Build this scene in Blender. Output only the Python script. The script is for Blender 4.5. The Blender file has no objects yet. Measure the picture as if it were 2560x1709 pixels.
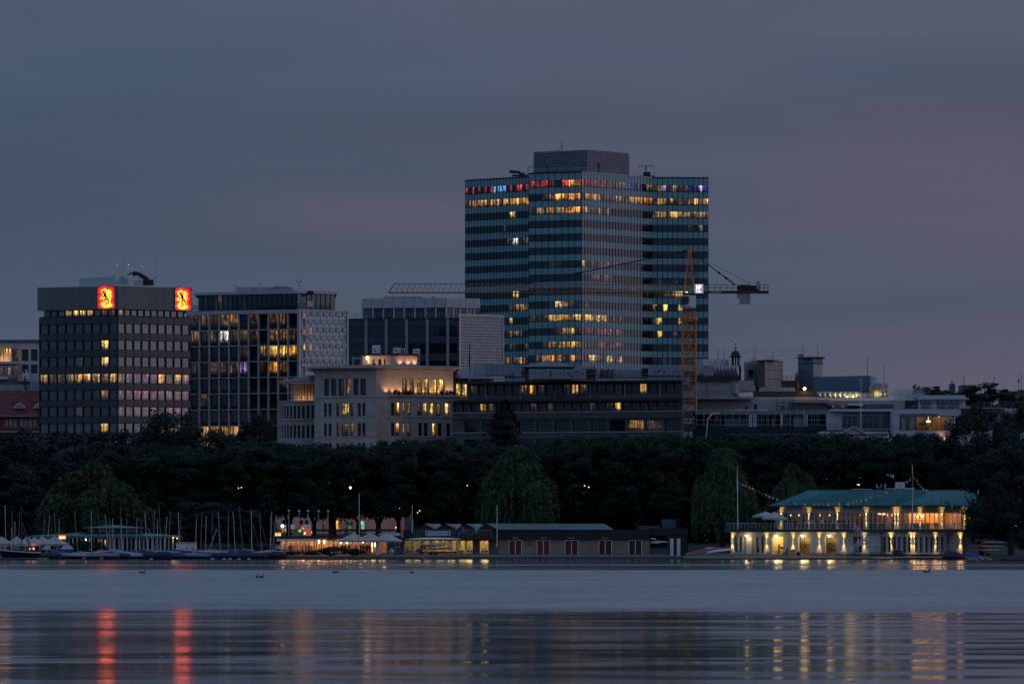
import bpy, math, random
import numpy as np
from mathutils import Vector
random.seed(11)
SC = bpy.context.scene
COL = SC.collection
R = math.radians
# ------------------------------------------------------------------ camera
F, HZ, HC = 15000.0, 1340.0, 3.7          # focal length (photo px), horizon row, eye height above the lake (m)
cam = bpy.data.cameras.new('camera'); cam_o = bpy.data.objects.new('camera', cam); COL.objects.link(cam_o)
cam_o.location = (0, 0, HC); cam_o.rotation_euler = (R(90), 0, 0)
cam.sensor_width = 36; cam.lens = 36*F/2560; cam.shift_y = (HZ-854.5)/2560
cam.clip_start = 1; cam.clip_end = 9000
SC.camera = cam_o
# ------------------------------------------------------------------ sky (dusk, overcast, afterglow to the right)
world = bpy.data.worlds.new('World'); SC.world = world; world.use_nodes = True
def mk(nt, typ, **kw):
    n = nt.nodes.new(typ)
    for k, v in kw.items(): setattr(n, k, v)
    return n
SUN_DIR = Vector((0.95, -0.20, 0.06)).normalized()
nt = world.node_tree; nt.nodes.clear()
wo = mk(nt, 'ShaderNodeOutputWorld'); bg = mk(nt, 'ShaderNodeBackground'); bg.inputs[1].default_value = 0.12
tc = mk(nt, 'ShaderNodeTexCoord'); sep = mk(nt, 'ShaderNodeSeparateXYZ'); nt.links.new(tc.outputs['Generated'], sep.inputs[0])
rmp = mk(nt, 'ShaderNodeValToRGB'); nt.links.new(sep.outputs[2], rmp.inputs[0])
els = rmp.color_ramp.elements
for i, (p, c) in enumerate([(0.0, (.72,.81,1.17)), (0.03, (.58,.79,1.19)), (0.07, (.48,.71,1.12)), (0.11, (.66,.95,1.48)), (0.26, (1.5,2.25,3.5)), (1.0, (.95,1.75,3.3))]):
    e = els[i] if i < 2 else els.new(p)
    e.position = p; e.color = (*c, 1)
def vmath(op, a, b):
    n = mk(nt, 'ShaderNodeVectorMath', operation=op)
    for i, x in enumerate((a, b)):
        if isinstance(x, tuple): n.inputs[i].default_value = x
        elif x is not None: nt.links.new(x, n.inputs[i])
    return n
def smath(op, a, b=0.0, clamp=False):
    n = mk(nt, 'ShaderNodeMath', operation=op, use_clamp=clamp)
    for i, x in enumerate((a, b)):
        if isinstance(x, (int, float)): n.inputs[i].default_value = x
        else: nt.links.new(x, n.inputs[i])
    return n.outputs[0]
dot = smath('ADD', vmath('DOT_PRODUCT', tc.outputs['Generated'], (.85, 0, 0)).outputs['Value'], .12)
g = smath('POWER', smath('MAXIMUM', dot, 0.0), 1.5)
g = smath('MULTIPLY', g, smath('SUBTRACT', 1.0, smath('MULTIPLY', sep.outputs[2], 1.6), True))
# thin stretched cloud bands
mp = mk(nt, 'ShaderNodeMapping'); mp.inputs['Scale'].default_value = (7, 7, 62); nt.links.new(tc.outputs['Generated'], mp.inputs[0])
nz = mk(nt, 'ShaderNodeTexNoise'); nz.inputs['Scale'].default_value = 1.0; nz.inputs['Detail'].default_value = 4; nt.links.new(mp.outputs[0], nz.inputs[0])
mr = mk(nt, 'ShaderNodeMapRange'); mr.inputs[1].default_value = .35; mr.inputs[2].default_value = .7; mr.inputs[3].default_value = .92; mr.inputs[4].default_value = 1.10
nt.links.new(nz.outputs[0], mr.inputs[0])
mp2 = mk(nt, 'ShaderNodeMapping'); mp2.inputs['Scale'].default_value = (5, 5, 36); mp2.inputs['Location'].default_value = (3.1, 1.7, 5.2); nt.links.new(tc.outputs['Generated'], mp2.inputs[0])
nz2 = mk(nt, 'ShaderNodeTexNoise'); nz2.inputs['Scale'].default_value = 1.0; nz2.inputs['Detail'].default_value = 3; nt.links.new(mp2.outputs[0], nz2.inputs[0])
mr2 = mk(nt, 'ShaderNodeMapRange'); mr2.inputs[1].default_value = .45; mr2.inputs[2].default_value = .75; mr2.inputs[3].default_value = .6; mr2.inputs[4].default_value = 1.9
nt.links.new(nz2.outputs[0], mr2.inputs[0])
glow = vmath('SCALE', (2.3, 1.15, 1.25), None); nt.links.new(smath('MULTIPLY', g, mr2.outputs[0]), glow.inputs['Scale'])
base = vmath('SCALE', rmp.outputs[0], None); nt.links.new(mr.outputs[0], base.inputs['Scale'])
sky = mk(nt, 'ShaderNodeTexSky', sky_type='NISHITA', sun_disc=False)
sky.sun_elevation = R(0.5); sky.sun_rotation = math.atan2(SUN_DIR.x, SUN_DIR.y); sky.air_density = 1.5; sky.dust_density = 2; sky.ozone_density = 3
skys = vmath('SCALE', sky.outputs[0], None); skys.inputs['Scale'].default_value = 0.02     # the little that shows through the cloud
pk = mk(nt, 'ShaderNodeMapRange'); nt.links.new(nz2.outputs[0], pk.inputs[0]); pk.inputs[1].default_value = .47; pk.inputs[2].default_value = .68
pink = vmath('SCALE', (.14, .02, .035), None); nt.links.new(smath('MULTIPLY', pk.outputs[0], smath('SUBTRACT', 1.0, smath('MULTIPLY', sep.outputs[2], 5.0), True)), pink.inputs['Scale'])
bands = None
for c_, s_, k_ in (((-.022, 0, .053), (1/.030, 0, 1/.006), .13), ((.086, 0, .056), (1/.045, 0, 1/.016), .17), ((.045, 0, .066), (1/.05, 0, 1/.010), .07)):   # faint pink cloud bands
    ln_ = vmath('LENGTH', vmath('MULTIPLY', vmath('SUBTRACT', tc.outputs['Generated'], c_).outputs[0], s_).outputs[0], None).outputs['Value']
    m_ = mk(nt, 'ShaderNodeMapRange', interpolation_type='SMOOTHERSTEP'); nt.links.new(ln_, m_.inputs[0]); m_.inputs[1].default_value = 0; m_.inputs[2].default_value = 1.6; m_.inputs[3].default_value = k_; m_.inputs[4].default_value = 0
    bands = m_.outputs[0] if bands is None else smath('ADD', bands, m_.outputs[0])
pb = vmath('SCALE', (1.5, .25, .35), None); nt.links.new(bands, pb.inputs['Scale'])
base = vmath('ADD', base.outputs[0], pb.outputs[0])
tot = vmath('ADD', vmath('ADD', vmath('ADD', base.outputs[0], pink.outputs[0]).outputs[0], glow.outputs[0]).outputs[0], skys.outputs[0])
nt.links.new(tot.outputs[0], bg.inputs[0]); nt.links.new(bg.outputs[0], wo.inputs[0])
# ------------------------------------------------------------------ the last afterglow as a weak, wide sun
sl = bpy.data.lights.new('sun', 'SUN'); sl.energy = 0.27; sl.angle = R(75); sl.color = (1, .72, .68)
so = bpy.data.objects.new('sun', sl); COL.objects.link(so); so.rotation_euler = (-Vector((SUN_DIR.x, SUN_DIR.y, .12))).to_track_quat('-Z', 'Y').to_euler()
# ------------------------------------------------------------------ view, render
SC.view_settings.view_transform = 'Standard'; SC.view_settings.look = 'None'; SC.view_settings.gamma = 1
SC.view_settings.use_curve_mapping = False; SC.view_settings.exposure = 0.0
SC.render.engine = 'CYCLES'
cy = SC.cycles; cy.use_denoising = True; cy.max_bounces = 6; cy.diffuse_bounces = 2; cy.glossy_bounces = 4; cy.transmission_bounces = 4
cy.transparent_max_bounces = 12; cy.sample_clamp_indirect = 10; cy.caustics_reflective = False; cy.caustics_refractive = False; cy.blur_glossy = 0.3
try: cy.denoiser = 'OPENIMAGEDENOISE'
except Exception: pass
# ------------------------------------------------------------------ helpers
def X(px, D): return (px-1280)*D/F
def Z(py, D): return HC+(HZ-py)*D/F
def mpp(D): return D/F
class MB:
    """collects faces of one mesh object"""
    def __init__(s): s.v=[]; s.f=[]; s.m=[]; s.uv=[]; s.c=[]; s.has_uv=False; s.has_c=False
    def face(s, pts, m=0, uv=None, c=None):
        b=len(s.v); s.v.extend(tuple(p) for p in pts); s.f.append(tuple(range(b,b+len(pts)))); s.m.append(m); s.uv.append(uv); s.c.append(c)
        if uv: s.has_uv=True
        if c: s.has_c=True
    def idx(s, verts, faces, m=0):
        b=len(s.v); s.v.extend(tuple(p) for p in verts)
        for f in faces: s.f.append(tuple(b+i for i in f)); s.m.append(m); s.uv.append(None); s.c.append(None)
    def box8(s, p, m=0): s.idx(p, [(3,2,1,0),(4,5,6,7),(0,1,5,4),(1,2,6,5),(2,3,7,6),(3,0,4,7)], m)
    def box(s, x0,x1,y0,y1,z0,z1, m=0): s.box8([(x0,y0,z0),(x1,y0,z0),(x1,y1,z0),(x0,y1,z0),(x0,y0,z1),(x1,y0,z1),(x1,y1,z1),(x0,y1,z1)], m)
    def prism(s, plan, z0, z1, m=0, top=None):
        n=len(plan); v=[(x,y,z0) for x,y in plan]+[(x,y,z1) for x,y in plan]
        s.idx(v, [tuple(range(n-1,-1,-1)), tuple(range(n,2*n))]+[(i,(i+1)%n,n+(i+1)%n,n+i) for i in range(n)], m)
    def outline(s, pts, y0, y1, m=0):
        """outline in x,z pushed from y0 to y1"""
        n=len(pts); v=[(x,y0,z) for x,z in pts]+[(x,y1,z) for x,z in pts]
        s.idx(v, [tuple(range(n)), tuple(range(2*n-1,n-1,-1))]+[((i+1)%n,i,n+i,n+(i+1)%n) for i in range(n)], m)
    def tube(s, p, q, r, n=6, m=0, r2=None):
        p=Vector(p); q=Vector(q); d=(q-p)
        if d.length<1e-6: return
        d.normalize(); a=Vector((0,0,1)) if abs(d.z)<.9 else Vector((1,0,0)); e=d.cross(a).normalized(); g_=d.cross(e); r2=r if r2 is None else r2
        v=[p+(e*math.cos(t)+g_*math.sin(t))*r for t in [2*math.pi*i/n for i in range(n)]]+[q+(e*math.cos(t)+g_*math.sin(t))*r2 for t in [2*math.pi*i/n for i in range(n)]]
        s.idx(v, [tuple(range(n)), tuple(range(2*n-1,n-1,-1))]+[((i+1)%n,i,n+i,n+(i+1)%n) for i in range(n)], m)
    def path(s, pts, r, n=5, m=0):
        for a,b in zip(pts,pts[1:]): s.tube(a,b,r,n,m)
    def lathe(s, cx, cy_, prof, n=14, m=0):
        v=[(cx+r*math.cos(2*math.pi*i/n), cy_+r*math.sin(2*math.pi*i/n), z) for r,z in prof for i in range(n)]
        k=len(prof)
        s.idx(v, [tuple(range(n-1,-1,-1)), tuple(range((k-1)*n,k*n))]+[(j*n+i,j*n+(i+1)%n,(j+1)*n+(i+1)%n,(j+1)*n+i) for j in range(k-1) for i in range(n)], m)
    def mesh(s, name, mats, off=(0,0,0), smooth=False):
        me=bpy.data.meshes.new(name); ox,oy,oz=off
        me.from_pydata([(x-ox,y-oy,z-oz) for x,y,z in s.v],[],s.f)
        for mt in mats: me.materials.append(mt)
        me.polygons.foreach_set('material_index', s.m)
        if s.has_uv:
            uvl=me.uv_layers.new(name='UVMap')
            for p,u in zip(me.polygons,s.uv):
                if u:
                    for k,li in enumerate(p.loop_indices): uvl.data[li].uv=u[k]
        if s.has_c:
            at=me.color_attributes.new('lit','FLOAT_COLOR','CORNER')
            for p,c in zip(me.polygons,s.c):
                for k,li in enumerate(p.loop_indices):
                    at.data[li].color = (0,0,0,0) if not c else (c[k] if isinstance(c[0],(tuple,list)) else c)
        if smooth: me.polygons.foreach_set('use_smooth',[True]*len(me.polygons))
        me.update(); return me
def tag(o, label=None, cat=None, group=None, kind=None):
    if label: o['label']=label
    if cat: o['category']=cat
    if group: o['group']=group
    if kind: o['kind']=kind
    elif cat: o['kind']='thing'
    return o
def link(name, me, parent=None, loc=None, rot=None, color=None):
    o=bpy.data.objects.new(name, me); COL.objects.link(o)
    if parent: o.parent=parent
    if loc is not None: o.location=loc
    if rot is not None: o.rotation_euler=rot
    o.color = color if color else (0,0,0,0)
    return o
def empty(name, loc, label, cat, group=None, rz=0):
    o=bpy.data.objects.new(name,None); COL.objects.link(o); o.location=loc; o.rotation_euler=(0,0,rz); o.empty_display_size=.5
    return tag(o,label,cat,group)
def wpart(name, mb, mats, root, label=None, smooth=False):
    """part given in world coordinates under an unrotated root"""
    o=link(name, mb.mesh(name, mats if isinstance(mats,(list,tuple)) else [mats], root.location, smooth), root)
    if label: o['label']=label
    return o
def lpart(name, mb, mats, root, loc=(0,0,0), rot=None, smooth=False):
    return link(name, mb.mesh(name, mats if isinstance(mats,(list,tuple)) else [mats], smooth=smooth), root, loc, rot)
def wthing(name, mb, mats, loc, label, cat, group=None, smooth=False):
    o=link(name, mb.mesh(name, mats if isinstance(mats,(list,tuple)) else [mats], loc, smooth), None, loc)
    return tag(o,label,cat,group)
def copy_tree(o, parent=None):
    c=o.copy(); COL.objects.link(c)
    if parent: c.parent=parent
    for ch in o.children: copy_tree(ch,c)
    return c
# ------------------------------------------------------------------ materials
def mat(name, col, rough=.7, metal=0., var=.12, scale=.6, bump=0., ior=1.45, streak=0.):
    m=bpy.data.materials.new(name); m.use_nodes=True; t=m.node_tree; p=t.nodes['Principled BSDF']
    p.inputs['Roughness'].default_value=rough; p.inputs['Metallic'].default_value=metal; p.inputs['IOR'].default_value=ior
    ge=mk(t,'ShaderNodeNewGeometry')
    n=mk(t,'ShaderNodeTexNoise'); n.inputs['Scale'].default_value=scale; n.inputs['Detail'].default_value=5
    vec=ge.outputs['Position']
    if streak:
        mp_=mk(t,'ShaderNodeMapping'); mp_.inputs['Scale'].default_value=(1,1,streak); t.links.new(vec,mp_.inputs[0]); vec=mp_.outputs[0]
    t.links.new(vec,n.inputs['Vector'])
    r=mk(t,'ShaderNodeMapRange'); r.inputs[1].default_value=.3; r.inputs[2].default_value=.7; r.inputs[3].default_value=1-var; r.inputs[4].default_value=1+var
    t.links.new(n.outputs[0],r.inputs[0])
    s=mk(t,'ShaderNodeVectorMath',operation='SCALE'); s.inputs[0].default_value=col; t.links.new(r.outputs[0],s.inputs['Scale'])
    t.links.new(s.outputs[0],p.inputs['Base Color'])
    if bump:
        b=mk(t,'ShaderNodeBump'); b.inputs['Strength'].default_value=bump; b.inputs['Distance'].default_value=.05; t.links.new(n.outputs[0],b.inputs['Height']); t.links.new(b.outputs[0],p.inputs['Normal'])
    return m
def emis(name, col, strength=1.0, sample=False):
    m=bpy.data.materials.new(name); m.use_nodes=True; t=m.node_tree; p=t.nodes['Principled BSDF']
    p.inputs['Base Color'].default_value=(*[c*.3 for c in col],1); p.inputs['Emission Color'].default_value=(*col,1); p.inputs['Emission Strength'].default_value=strength
    if not sample: m.cycles.emission_sampling='NONE'
    return m
def stone_mat(name, col, bw=1.1, bh=.55, joint=.75, var=.12, rough=.8):
    """coursed ashlar: joints as fine relief and tone (blocks of a few pixels)"""
    m=mat(name,col,rough,var=var,scale=.5); t=m.node_tree; p=t.nodes['Principled BSDF']
    ge=[n for n in t.nodes if n.type=='NEW_GEOMETRY'][0]; sp=mk(t,'ShaderNodeSeparateXYZ'); t.links.new(ge.outputs['Position'],sp.inputs[0])
    ad=mk(t,'ShaderNodeMath',operation='ADD'); t.links.new(sp.outputs[0],ad.inputs[0]); t.links.new(sp.outputs[1],ad.inputs[1])
    cb=mk(t,'ShaderNodeCombineXYZ'); t.links.new(ad.outputs[0],cb.inputs[0]); t.links.new(sp.outputs[2],cb.inputs[1])
    br=mk(t,'ShaderNodeTexBrick'); br.inputs['Scale'].default_value=1; br.inputs['Brick Width'].default_value=bw; br.inputs['Row Height'].default_value=bh
    br.inputs['Mortar Size'].default_value=.02; br.inputs['Color1'].default_value=(1,1,1,1); br.inputs['Color2'].default_value=(.86,.86,.86,1); br.inputs['Mortar'].default_value=(joint,joint,joint,1)
    t.links.new(cb.outputs[0],br.inputs[0])
    sc_=[n for n in t.nodes if n.type=='VECT_MATH'][0]; mu=mk(t,'ShaderNodeVectorMath',operation='MULTIPLY'); t.links.new(sc_.outputs[0],mu.inputs[0]); t.links.new(br.outputs[0],mu.inputs[1])
    t.links.new(mu.outputs[0],p.inputs['Base Color']); return m
def pane_mat(name, ior=2.0, tint=(.65,.85,1.0), wob=.06, blind=(.32,.33,.34)):
    """window glass; light of the room behind, and a painted pink sky reflection, comes from the object's colour or the face attribute 'lit' (alpha: a pale blind)"""
    m=bpy.data.materials.new(name); m.use_nodes=True; m.cycles.emission_sampling='NONE'; t=m.node_tree; L=t.links; p=t.nodes['Principled BSDF']
    oi=mk(t,'ShaderNodeObjectInfo'); at=mk(t,'ShaderNodeAttribute',attribute_name='lit'); uv=mk(t,'ShaderNodeUVMap'); ge=mk(t,'ShaderNodeNewGeometry')
    add=mk(t,'ShaderNodeVectorMath',operation='ADD'); L.new(oi.outputs['Color'],add.inputs[0]); L.new(at.outputs['Color'],add.inputs[1])
    al=mk(t,'ShaderNodeMath',operation='ADD'); L.new(oi.outputs['Alpha'],al.inputs[0])
    al.inputs[1].default_value=0
    su=mk(t,'ShaderNodeSeparateXYZ'); L.new(uv.outputs[0],su.inputs[0])
    def noise_(scale3, detail=2, sc=1.0):
        a=mk(t,'ShaderNodeMapping'); a.inputs['Scale'].default_value=scale3; L.new(ge.outputs['Position'],a.inputs[0])
        n=mk(t,'ShaderNodeTexNoise'); n.inputs['Scale'].default_value=sc; n.inputs['Detail'].default_value=detail; L.new(a.outputs[0],n.inputs[0]); return n.outputs[0]
    def rng(v,a,b,c,d):
        n=mk(t,'ShaderNodeMapRange'); L.new(v,n.inputs[0])
        for i,x in enumerate((a,b,c,d)): n.inputs[i+1].default_value=x
        return n.outputs[0]
    def mth(op,a,b):
        n=mk(t,'ShaderNodeMath',operation=op)
        for i,x in enumerate((a,b)):
            if isinstance(x,(int,float)): n.inputs[i].default_value=x
            else: L.new(x,n.inputs[i])
        return n.outputs[0]
    room=rng(noise_((.8,.8,.5)),.36,.64,.12,1.35)
    stripe=rng(noise_((2.6,2.6,.06),1),.43,.55,.18,1.15)
    furn=noise_((1.6,1.6,.25),2)
    low=rng(mth('SUBTRACT',su.outputs[1],mth('SUBTRACT',mth('MULTIPLY',furn,.9),.2)),-.02,.03,.12,1.0)
    ceil=mth('ADD',rng(su.outputs[1],.72,.95,.85,1.2),mth('MULTIPLY',rng(su.outputs[1],.68,.72,0,1),rng(noise_((3,3,2.5),1),.60,.64,0,2.2)))
    st=mth('MULTIPLY',mth('MULTIPLY',room,stripe),mth('MULTIPLY',low,ceil))
    sc_=mk(t,'ShaderNodeVectorMath',operation='SCALE'); L.new(add.outputs[0],sc_.inputs[0]); L.new(st,sc_.inputs['Scale'])
    L.new(sc_.outputs[0],p.inputs['Emission Color']); p.inputs['Emission Strength'].default_value=1
    mx=mk(t,'ShaderNodeMix',data_type='RGBA'); mx.inputs[6].default_value=(.006,.010,.014,1); mx.inputs[7].default_value=(*blind,1); L.new(mth('MULTIPLY',al.outputs[0],stripe),mx.inputs[0]); L.new(mx.outputs[2],p.inputs['Base Color'])
    p.inputs['Roughness'].default_value=.06; p.inputs['IOR'].default_value=ior; p.inputs['Specular Tint'].default_value=(*tint,1)
    b=mk(t,'ShaderNodeBump'); b.inputs['Strength'].default_value=wob; b.inputs['Distance'].default_value=.3; L.new(noise_((.8,.8,.5),1),b.inputs['Height']); L.new(b.outputs[0],p.inputs['Normal'])
    return m
def clear_mat(name, mixf=.88, tint=(.85,.93,.95), diff=None):
    m=bpy.data.materials.new(name); m.use_nodes=True; t=m.node_tree; t.nodes.clear(); o=mk(t,'ShaderNodeOutputMaterial'); a=mk(t,'ShaderNodeBsdfTransparent'); a.inputs[0].default_value=(*tint,1)
    b=mk(t,'ShaderNodeBsdfDiffuse' if diff else 'ShaderNodeBsdfGlossy'); b.inputs['Roughness'].default_value=.06; b.inputs[0].default_value=(*(diff or (.8,.8,.8)),1); x=mk(t,'ShaderNodeMixShader'); x.inputs[0].default_value=1-mixf
    t.links.new(a.outputs[0],x.inputs[1]); t.links.new(b.outputs[0],x.inputs[2]); t.links.new(x.outputs[0],o.inputs[0]); return m
def objcol_mat(name, rough=.8):
    m=bpy.data.materials.new(name); m.use_nodes=True; t=m.node_tree; p=t.nodes['Principled BSDF']; p.inputs['Roughness'].default_value=rough
    oi=mk(t,'ShaderNodeObjectInfo'); ge=mk(t,'ShaderNodeNewGeometry'); n=mk(t,'ShaderNodeTexNoise'); n.inputs['Scale'].default_value=3; t.links.new(ge.outputs['Position'],n.inputs[0])
    r=mk(t,'ShaderNodeMapRange'); r.inputs[3].default_value=.75; r.inputs[4].default_value=1.2; t.links.new(n.outputs[0],r.inputs[0])
    s=mk(t,'ShaderNodeVectorMath',operation='SCALE'); t.links.new(oi.outputs['Color'],s.inputs[0]); t.links.new(r.outputs[0],s.inputs['Scale']); t.links.new(s.outputs[0],p.inputs['Base Color']); return m
M={}
M['white']=mat('white_paint',(.72,.72,.72),.5); M['offwhite']=mat('off_white_render',(.55,.54,.52),.8,var=.08); M['cream']=mat('cream_canvas',(.62,.60,.55),.85,var=.08)
M['black']=mat('black_metal',(.012,.013,.015),.5); M['dark']=mat('dark_bitumen',(.03,.032,.036),.8); M['grey']=mat('grey_metal',(.25,.26,.27),.45,.3); M['zinc']=mat('zinc_sheet',(.30,.33,.36),.45,.5,var=.18)
M['steel']=mat('bright_steel',(.34,.34,.35),.3,.9,var=.2,scale=1.2); M['alu']=mat('aluminium',(.62,.64,.66),.35,.6); M['concrete']=mat('concrete',(.34,.33,.31),.85,bump=.2); M['asphalt']=mat('asphalt',(.05,.05,.052),.9)
M['stone']=stone_mat('limestone_ashlar',(.40,.385,.37),joint=.6); M['dstone']=stone_mat('grey_slate_cladding',(.085,.095,.11),1.4,.35); M['brick']=stone_mat('tan_brick',(.30,.25,.19),.5,.16,.7)
M['redbrick']=stone_mat('red_brick',(.22,.06,.05),.5,.16,.75); M['tile']=stone_mat('red_roof_tile',(.16,.035,.035),.35,.25,.6)
M['copper']=mat('green_copper',(.028,.165,.155),.6,.0,var=.2); M['copperd']=mat('green_copper_fascia',(.02,.085,.08),.55,.2,var=.25)
M['glass']=pane_mat('window_glass',1.9); M['mirror']=pane_mat('reflective_window_glass',2.7,(.55,.85,1.0),.10); M['dzinc']=mat('dark_zinc_roof',(.10,.11,.125),.5,.4,var=.2); M['tglass']=pane_mat('tower_window_glass',2.0,(.5,.85,1.0),.05)
M['clear']=clear_mat('clear_glass'); M['railglass']=clear_mat('railing_glass',.92,(.72,.85,.88))
M['wood']=mat('dark_wood',(.06,.04,.03),.7); M['lwood']=mat('deck_boards',(.24,.19,.14),.8,var=.2,scale=1.5)
M['orange']=mat('crane_orange_paint',(.62,.20,.03),.5,var=.3,scale=1.0); M['jibpaint']=mat('darkened_jib_orange',(.34,.12,.025),.6,var=.3); M['gold']=mat('gilded_metal',(.85,.52,.10),.25,1.0)  # jib: same crane orange, the thin lattice's dark look put into its colour
M['rope']=mat('rope',(.25,.25,.24),.9); M['warm']=emis('warm_lamp',(1,.72,.30),9); M['warmdim']=emis('warm_lamp_dim',(1,.55,.16),2.5); M['whitelamp']=emis('white_lamp',(1,.95,.8),8)
M['red_l']=emis('red_light',(1,.03,.03),4); M['green_l']=emis('green_light',(.05,.9,.2),2); M['skin']=mat('skin',(.45,.28,.20),.6,var=.03); M['hair']=mat('dark_hair',(.03,.02,.015),.6); M['cloth']=objcol_mat('cloth')
M['denim']=mat('dark_trousers',(.03,.035,.05),.9); M['paint']=objcol_mat('painted_surface',.45)
# light of rooms and a painted pink sky reflection (p), picked by a letter
LIT={'.':(0,0,0,0),',':(.0,.0,.0,.35),'d':(.07,.040,.016,.05),'w':(.28,.165,.062,.05),'y':(.64,.32,.07,0),'Y':(1.15,.66,.15,0),'o':(.60,.25,.045,0),'O':(1.15,.45,.06,0),'r':(.20,.035,.04,0),'R':(.85,.07,.06,0),
     'b':(.03,.04,.22,0),'B':(.10,.13,.75,0),'C':(.16,.42,.95,0),'P':(.40,.25,.62,0),'W':(.9,.95,.85,0),'g':(.06,.12,.09,.1),'G':(.12,.38,.20,0),'p':(.13,.042,.055,.2)}
def lit(ch, j=.25):
    r_,g_,b_,a_=LIT[ch]; k=1+random.uniform(-j,j); return (r_*k,g_*k,b_*k*(1+random.uniform(-.15,.15)),a_*random.uniform(.3,1.4))
# ------------------------------------------------------------------ facades
class Fac:
    """a vertical plane from plan point a to plan point b; u along it, n outwards to the lake"""
    def __init__(s,ax,ay,bx,by):
        s.ax,s.ay=ax,ay; s.L=math.hypot(bx-ax,by-ay); s.dx=(bx-ax)/s.L; s.dy=(by-ay)/s.L; s.nx,s.ny=s.dy,-s.dx; s.rz=math.atan2(s.dy,s.dx)
    @staticmethod
    def px(pa,Da,pb,Db): return Fac(X(pa,Da),Da,X(pb,Db),Db)
    def u(s,px): k=(px-1280)/F; return (k*s.ay-s.ax)/(s.dx-k*s.dy)
    def dep(s,u): return s.ay+u*s.dy
    def z(s,py,u=0.): return HC+(HZ-py)*s.dep(u)/F
    def p(s,u,z,n=0.): return (s.ax+s.dx*u+s.nx*n, s.ay+s.dy*u+s.ny*n, z)
    def xy(s,u,n=0.): return s.p(u,0,n)[:2]
    def box(s,mb,u0,u1,z0,z1,n0,n1,m=0):
        P=lambda u,n,z:s.p(u,z,n)
        mb.box8([P(u0,n1,z0),P(u1,n1,z0),P(u1,n0,z0),P(u0,n0,z0),P(u0,n1,z1),P(u1,n1,z1),P(u1,n0,z1),P(u0,n0,z1)],m)
    def grid(s,mb,u0,u1,zb,zt,rows,depth=.35,m=0,n=0.):
        """wall with openings: rows = [(z0,z1,[(ua,ub)..])] from the bottom up; bands and piers butt end to end"""
        zc=zb
        for z0,z1,ops in sorted(rows):
            if z0>zc: s.box(mb,u0,u1,zc,z0,n-depth,n,m)
            uc=u0
            for a,b in sorted(ops):
                if a>uc+.01: s.box(mb,uc,a,z0,z1,n-depth,n,m)
                uc=b
            if u1>uc+.01: s.box(mb,uc,u1,z0,z1,n-depth,n,m)
            zc=z1
        if zt>zc: s.box(mb,u0,u1,zc,zt,n-depth,n,m)
    def put(s,me,name,root,u,z,n=0.,color=None):
        x,y,z_=s.p(u,z,n); l=root.location
        return link(name,me,root,(x-l.x,y-l.y,z_-l.z),(0,0,s.rz),color)
_wc={}
def win(w,h,cols=1,rows=1,fr=.06,fm=None,gm=None,low=0.,bar=None):
    """a window: frame, bars and panes; origin bottom left, front towards -y; low = height of an opaque foot panel"""
    fm=fm or M['black']; gm=gm or M['glass']; bar=bar or fr*.7
    key=(round(w,2),round(h,2),cols,rows,fr,fm.name,gm.name,low,bar)
    if key in _wc: return _wc[key]
    b=MB(); b.box(0,fr,-.04,.06,0,h); b.box(w-fr,w,-.04,.06,0,h); b.box(fr,w-fr,-.04,.06,0,fr+low); b.box(fr,w-fr,-.04,.06,h-fr,h)
    z0,z1=fr+low,h-fr
    for i in range(1,cols): x=fr+(w-2*fr)*i/cols; b.box(x-bar/2,x+bar/2,-.03,.05,z0,z1)
    xs=[fr]+[fr+(w-2*fr)*i/cols for i in range(1,cols)]+[w-fr]
    for j in range(1,rows):
        z=z0+(z1-z0)*j/rows if rows>2 else z0+(z1-z0)*.72
        for a,c in zip(xs,xs[1:]): b.box(a+bar/2,c-bar/2,-.025,.045,z-bar/2,z+bar/2)
    b.face([(fr,.02,z0),(w-fr,.02,z0),(w-fr,.02,z1),(fr,.02,z1)],1,[(0,0),(1,0),(1,1),(0,1)])
    me=b.mesh('window',[fm,gm]); _wc[key]=me; return me
_pc={}
def panel_mesh(name,w,h,t,m):
    k=(name,round(w,2),round(h,2),t,m.name)
    if k not in _pc:
        b=MB(); e=min(.02,t/2)
        b.idx([(0,0,0),(w,0,0),(w,0,h),(0,0,h),(e,-t,e),(w-e,-t,e),(w-e,-t,h-e),(e,-t,h-e)],[(4,5,6,7),(0,1,5,4),(1,2,6,5),(2,3,7,6),(3,0,4,7)]); _pc[k]=b.mesh(name,[m])
    return _pc[k]
def text_mesh(s,size,depth,m):
    cu=bpy.data.curves.new('lettering','FONT'); cu.body=s; cu.size=size; cu.extrude=depth; cu.align_x='CENTER'; cu.resolution_u=3
    o=bpy.data.objects.new('lettering_tmp',cu); COL.objects.link(o); bpy.context.view_layer.update()
    me=bpy.data.meshes.new_from_object(o.evaluated_get(bpy.context.evaluated_depsgraph_get())); me.name='lettering'; me.materials.clear(); me.materials.append(m)
    bpy.data.objects.remove(o); return me
def lattice(mb, a, b, w, h, n, r, up=(0,0,1), side=None, m=0, rb=None):
    """square lattice boom or mast between a and b"""
    a=Vector(a); b=Vector(b); d=(b-a).normalized(); up=Vector(up); s=d.cross(up).normalized(); t=s.cross(d); rb=rb or r*.6
    c=lambda k,i: a+(b-a)*k+s*(w/2*(1 if i in (1,2) else -1))+t*(h/2*(1 if i in (2,3) else -1))
    for i in range(4): mb.tube(c(0,i),c(1,i),r,4,m)
    for k in range(n):
        k0,k1=k/n,(k+1)/n
        for i in range(4):
            j=(i+1)%4
            mb.tube(c(k0,i),c(k1,j),rb,3,m) if (k+i)%2 else mb.tube(c(k0,j),c(k1,i),rb,3,m)
            mb.tube(c(k1,i),c(k1,j),rb,3,m)
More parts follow.
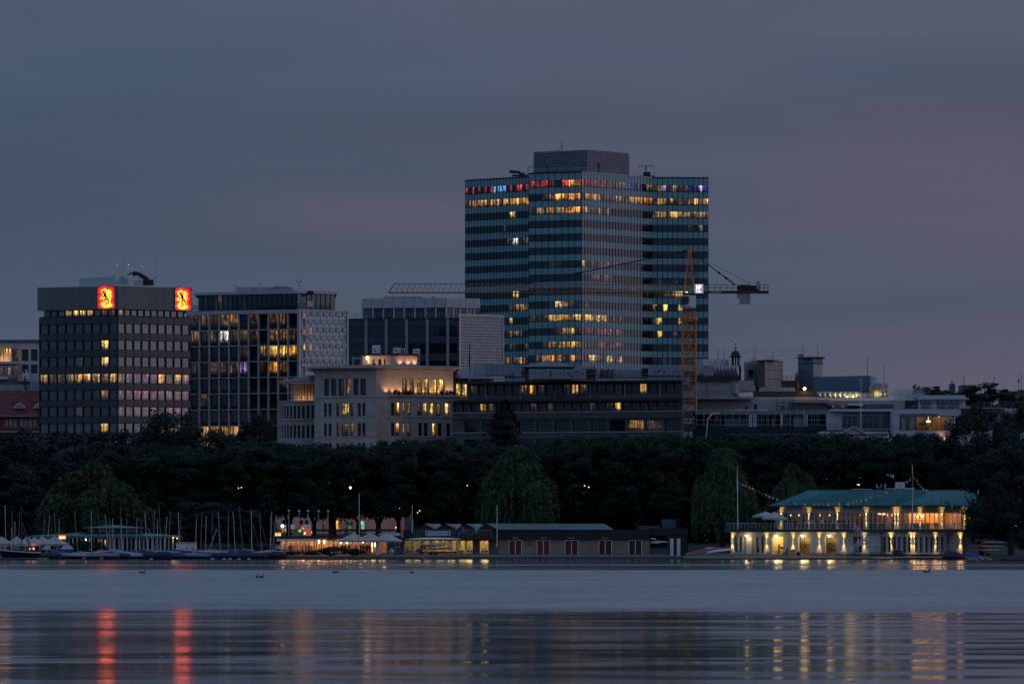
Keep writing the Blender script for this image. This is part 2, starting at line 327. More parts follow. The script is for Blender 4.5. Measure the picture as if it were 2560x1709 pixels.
def rail(mb, pts, h=1.0, r=.025, step=1.5, bars=2, m=0):
    for a,b in zip(pts,pts[1:]):
        a=Vector(a); b=Vector(b); n=max(1,int((b-a).length/step))
        for i in range(n+1): q=a+(b-a)*(i/n); mb.tube(q,q+Vector((0,0,h)),r,4,m)
        for k in range(bars): dz=Vector((0,0,h*(k+1)/bars)); mb.tube(a+dz,b+dz,r,4,m)
# ================================================================== lake, ground
def sheet(name, x0,x1,y0,y1,z0,z1,m,thick=None):
    b=MB()
    if thick: b.box8([(x0,y0,-3),(x1,y0,-3),(x1,y1,-3),(x0,y1,-3),(x0,y0,z0),(x1,y0,z0),(x1,y1,z1),(x0,y1,z1)])
    else: b.face([(x0,y0,z0),(x1,y0,z0),(x1,y1,z1),(x0,y1,z1)])
    o=link(name,b.mesh(name,[m])); o['kind']='structure'; return o
wm=bpy.data.materials.new('lake_water'); wm.use_nodes=True; t=wm.node_tree; L=t.links; p=t.nodes['Principled BSDF']
p.inputs['Base Color'].default_value=(.014,.024,.032,1); p.inputs['IOR'].default_value=1.42
ge=mk(t,'ShaderNodeNewGeometry'); sp=mk(t,'ShaderNodeSeparateXYZ'); L.new(ge.outputs['Position'],sp.inputs[0])
def wn(scale3,detail=3,out=0,loc=(0,0,0),rough=.5):
    a=mk(t,'ShaderNodeMapping'); a.inputs['Scale'].default_value=scale3; a.inputs['Location'].default_value=loc; L.new(ge.outputs['Position'],a.inputs[0])
    n=mk(t,'ShaderNodeTexNoise'); n.inputs['Scale'].default_value=1; n.inputs['Detail'].default_value=detail; n.inputs['Roughness'].default_value=rough; L.new(a.outputs[0],n.inputs[0]); return n.outputs[out]
def wm_(op,a,b=0.,clamp=False):
    n=mk(t,'ShaderNodeMath',operation=op,use_clamp=clamp)
    for i,x in enumerate((a,b)):
        if isinstance(x,(int,float)): n.inputs[i].default_value=x
        else: L.new(x,n.inputs[i])
    return n.outputs[0]
def wr(v,a,b,c,d,smooth=True):
    n=mk(t,'ShaderNodeMapRange',interpolation_type='SMOOTHSTEP' if smooth else 'LINEAR'); L.new(v,n.inputs[0])
    for i,x in enumerate((a,b,c,d)): n.inputs[i+1].default_value=x
    return n.outputs[0]
# a wind-ruffled belt lies across the lake between two calmer stretches
yy=wm_('ADD',sp.outputs[1],wm_('MULTIPLY',wm_('SUBTRACT',wn((.012,.03,0),4),.5),95))
ruf=wm_('MULTIPLY',wr(yy,262,358,0,1),wr(yy,628,676,1,0))
streak=wr(wn((.0012,.016,0),2,loc=(5,2.2,0)),.56,.62,0,1)          # lanes of ripples off the shore
far=wr(yy,640,680,0,1)
ruf2=wm_('MAXIMUM',ruf,wm_('MULTIPLY',wm_('MULTIPLY',streak,far),.6))
patch=wr(wn((.03,.018,0),3,loc=(1,9,0)),.35,.68,.0,1)
rough=wm_('ADD',wm_('ADD',wm_('MULTIPLY',ruf2,.105),.085),wm_('MULTIPLY',patch,.03))
rough=wm_('ADD',rough,wm_('MULTIPLY',far,.03))
L.new(rough,p.inputs['Roughness'])
# long low waves tilt the surface a little, mostly towards and away from the viewer
c=wn((.10,.17,0),3,1,rough=.55); s2=mk(t,'ShaderNodeSeparateColor'); L.new(c,s2.inputs[0])
amp=wm_('ADD',.11,wm_('MULTIPLY',ruf2,.05)); amp=wm_('MULTIPLY',amp,wr(far,0,1,1,.4,False))
ny=wm_('SUBTRACT',wm_('MULTIPLY',wm_('SUBTRACT',s2.outputs[1],.5),amp),wm_('ADD',wm_('ADD',.006,wm_('MULTIPLY',wm_('SUBTRACT',1.,far),.001)),wm_('MULTIPLY',ruf2,.055))); nx=wm_('MULTIPLY',wm_('SUBTRACT',s2.outputs[0],.5),wm_('MULTIPLY',amp,.04))
cb=mk(t,'ShaderNodeCombineXYZ'); L.new(nx,cb.inputs[0]); L.new(ny,cb.inputs[1]); cb.inputs[2].default_value=1
nm=mk(t,'ShaderNodeVectorMath',operation='NORMALIZE'); L.new(cb.outputs[0],nm.inputs[0]); L.new(nm.outputs[0],p.inputs['Normal'])
sheet('lake_water',-2500,2500,-1500,975,0,0,wm)
M['earth']=mat('dark_earth',(.045,.045,.035),.95,var=.3,scale=.2)
gm_=MB()
for (d0,z0_),(d1,z1_) in zip([(996,1.0),(1040,2.3),(1062,3.0),(5000,4.5)],[(1040,2.3),(1062,3.0),(5000,4.5)]): gm_.face([(-2500,d0,z0_),(2500,d0,z0_),(2500,d1,z1_),(-2500,d1,z1_)])
link('ground',gm_.mesh('ground',[M['earth']]))['kind']='structure'
M['quayst']=mat('quay_stone',(.10,.10,.10),.9,var=.25)
sheet('shore_quay',-700,700,967,996.5,.45,1.02,M['quayst'],thick=True)
sheet('lake_road',-500,500,1066,1076,3.01,3.015,M['asphalt'])
# ================================================================== trees
rng=np.random.default_rng(5)
def leafmat(name,c,var=.45):
    m=mat(name,c,.75,var=var,scale=.45); p_=m.node_tree.nodes['Principled BSDF']; p_.inputs['Specular IOR Level'].default_value=.2; return m
M['leaf']=leafmat('linden_leaves',(.013,.031,.018)); M['leaf2']=leafmat('broad_tree_leaves',(.016,.032,.025)); M['willow']=leafmat('willow_leaves',(.055,.092,.042)); M['needle']=leafmat('conifer_needles',(.014,.024,.020)); M['bark']=mat('bark',(.05,.042,.035),.95,var=.3,scale=2,bump=.5)
def quads_mesh(name, cen, nrm, sz, asp, m, roll=None, dirv=None):
    n=len(cen); nrm=nrm/np.linalg.norm(nrm,axis=1)[:,None]
    if dirv is None:
        r_=rng.normal(size=(n,3)); a=np.cross(nrm,r_)
    else: a=dirv-(dirv*nrm).sum(1)[:,None]*nrm
    a/=np.linalg.norm(a,axis=1)[:,None]+1e-9; b=np.cross(nrm,a); sz=sz[:,None]
    v=np.empty((n,4,3)); v[:,0]=cen-a*sz*asp; v[:,1]=cen-b*sz*.5+a*sz*.1*asp; v[:,2]=cen+a*sz*asp; v[:,3]=cen+b*sz*.5+a*sz*.1*asp
    me=bpy.data.meshes.new(name); me.vertices.add(4*n); me.vertices.foreach_set('co',v.reshape(-1)); me.loops.add(4*n); me.loops.foreach_set('vertex_index',np.arange(4*n,dtype=np.int32))
    me.polygons.add(n); me.polygons.foreach_set('loop_start',np.arange(0,4*n,4,dtype=np.int32)); me.polygons.foreach_set('loop_total',np.full(n,4,dtype=np.int32))
    me.materials.append(m); me.update(calc_edges=True); return me
def crown(name, rx, ry, z0, z1, n, ncl, m, box=.5, leaf=.42, fill=.35, csz=1.6):
    """leaf clumps spread through a lumpy crown; box pushes the outline towards a clipped block"""
    d=rng.normal(size=(ncl,3)); d/=np.linalg.norm(d,axis=1)[:,None]
    pw=1-box*.6; d=np.sign(d)*np.abs(d)**pw; d/= (np.abs(d)**(2/ max(pw,.3))).sum(1)[:,None]**(pw/2)
    rad=np.where(rng.random(ncl)<fill, rng.uniform(.35,.8,ncl), rng.uniform(.86,1.06,ncl))[:,None]
    c=d*rad*np.array([rx,ry,(z1-z0)/2]); c[:,2]+= (z0+z1)/2
    w=rng.uniform(.5,1.5,ncl); w/=w.sum(); who=rng.choice(ncl,n,p=w); r_=csz*rng.uniform(.6,1.35,ncl)
    off=rng.normal(size=(n,3)); off/=np.linalg.norm(off,axis=1)[:,None]; off*= (r_[who]*rng.random(n)**.5)[:,None]*np.array([1.15,1.15,.75])
    cen=c[who]+off; cen[:,2]=np.maximum(cen[:,2],z0-.8+rng.random(n)*1.2)
    nr=off/ (np.abs(off).max()+1e-6)*2.2+d[who]*.7+rng.normal(size=(n,3))*.55+np.array([0,0,.5])
    return quads_mesh(name,cen,nr,leaf*rng.uniform(.6,1.5,n),.6,m)
def willow_crown(name, rx, ry, z1, n, ns, m):
    """boughs at several heights, each a small dome whose strands arch out and hang down"""
    nb=17; ba=rng.uniform(0,2*np.pi,nb); bq=np.sqrt(rng.uniform(.02,1,nb)); bx_=np.cos(ba)*bq*rx*.70; by_=np.sin(ba)*bq*ry*.70; bz=z1*(1-.36*bq**1.6)*rng.uniform(.86,1.02,nb); br=rng.uniform(1.7,3.3,nb); bz[0]=z1; bx_[0]=by_[0]=0
    sb=rng.integers(0,nb,ns); ph=rng.uniform(0,2*np.pi,ns); q=np.sqrt(rng.random(ns)); x0=bx_[sb]+np.cos(ph)*br[sb]*q; y0=by_[sb]+np.sin(ph)*br[sb]*q; zt=bz[sb]-1.9*q**2.2*br[sb]*.55+rng.normal(size=ns)*.2
    rr=np.sqrt((x0/rx)**2+(y0/ry)**2); ln=zt*np.clip(.22+.60*rr,.2,.9)*rng.uniform(.45,1.1,ns)
    who=rng.integers(0,ns,n); tt=rng.random(n)
    x=x0[who]*(1+.07*tt)+rng.normal(size=n)*.14; y=y0[who]*(1+.07*tt)+rng.normal(size=n)*.14; z=zt[who]-ln[who]*tt**1.2+rng.normal(size=n)*.1
    ok=z>.8; cen=np.stack([x,y,z],1)[ok]; k=len(cen)
    out=np.stack([cen[:,0]/rx,cen[:,1]/ry,np.full(k,.45)],1); nr=out+rng.normal(size=(k,3))*.7
    dv=np.tile(np.array([0,0,-1.]),(k,1))+rng.normal(size=(k,3))*.25; top=(tt[ok]<.2); dv[top]+=out[top]*1.2
    return quads_mesh(name,cen,nr,.17*rng.uniform(.7,1.4,k),2.1,m,dirv=dv)
def conifer_crown(name, r0, h, n, m):
    z=2+(h-2)*rng.random(n)**.9; lay=np.abs(np.sin(z*1.9))*.45+.6; rr=r0*(1-(z/h)**2.6)*(.8+.2*np.sin(z*.55+1))*lay+.5; a=rng.uniform(0,2*np.pi,n); q=np.sqrt(rng.random(n)); lob=1+.25*np.sin(a*3+z*.5)
    x=np.cos(a)*rr*q*lob; y=np.sin(a)*rr*q*lob; cen=np.stack([x,y,z-q*rr*.18],1); nr=np.stack([x,y,np.full(n,2.)],1)+rng.normal(size=(n,3))*.7
    return quads_mesh(name,cen,nr,.36*rng.uniform(.6,1.4,n),.8,m)
def trunk_mesh(h, r, limbs, spread, seed):
    q=random.Random(seed); b=MB(); b.tube((0,0,-.4),(0,0,h*.42),r*1.25,8,r2=r*.85); base=(0,0,h*.40)
    for i in range(limbs):
        a=2*math.pi*i/limbs+q.uniform(-.5,.5); k=q.uniform(.6,1.1); p1=(math.cos(a)*spread*.35*k,math.sin(a)*spread*.35*k,h*.62); p2=(math.cos(a)*spread*k,math.sin(a)*spread*k,h*q.uniform(.88,1.05))
        b.tube(base,p1,r*.7,6,r2=r*.5); b.tube(p1,p2,r*.5,5,r2=r*.15)
        p3=(p1[0]+q.uniform(-1,1)*spread*.5,p1[1]+q.uniform(-1,1)*spread*.5,h*q.uniform(.8,1)); b.tube(p1,p3,r*.4,5,r2=r*.12)
    return b.mesh('trunk',[M['bark']])
def tree(name,x,y,z,cm,tm,label,cat='tree',group=None,s=(1,1,1),rz=0.):
    r_=empty(name,(x,y,z),label,cat,group); 
    a=link('crown',cm,r_,(0,0,0),(0,0,rz)); a.scale=s
    b_=link('trunk',tm,r_,(0,0,0),(0,0,rz)); b_.scale=(1,1,s[2]); return r_
lin=[crown('crown',5.5,5.2,5.6,19.2,20000,120,M['leaf'],box=.75,csz=1.3,leaf=.33) for _ in range(4)]
ltr=[trunk_mesh(9,.42,3,3.2,s_) for s_ in (1,2,3,4)]
rnd=[crown('crown',6.5,6.3,3.5,20,12000,75,M['leaf2'],box=.15,csz=1.7) for _ in range(3)]
rtr=[trunk_mesh(11,.45,4,3.0,s_) for s_ in (7,8)]
# the clipped row of lindens along the shore road, two deep
LG='lindens clipped in a row behind the shore'
def ground_z(D): return 1.0 if D<996 else 1+(D-996)*1.3/44 if D<1040 else 2.3+(D-1040)*.7/22 if D<1062 else 3.0+(D-1062)*1.5/3938
row=[px for px in range(300,2360,107)]
LMS=[(0,'behind the green boathouse'),(560,'behind the white shed'),(700,'above the lit café terrace'),(1000,'above the saw-tooth gables'),(1230,'beside the tall willow'),(1420,'between the two tall willows'),(1720,'behind the willow by the red boat'),(1950,'behind the left end of the clubhouse'),(2180,'behind the clubhouse roof'),(2330,'beside the big shore tree')]
def where(px):
    w=LMS[0][1]
    for a,s_ in LMS:
        if px>=a: w=s_
    return w
ents=[]
for i,px in enumerate(row):
    for k in (0,1,2):
        pxx=px+k*52+random.uniform(-9,9)
        if pxx<=2370: ents.append((k,where(px),pxx,i))
for k,w,pxx,i in ents:
    D=1046+k*9+random.uniform(-1.5,1.5); same=sorted(e[2] for e in ents if e[:2]==(k,w)); n_=len(same); j=same.index(pxx)
    top=Z({0:1142,1:1134,2:1138}[k]+(-14 if pxx>1380 else 0)+random.uniform(-9,7)+(8 if pxx<620 else 0),D); sz=(top-1)/19.6
    tree('linden_tree',X(pxx,D),D,ground_z(D),lin[(i+k)%4],ltr[(i*2+k)%4],'clipped linden, '+('front','middle','rear')[k]+' row '+w+('' if n_==1 else ', '+(('left one','right one') if n_==2 else ('left one','middle one','right one','last one'))[j]),group=LG,s=(random.uniform(.95,1.12),1,sz),rz=random.uniform(-.5,.5)+k*1.57)
# looser trees at the left end and round the buildings
for px,D,top,wpx,lab in [(-30,1062,1098,230,'dark broad tree at the left edge below the red roof'),(70,1050,1092,210,'dark broad tree below the tower with the lion signs, second from the left edge'),(185,1064,1086,230,'rounded dark tree in front of the left face of the lion tower'),
    (300,1066,1096,200,'rounded dark tree below the corner of the lion tower'),(425,1085,1048,200,'tall spreading tree covering the foot of the lion tower'),(-10,1030,1150,200,'low bluish tree at the left edge above the cream parasols'),(30,1028,1185,190,'low bluish tree left of the drooping willow, above the cream parasols'),
    (520,1072,1085,160,'dark tree below the white gridded office block'),
    (640,1090,1060,130,'dense dark tree left of the pale stone building'),(2445,1046,1024,140,'tall tree rising before the dark mansard at the right'),(2560,1050,1010,150,'tree at the right edge before the white dormers'),(2330,1058,1092,140,'tree below the white terrace house with the orange room'),
    (2400,1040,1120,140,'dark tree left of the big shore tree'),(2500,1030,1060,150,'leafy tree behind the big shore tree'),(-170,1050,1100,230,'broad tree beyond the left edge'),(-330,1040,1110,230,'broad tree far beyond the left edge'),(2690,1040,1060,230,'broad tree beyond the right edge'),(2850,1045,1070,230,'broad tree far beyond the right edge'),(2680,985,1150,210,'shore tree beyond the right edge'),(500,1020,1252,170,'low bushy tree behind the dinghy masts'),(590,1022,1262,120,'low round tree right of the white shed')]:
    k=mpp(D); h=Z(top+9,D)-1.0; tree('broad_tree',X(px,D),D,ground_z(D),rnd[(px//7)%3],rtr[px%2],lab,s=(wpx*k/13.5,wpx*k/13.5,h/20.6),rz=px*.37)
big=crown('crown',8.2,7.5,1.2,19,21000,110,M['leaf2'],box=.3,csz=1.5,leaf=.36)
D=972.5; tree('shore_tree',X(2527,D),D,.6,big,rtr[0],'big leafy tree at the water edge hiding the right end of the clubhouse','tree',s=(.92,.9,(Z(1112,D)-.6)/19.4))
small=crown('crown',3.0,3.0,1.0,9.5,6000,50,M['leaf2'],box=.1,csz=1.0,leaf=.3)
tree('shore_tree',X(2456,D+6),D+6,.8,small,rtr[1],'low branches of a young tree before the clubhouse gable','tree',s=(.9,.9,(Z(1240,D)-.8)/9.5))
wil=[willow_crown('crown',7.4,6.5,18.3,46000,1700,M['willow']) for _ in range(3)]; wtr=trunk_mesh(10,.5,4,3.5,21)
for px,D,top,wpx,lab in [(1296,1012,1104,222,'tall pale green willow behind the boat sheds, left of centre'),(1806,1010,1108,170,'willow with hanging strands by the red boat, left of the clubhouse'),(1984,1018,1152,140,'smaller willow behind the left end of the clubhouse roof'),(238,1016,1146,240,'wide dark willow behind the green-roofed boathouse')]:
    k=mpp(D); tree('willow_tree',X(px,D),D,1.0,wil[px%3],wtr,lab,s=(wpx*k/11.4,wpx*k/12.5,(Z(top,D)-1)/18.9),rz=px*.61)
cm=conifer_crown('crown',6.6,28,20000,M['needle']); D=1092; ct=MB(); ct.tube((0,0,-.4),(0,0,26),.4,7,r2=.06)
tree('cedar_tree',X(1262,D),D,1.05,cm,ct.mesh('trunk',[M['bark']]),'tall dark conifer in front of the dark office block','tree',s=(1,1,(Z(1000,D)-1)/28))
# trees of roof gardens on the horizon at the right
far_=crown('crown',3.6,3.4,.8,8,5000,46,M['leaf2'],box=0,csz=1.1,leaf=.36); ftr=trunk_mesh(5,.15,3,.7,9)
for px,py,pb,wpx,lab in [(2290,958,990,24,'small far tree on the skyline beside the glass sawtooth roof'),(2335,962,1000,90,'dark far tree on the skyline with one long spike'),(2405,975,1005,70,'low far trees on the skyline behind the rounded penthouse'),(2468,952,1015,120,'broad far tree on the skyline right of the rounded penthouse'),(2530,978,1015,70,'far tree on the skyline at the right edge')]:
    D=1260; k=mpp(D); tree('roof_garden_tree',X(px,D),D,Z(pb+12,D),far_,ftr,lab,s=(wpx*k/8.2,wpx*k/8.2,(Z(py,D)-Z(pb+12,D))/8.6),rz=px)
# shrubs of the waterside
shr=[crown('shrub',2.4,2.0,.0,3.0,2600,34,M['leaf'],box=.2,csz=.7,leaf=.26) for _ in range(3)]
for i,(px,D,wpx,h,lab) in enumerate([(832,971,70,1.25,'clipped dark bush on the quay left of the white flagpole'),(884,971,60,1.15,'clipped dark bush at the foot of the white flagpole'),(660,972,70,1.7,'dark bush at the left end of the café terrace'),(735,970,90,.55,'low dark hedge below the standing café guests'),(640,974,60,2.0,'dark bush right of the last dinghies'),(118,985,45,2.2,'round bush between the cream parasols and the boats'),(205,990,60,2.2,'bush before the pillars of the green-roofed boathouse'),(246,992,40,2.4,'bush below the lit orange door of the boathouse'),(780,969,50,.7,'low bush right of the café terrace door')]):
    k=mpp(D); o=link('shrub',shr[i%3],None,(X(px,D),D,.75)); o.scale=(wpx*k/5,.8,h/3.1); tag(o,lab,'bush')
# ================================================================== tower with the lion signs
def light_rows(txt): return [r_.strip() for r_ in txt.strip().split('\n')]
def base_z(D): return ground_z(D)-.3
M['navy']=mat('dark_facade_panel',(.026,.031,.042),.38,var=.10,ior=1.7); M['louvre']=mat('grey_louvre',(.19,.20,.21),.5,.2,var=.08,streak=.05)
def lion_tower():
    Lf=Fac.px(97,1309,294,1300); Rf=Fac.px(294,1300,477,1311)
    root=empty('lion_office_tower',(X(294,1310),1310,base_z(1300)),'dark square office tower with two glowing red lion signs on its grey top storey','building')
    core=MB(); a=Lf.xy(.35,-.5); b=(X(294,1300.6),1300.65); c=Rf.xy(Rf.L-.35,-.5)
    bk=(X(477,1311)-2,1328); bl=(X(97,1309)+2,1328)
    core.prism([a,b,c,bk,bl],base_z(1300),Lf.z(791,Lf.L)); core.prism([Lf.xy(.7,-1.5),(X(294,1302),1302),Rf.xy(Rf.L-.7,-1.5),(bk[0]-.5,bk[1]),(bl[0]+.5,bl[1])],Lf.z(791,Lf.L),Lf.z(740,Lf.L)); wpart('core',core,M['dark'],root)
    zc=lambda py:Lf.z(py,Lf.L)
    wallb=MB(); pts=[]
    top=zc(790); ws=[zc(832.2+41.5*i) for i in range(8)]; wt=[zc(808.4+41.5*i) for i in range(8)]
    LR=light_rows('''.........
        .......Y.
        ....d..Y.
        wddwyYYwY
        .......w.
        ....d....
        ,,,,,,,Y,
        .......yY'''); RR=light_rows('''.........
        .........
        .........
        yppppydyw
        pppppdwdp
        ppppp.ppp
        ......O..
        .........''')
    for fac,rows,side in ((Lf,LR,0),(Rf,RR,1)):
        n=9; u0,u1=.12,fac.L-.12; w=(u1-u0)/n; op=[]
        for i in range(8):
            z0,z1=ws[i],wt[i]; op.append((z0,z1,[(u0+w*k+.10,u0+w*(k+1)-.10) for k in range(n)]))
        fac.grid(wallb,.02,fac.L-.02,base_z(1300),top,op,depth=.42,n=-.06)
        wm_=win(w-.2,zc(0)-zc(0)+ (wt[0]-ws[0]),1,1,.06,M['black'],M['mirror'])
        for i in range(8):
            for k in range(n):
                ch=rows[i][k]; fac.put(wm_,'window',root,u0+w*k+.10,ws[i],-.36,lit(ch))
        for i in range(9):
            zt=top if i==0 else ws[i-1]; zb=wt[i] if i<8 else base_z(1300)
            if i==8: zb=ws[7]-1.7
            pm=panel_mesh('facade_panel',w-.1,zt-zb-.14,.06,M['navy'])
            for k in range(n): fac.put(pm,'facade_panel',root,u0+w*k+.05,zb+.07,-.06)
        # recessed glazed storey under the crown
        t0,t1=zc(790),zc(773)
        nb=10; ww=(u1-1.6)/nb; g_=MB(); fac.box(g_,.6,fac.L-1.0,t1,t1+.12,-1.6,-.9); fac.box(g_,.3,fac.L-.3,t0,t0+.15,-1.6,-.2); wpart('sill_band',g_,M['dark'],root)
        lr='.,dYYYyddd.' if side==0 else 'w,........'
        lm=win(ww-.35,t1-t0-.2,1,1,.05,M['black'],M['mirror'])
        for k in range(nb): fac.put(lm,'window',root,.75+ww*k,t0+.15,-1.05,lit(lr[k]))
    wpart('wall',wallb,M['black'],root)
    # grey ribbed crown
    zb,zt=zc(772.5),zc(714.5)
    for fac in (Lf,Rf):
        q=MB(); fac.box(q,-.25 if fac is Lf else .0,fac.L+(.0 if fac is Lf else .25),zb,zt,-1.2,.18)
        k=int(fac.L/.42)
        for i in range(k): u=i*fac.L/k; fac.box(q,u+.05,u+.05+.24,zb+.05,zt-.05,.18,.27)
        wpart('louvre_band',q,M['louvre'],root)
    rf=MB(); rf.prism([Lf.xy(.4,-1.4),(X(294,1302),1302.2),Rf.xy(Rf.L-.4,-1.4),bk,bl],zb+.1,zt-.5); wpart('roof',rf,M['dark'],root)
    # lion signs
    strokes=[((.30,.25),(.42,.33),.045),((.42,.33),(.5,.52),.075),((.36,.30),(.40,.40),.06),((.22,.21),(.33,.21),.022),((.24,.21),(.30,.30),.028),((.33,.21),(.68,.205),.014),((.42,.20),(.46,.25),.03),((.44,.26),(.52,.30),.03),
        ((.42,.42),(.30,.50),.04),((.30,.50),(.20,.52),.03),((.47,.54),(.40,.66),.05),((.40,.66),(.36,.75),.03),((.36,.75),(.24,.76),.022),((.53,.54),(.64,.66),.05),((.64,.66),(.66,.78),.032),((.66,.78),(.58,.82),.022),
        ((.56,.52),(.68,.54),.018),((.68,.54),(.74,.46),.018),((.74,.46),(.66,.40),.018),((.66,.40),(.70,.34),.018),((.70,.34),(.72,.28),.02),((.72,.28),(.66,.25),.02),((.66,.25),(.60,.29),.02),((.60,.29),(.62,.36),.02),((.62,.36),(.68,.37),.018),
        ((.22,.83),(.36,.90),.022),((.36,.90),(.55,.915),.022),((.55,.915),(.78,.86),.018),((.34,.17),(.37,.23),.02),((.40,.15),(.40,.23),.02),((.30,.19),(.36,.26),.02)]
    def dist(x,y):
        best=9
        for (a_,b_,r_) in strokes:
            px,py=x-a_[0],(y-a_[1])*1.3; dx,dy=b_[0]-a_[0],(b_[1]-a_[1])*1.3; tt=max(0,min(1,(px*dx+py*dy)/(dx*dx+dy*dy+1e-9))); best=min(best,math.hypot(px-dx*tt,py-dy*tt)-r_)
        return best
    ramp=[(-.05,(7,1.5,.14)),(.022,(7,1.25,.10)),(.045,(7,.30,.03)),(.075,(6.5,.06,.03)),(.13,(2.4,.02,.018)),(.2,(.4,.008,.008)),(.5,(.06,.003,.004))]
    def glowc(d):
        for (d0,c0),(d1,c1) in zip(ramp,ramp[1:]):
            if d<=d1: k=max(0,(d-d0)/(d1-d0)); return tuple(a_+(b_-a_)*k for a_,b_ in zip(c0,c1))+(0,)
        return ramp[-1][1]+(0,)
    gm=bpy.data.materials.new('backlit_sign_glow'); gm.use_nodes=True; t_=gm.node_tree; p_=t_.nodes['Principled BSDF']; p_.inputs['Base Color'].default_value=(.12,.01,.01,1); a_=mk(t_,'ShaderNodeAttribute',attribute_name='lit'); t_.links.new(a_.outputs['Color'],p_.inputs['Emission Color']); p_.inputs['Emission Strength'].default_value=1.5
    M['lionred']=mat('lion_dark_red',(.10,.008,.008),.6)
    for fac,pa,pb,ya,yb,off in ((Lf,248,289,716,770.5,.32),(Rf,435.5,474.5,720,774.5,.32)):
        u0,u1=fac.u(pa),fac.u(pb); um=(u0+u1)/2; z1,z0=fac.z(ya,um),fac.z(yb,um); w,h=u1-u0,z1-z0
        fr=MB(); fac.box(fr,u0-.15,u1+.15,z0-.15,z1+.15,.27,.30); 
        for (a0,a1,b0,b1) in ((u0-.15,u0,z0-.15,z1+.15),(u1,u1+.15,z0-.15,z1+.15),(u0,u1,z1,z1+.15),(u0,u1,z0-.15,z0)): fac.box(fr,a0,a1,b0,b1,.30,.62)
        s_=wpart('lion_sign',fr,M['grey'],root,'glowing red sign with a rampant lion, '+('near the middle corner' if fac is Lf else 'at the right corner'))
        g_=MB(); N,K=26,34; P=lambda x,y:(lambda q:(q[0]-s_.location.x-root.location.x,q[1]-root.location.y,q[2]-root.location.z))(fac.p(u0+w*x,z1-h*y,off))
        for i in range(N):
            for j in range(K):
                x0,x1,y0,y1=i/N,(i+1)/N,j/K,(j+1)/K; cs=[glowc(dist(x,y)) for x,y in ((x0,y1),(x1,y1),(x1,y0),(x0,y0))]
                g_.face([P(x0,y1),P(x1,y1),P(x1,y0),P(x0,y0)],0,None,cs)
        link('light_panel',g_.mesh('light_panel',[gm]),s_)
        e_=MB()
        for a2,b2,r_ in strokes: e_.tube(Vector(P(a2[0],a2[1]))+Vector((fac.nx,fac.ny,0))*.16,Vector(P(b2[0],b2[1]))+Vector((fac.nx,fac.ny,0))*.16,r_*w*1.0,6)
        link('lion_emblem',e_.mesh('lion_emblem',[M['lionred']]),s_)
    # roof garden screen
    q=MB(); Ds=1316; zr=Z(713,Ds)
    for a2,b2,d2,e2 in ((199,290,1322,1312),(290,376,1312,1318)): fa=Fac.px(a2,d2,b2,e2); fa.box(q,0,fa.L,Z(713,Ds),Z(692.5,Ds),-.03,.03)
    wpart('glass_screen',q,M['railglass'],root)
    q=MB()
    for a2 in (199,228,259,290,320,350,376): D_=1322-abs(a2-199)*10/91 if a2<=290 else 1312+(a2-290)*6/86; x=X(a2,D_); q.box(x-.05,x+.05,D_-.15,D_-.05,Z(713,Ds),Z(692,Ds))
    wpart('screen_posts',q,M['alu'],root)
    for px in (307.6,388): D_=1318; q=MB(); q.tube((X(px,D_),D_,Z(716,D_)),(X(px,D_),D_,Z(646,D_)),.06,5,r2=.03); wpart('antenna',q,M['grey'],root)
    q=MB(); D_=1316
    for a2,b2 in (((293,663),(311,663.5)),((311,663.5),(321,662)),((321,662),(355,665))): q.tube((X(a2[0],D_),D_,Z(a2[1],D_)),(X(b2[0],D_),D_,Z(b2[1],D_)),.02,3)
    wpart('antenna_wire',q,M['grey'],root)
    for px,py,mm in ((293,663,'red_l'),(321,662,'warmdim'),(355,665,'red_l')): q=MB(); q.lathe(X(px,D_),D_,[(.02,Z(py,D_)-.07),(.07,Z(py,D_)),(.02,Z(py,D_)+.07)],6); wpart('marker_light',q,M[mm],root)
    # window-cleaning crane
    D_=1312; c0=empty('facade_crane',(X(350,D_),D_,Z(714,D_)),'dark folded window-cleaning crane on the roof of the lion tower','crane')
    b=MB(); z=lambda py:Z(py,D_); x=lambda px:X(px,D_)
    b.box(x(358),x(372),D_-1,D_+1,z(713),z(694)); b.tube((x(366),D_,z(696)),(x(345),D_,z(684)),.5,6); b.tube((x(345),D_,z(684)),(x(332),D_,z(682)),.45,6); b.tube((x(332),D_,z(682)),(x(318),D_,z(687)),.25,6,r2=.12); b.tube((x(338),D_,z(682)),(x(334),D_,z(690)),.3,6)
    wpart('jib',b,M['black'],c0); b=MB(); b.box(x(335),x(358),D_-1.2,D_+.4,z(713),z(703)); b.box(x(333),x(359),D_-1.3,D_+.5,z(703),z(702)); wpart('machine_box',b,M['offwhite'],c0)
    b=MB(); b.box(x(372),x(384),D_-.8,D_+.8,z(713),z(699)); wpart('counterweight',b,M['dark'],c0)
lion_tower()
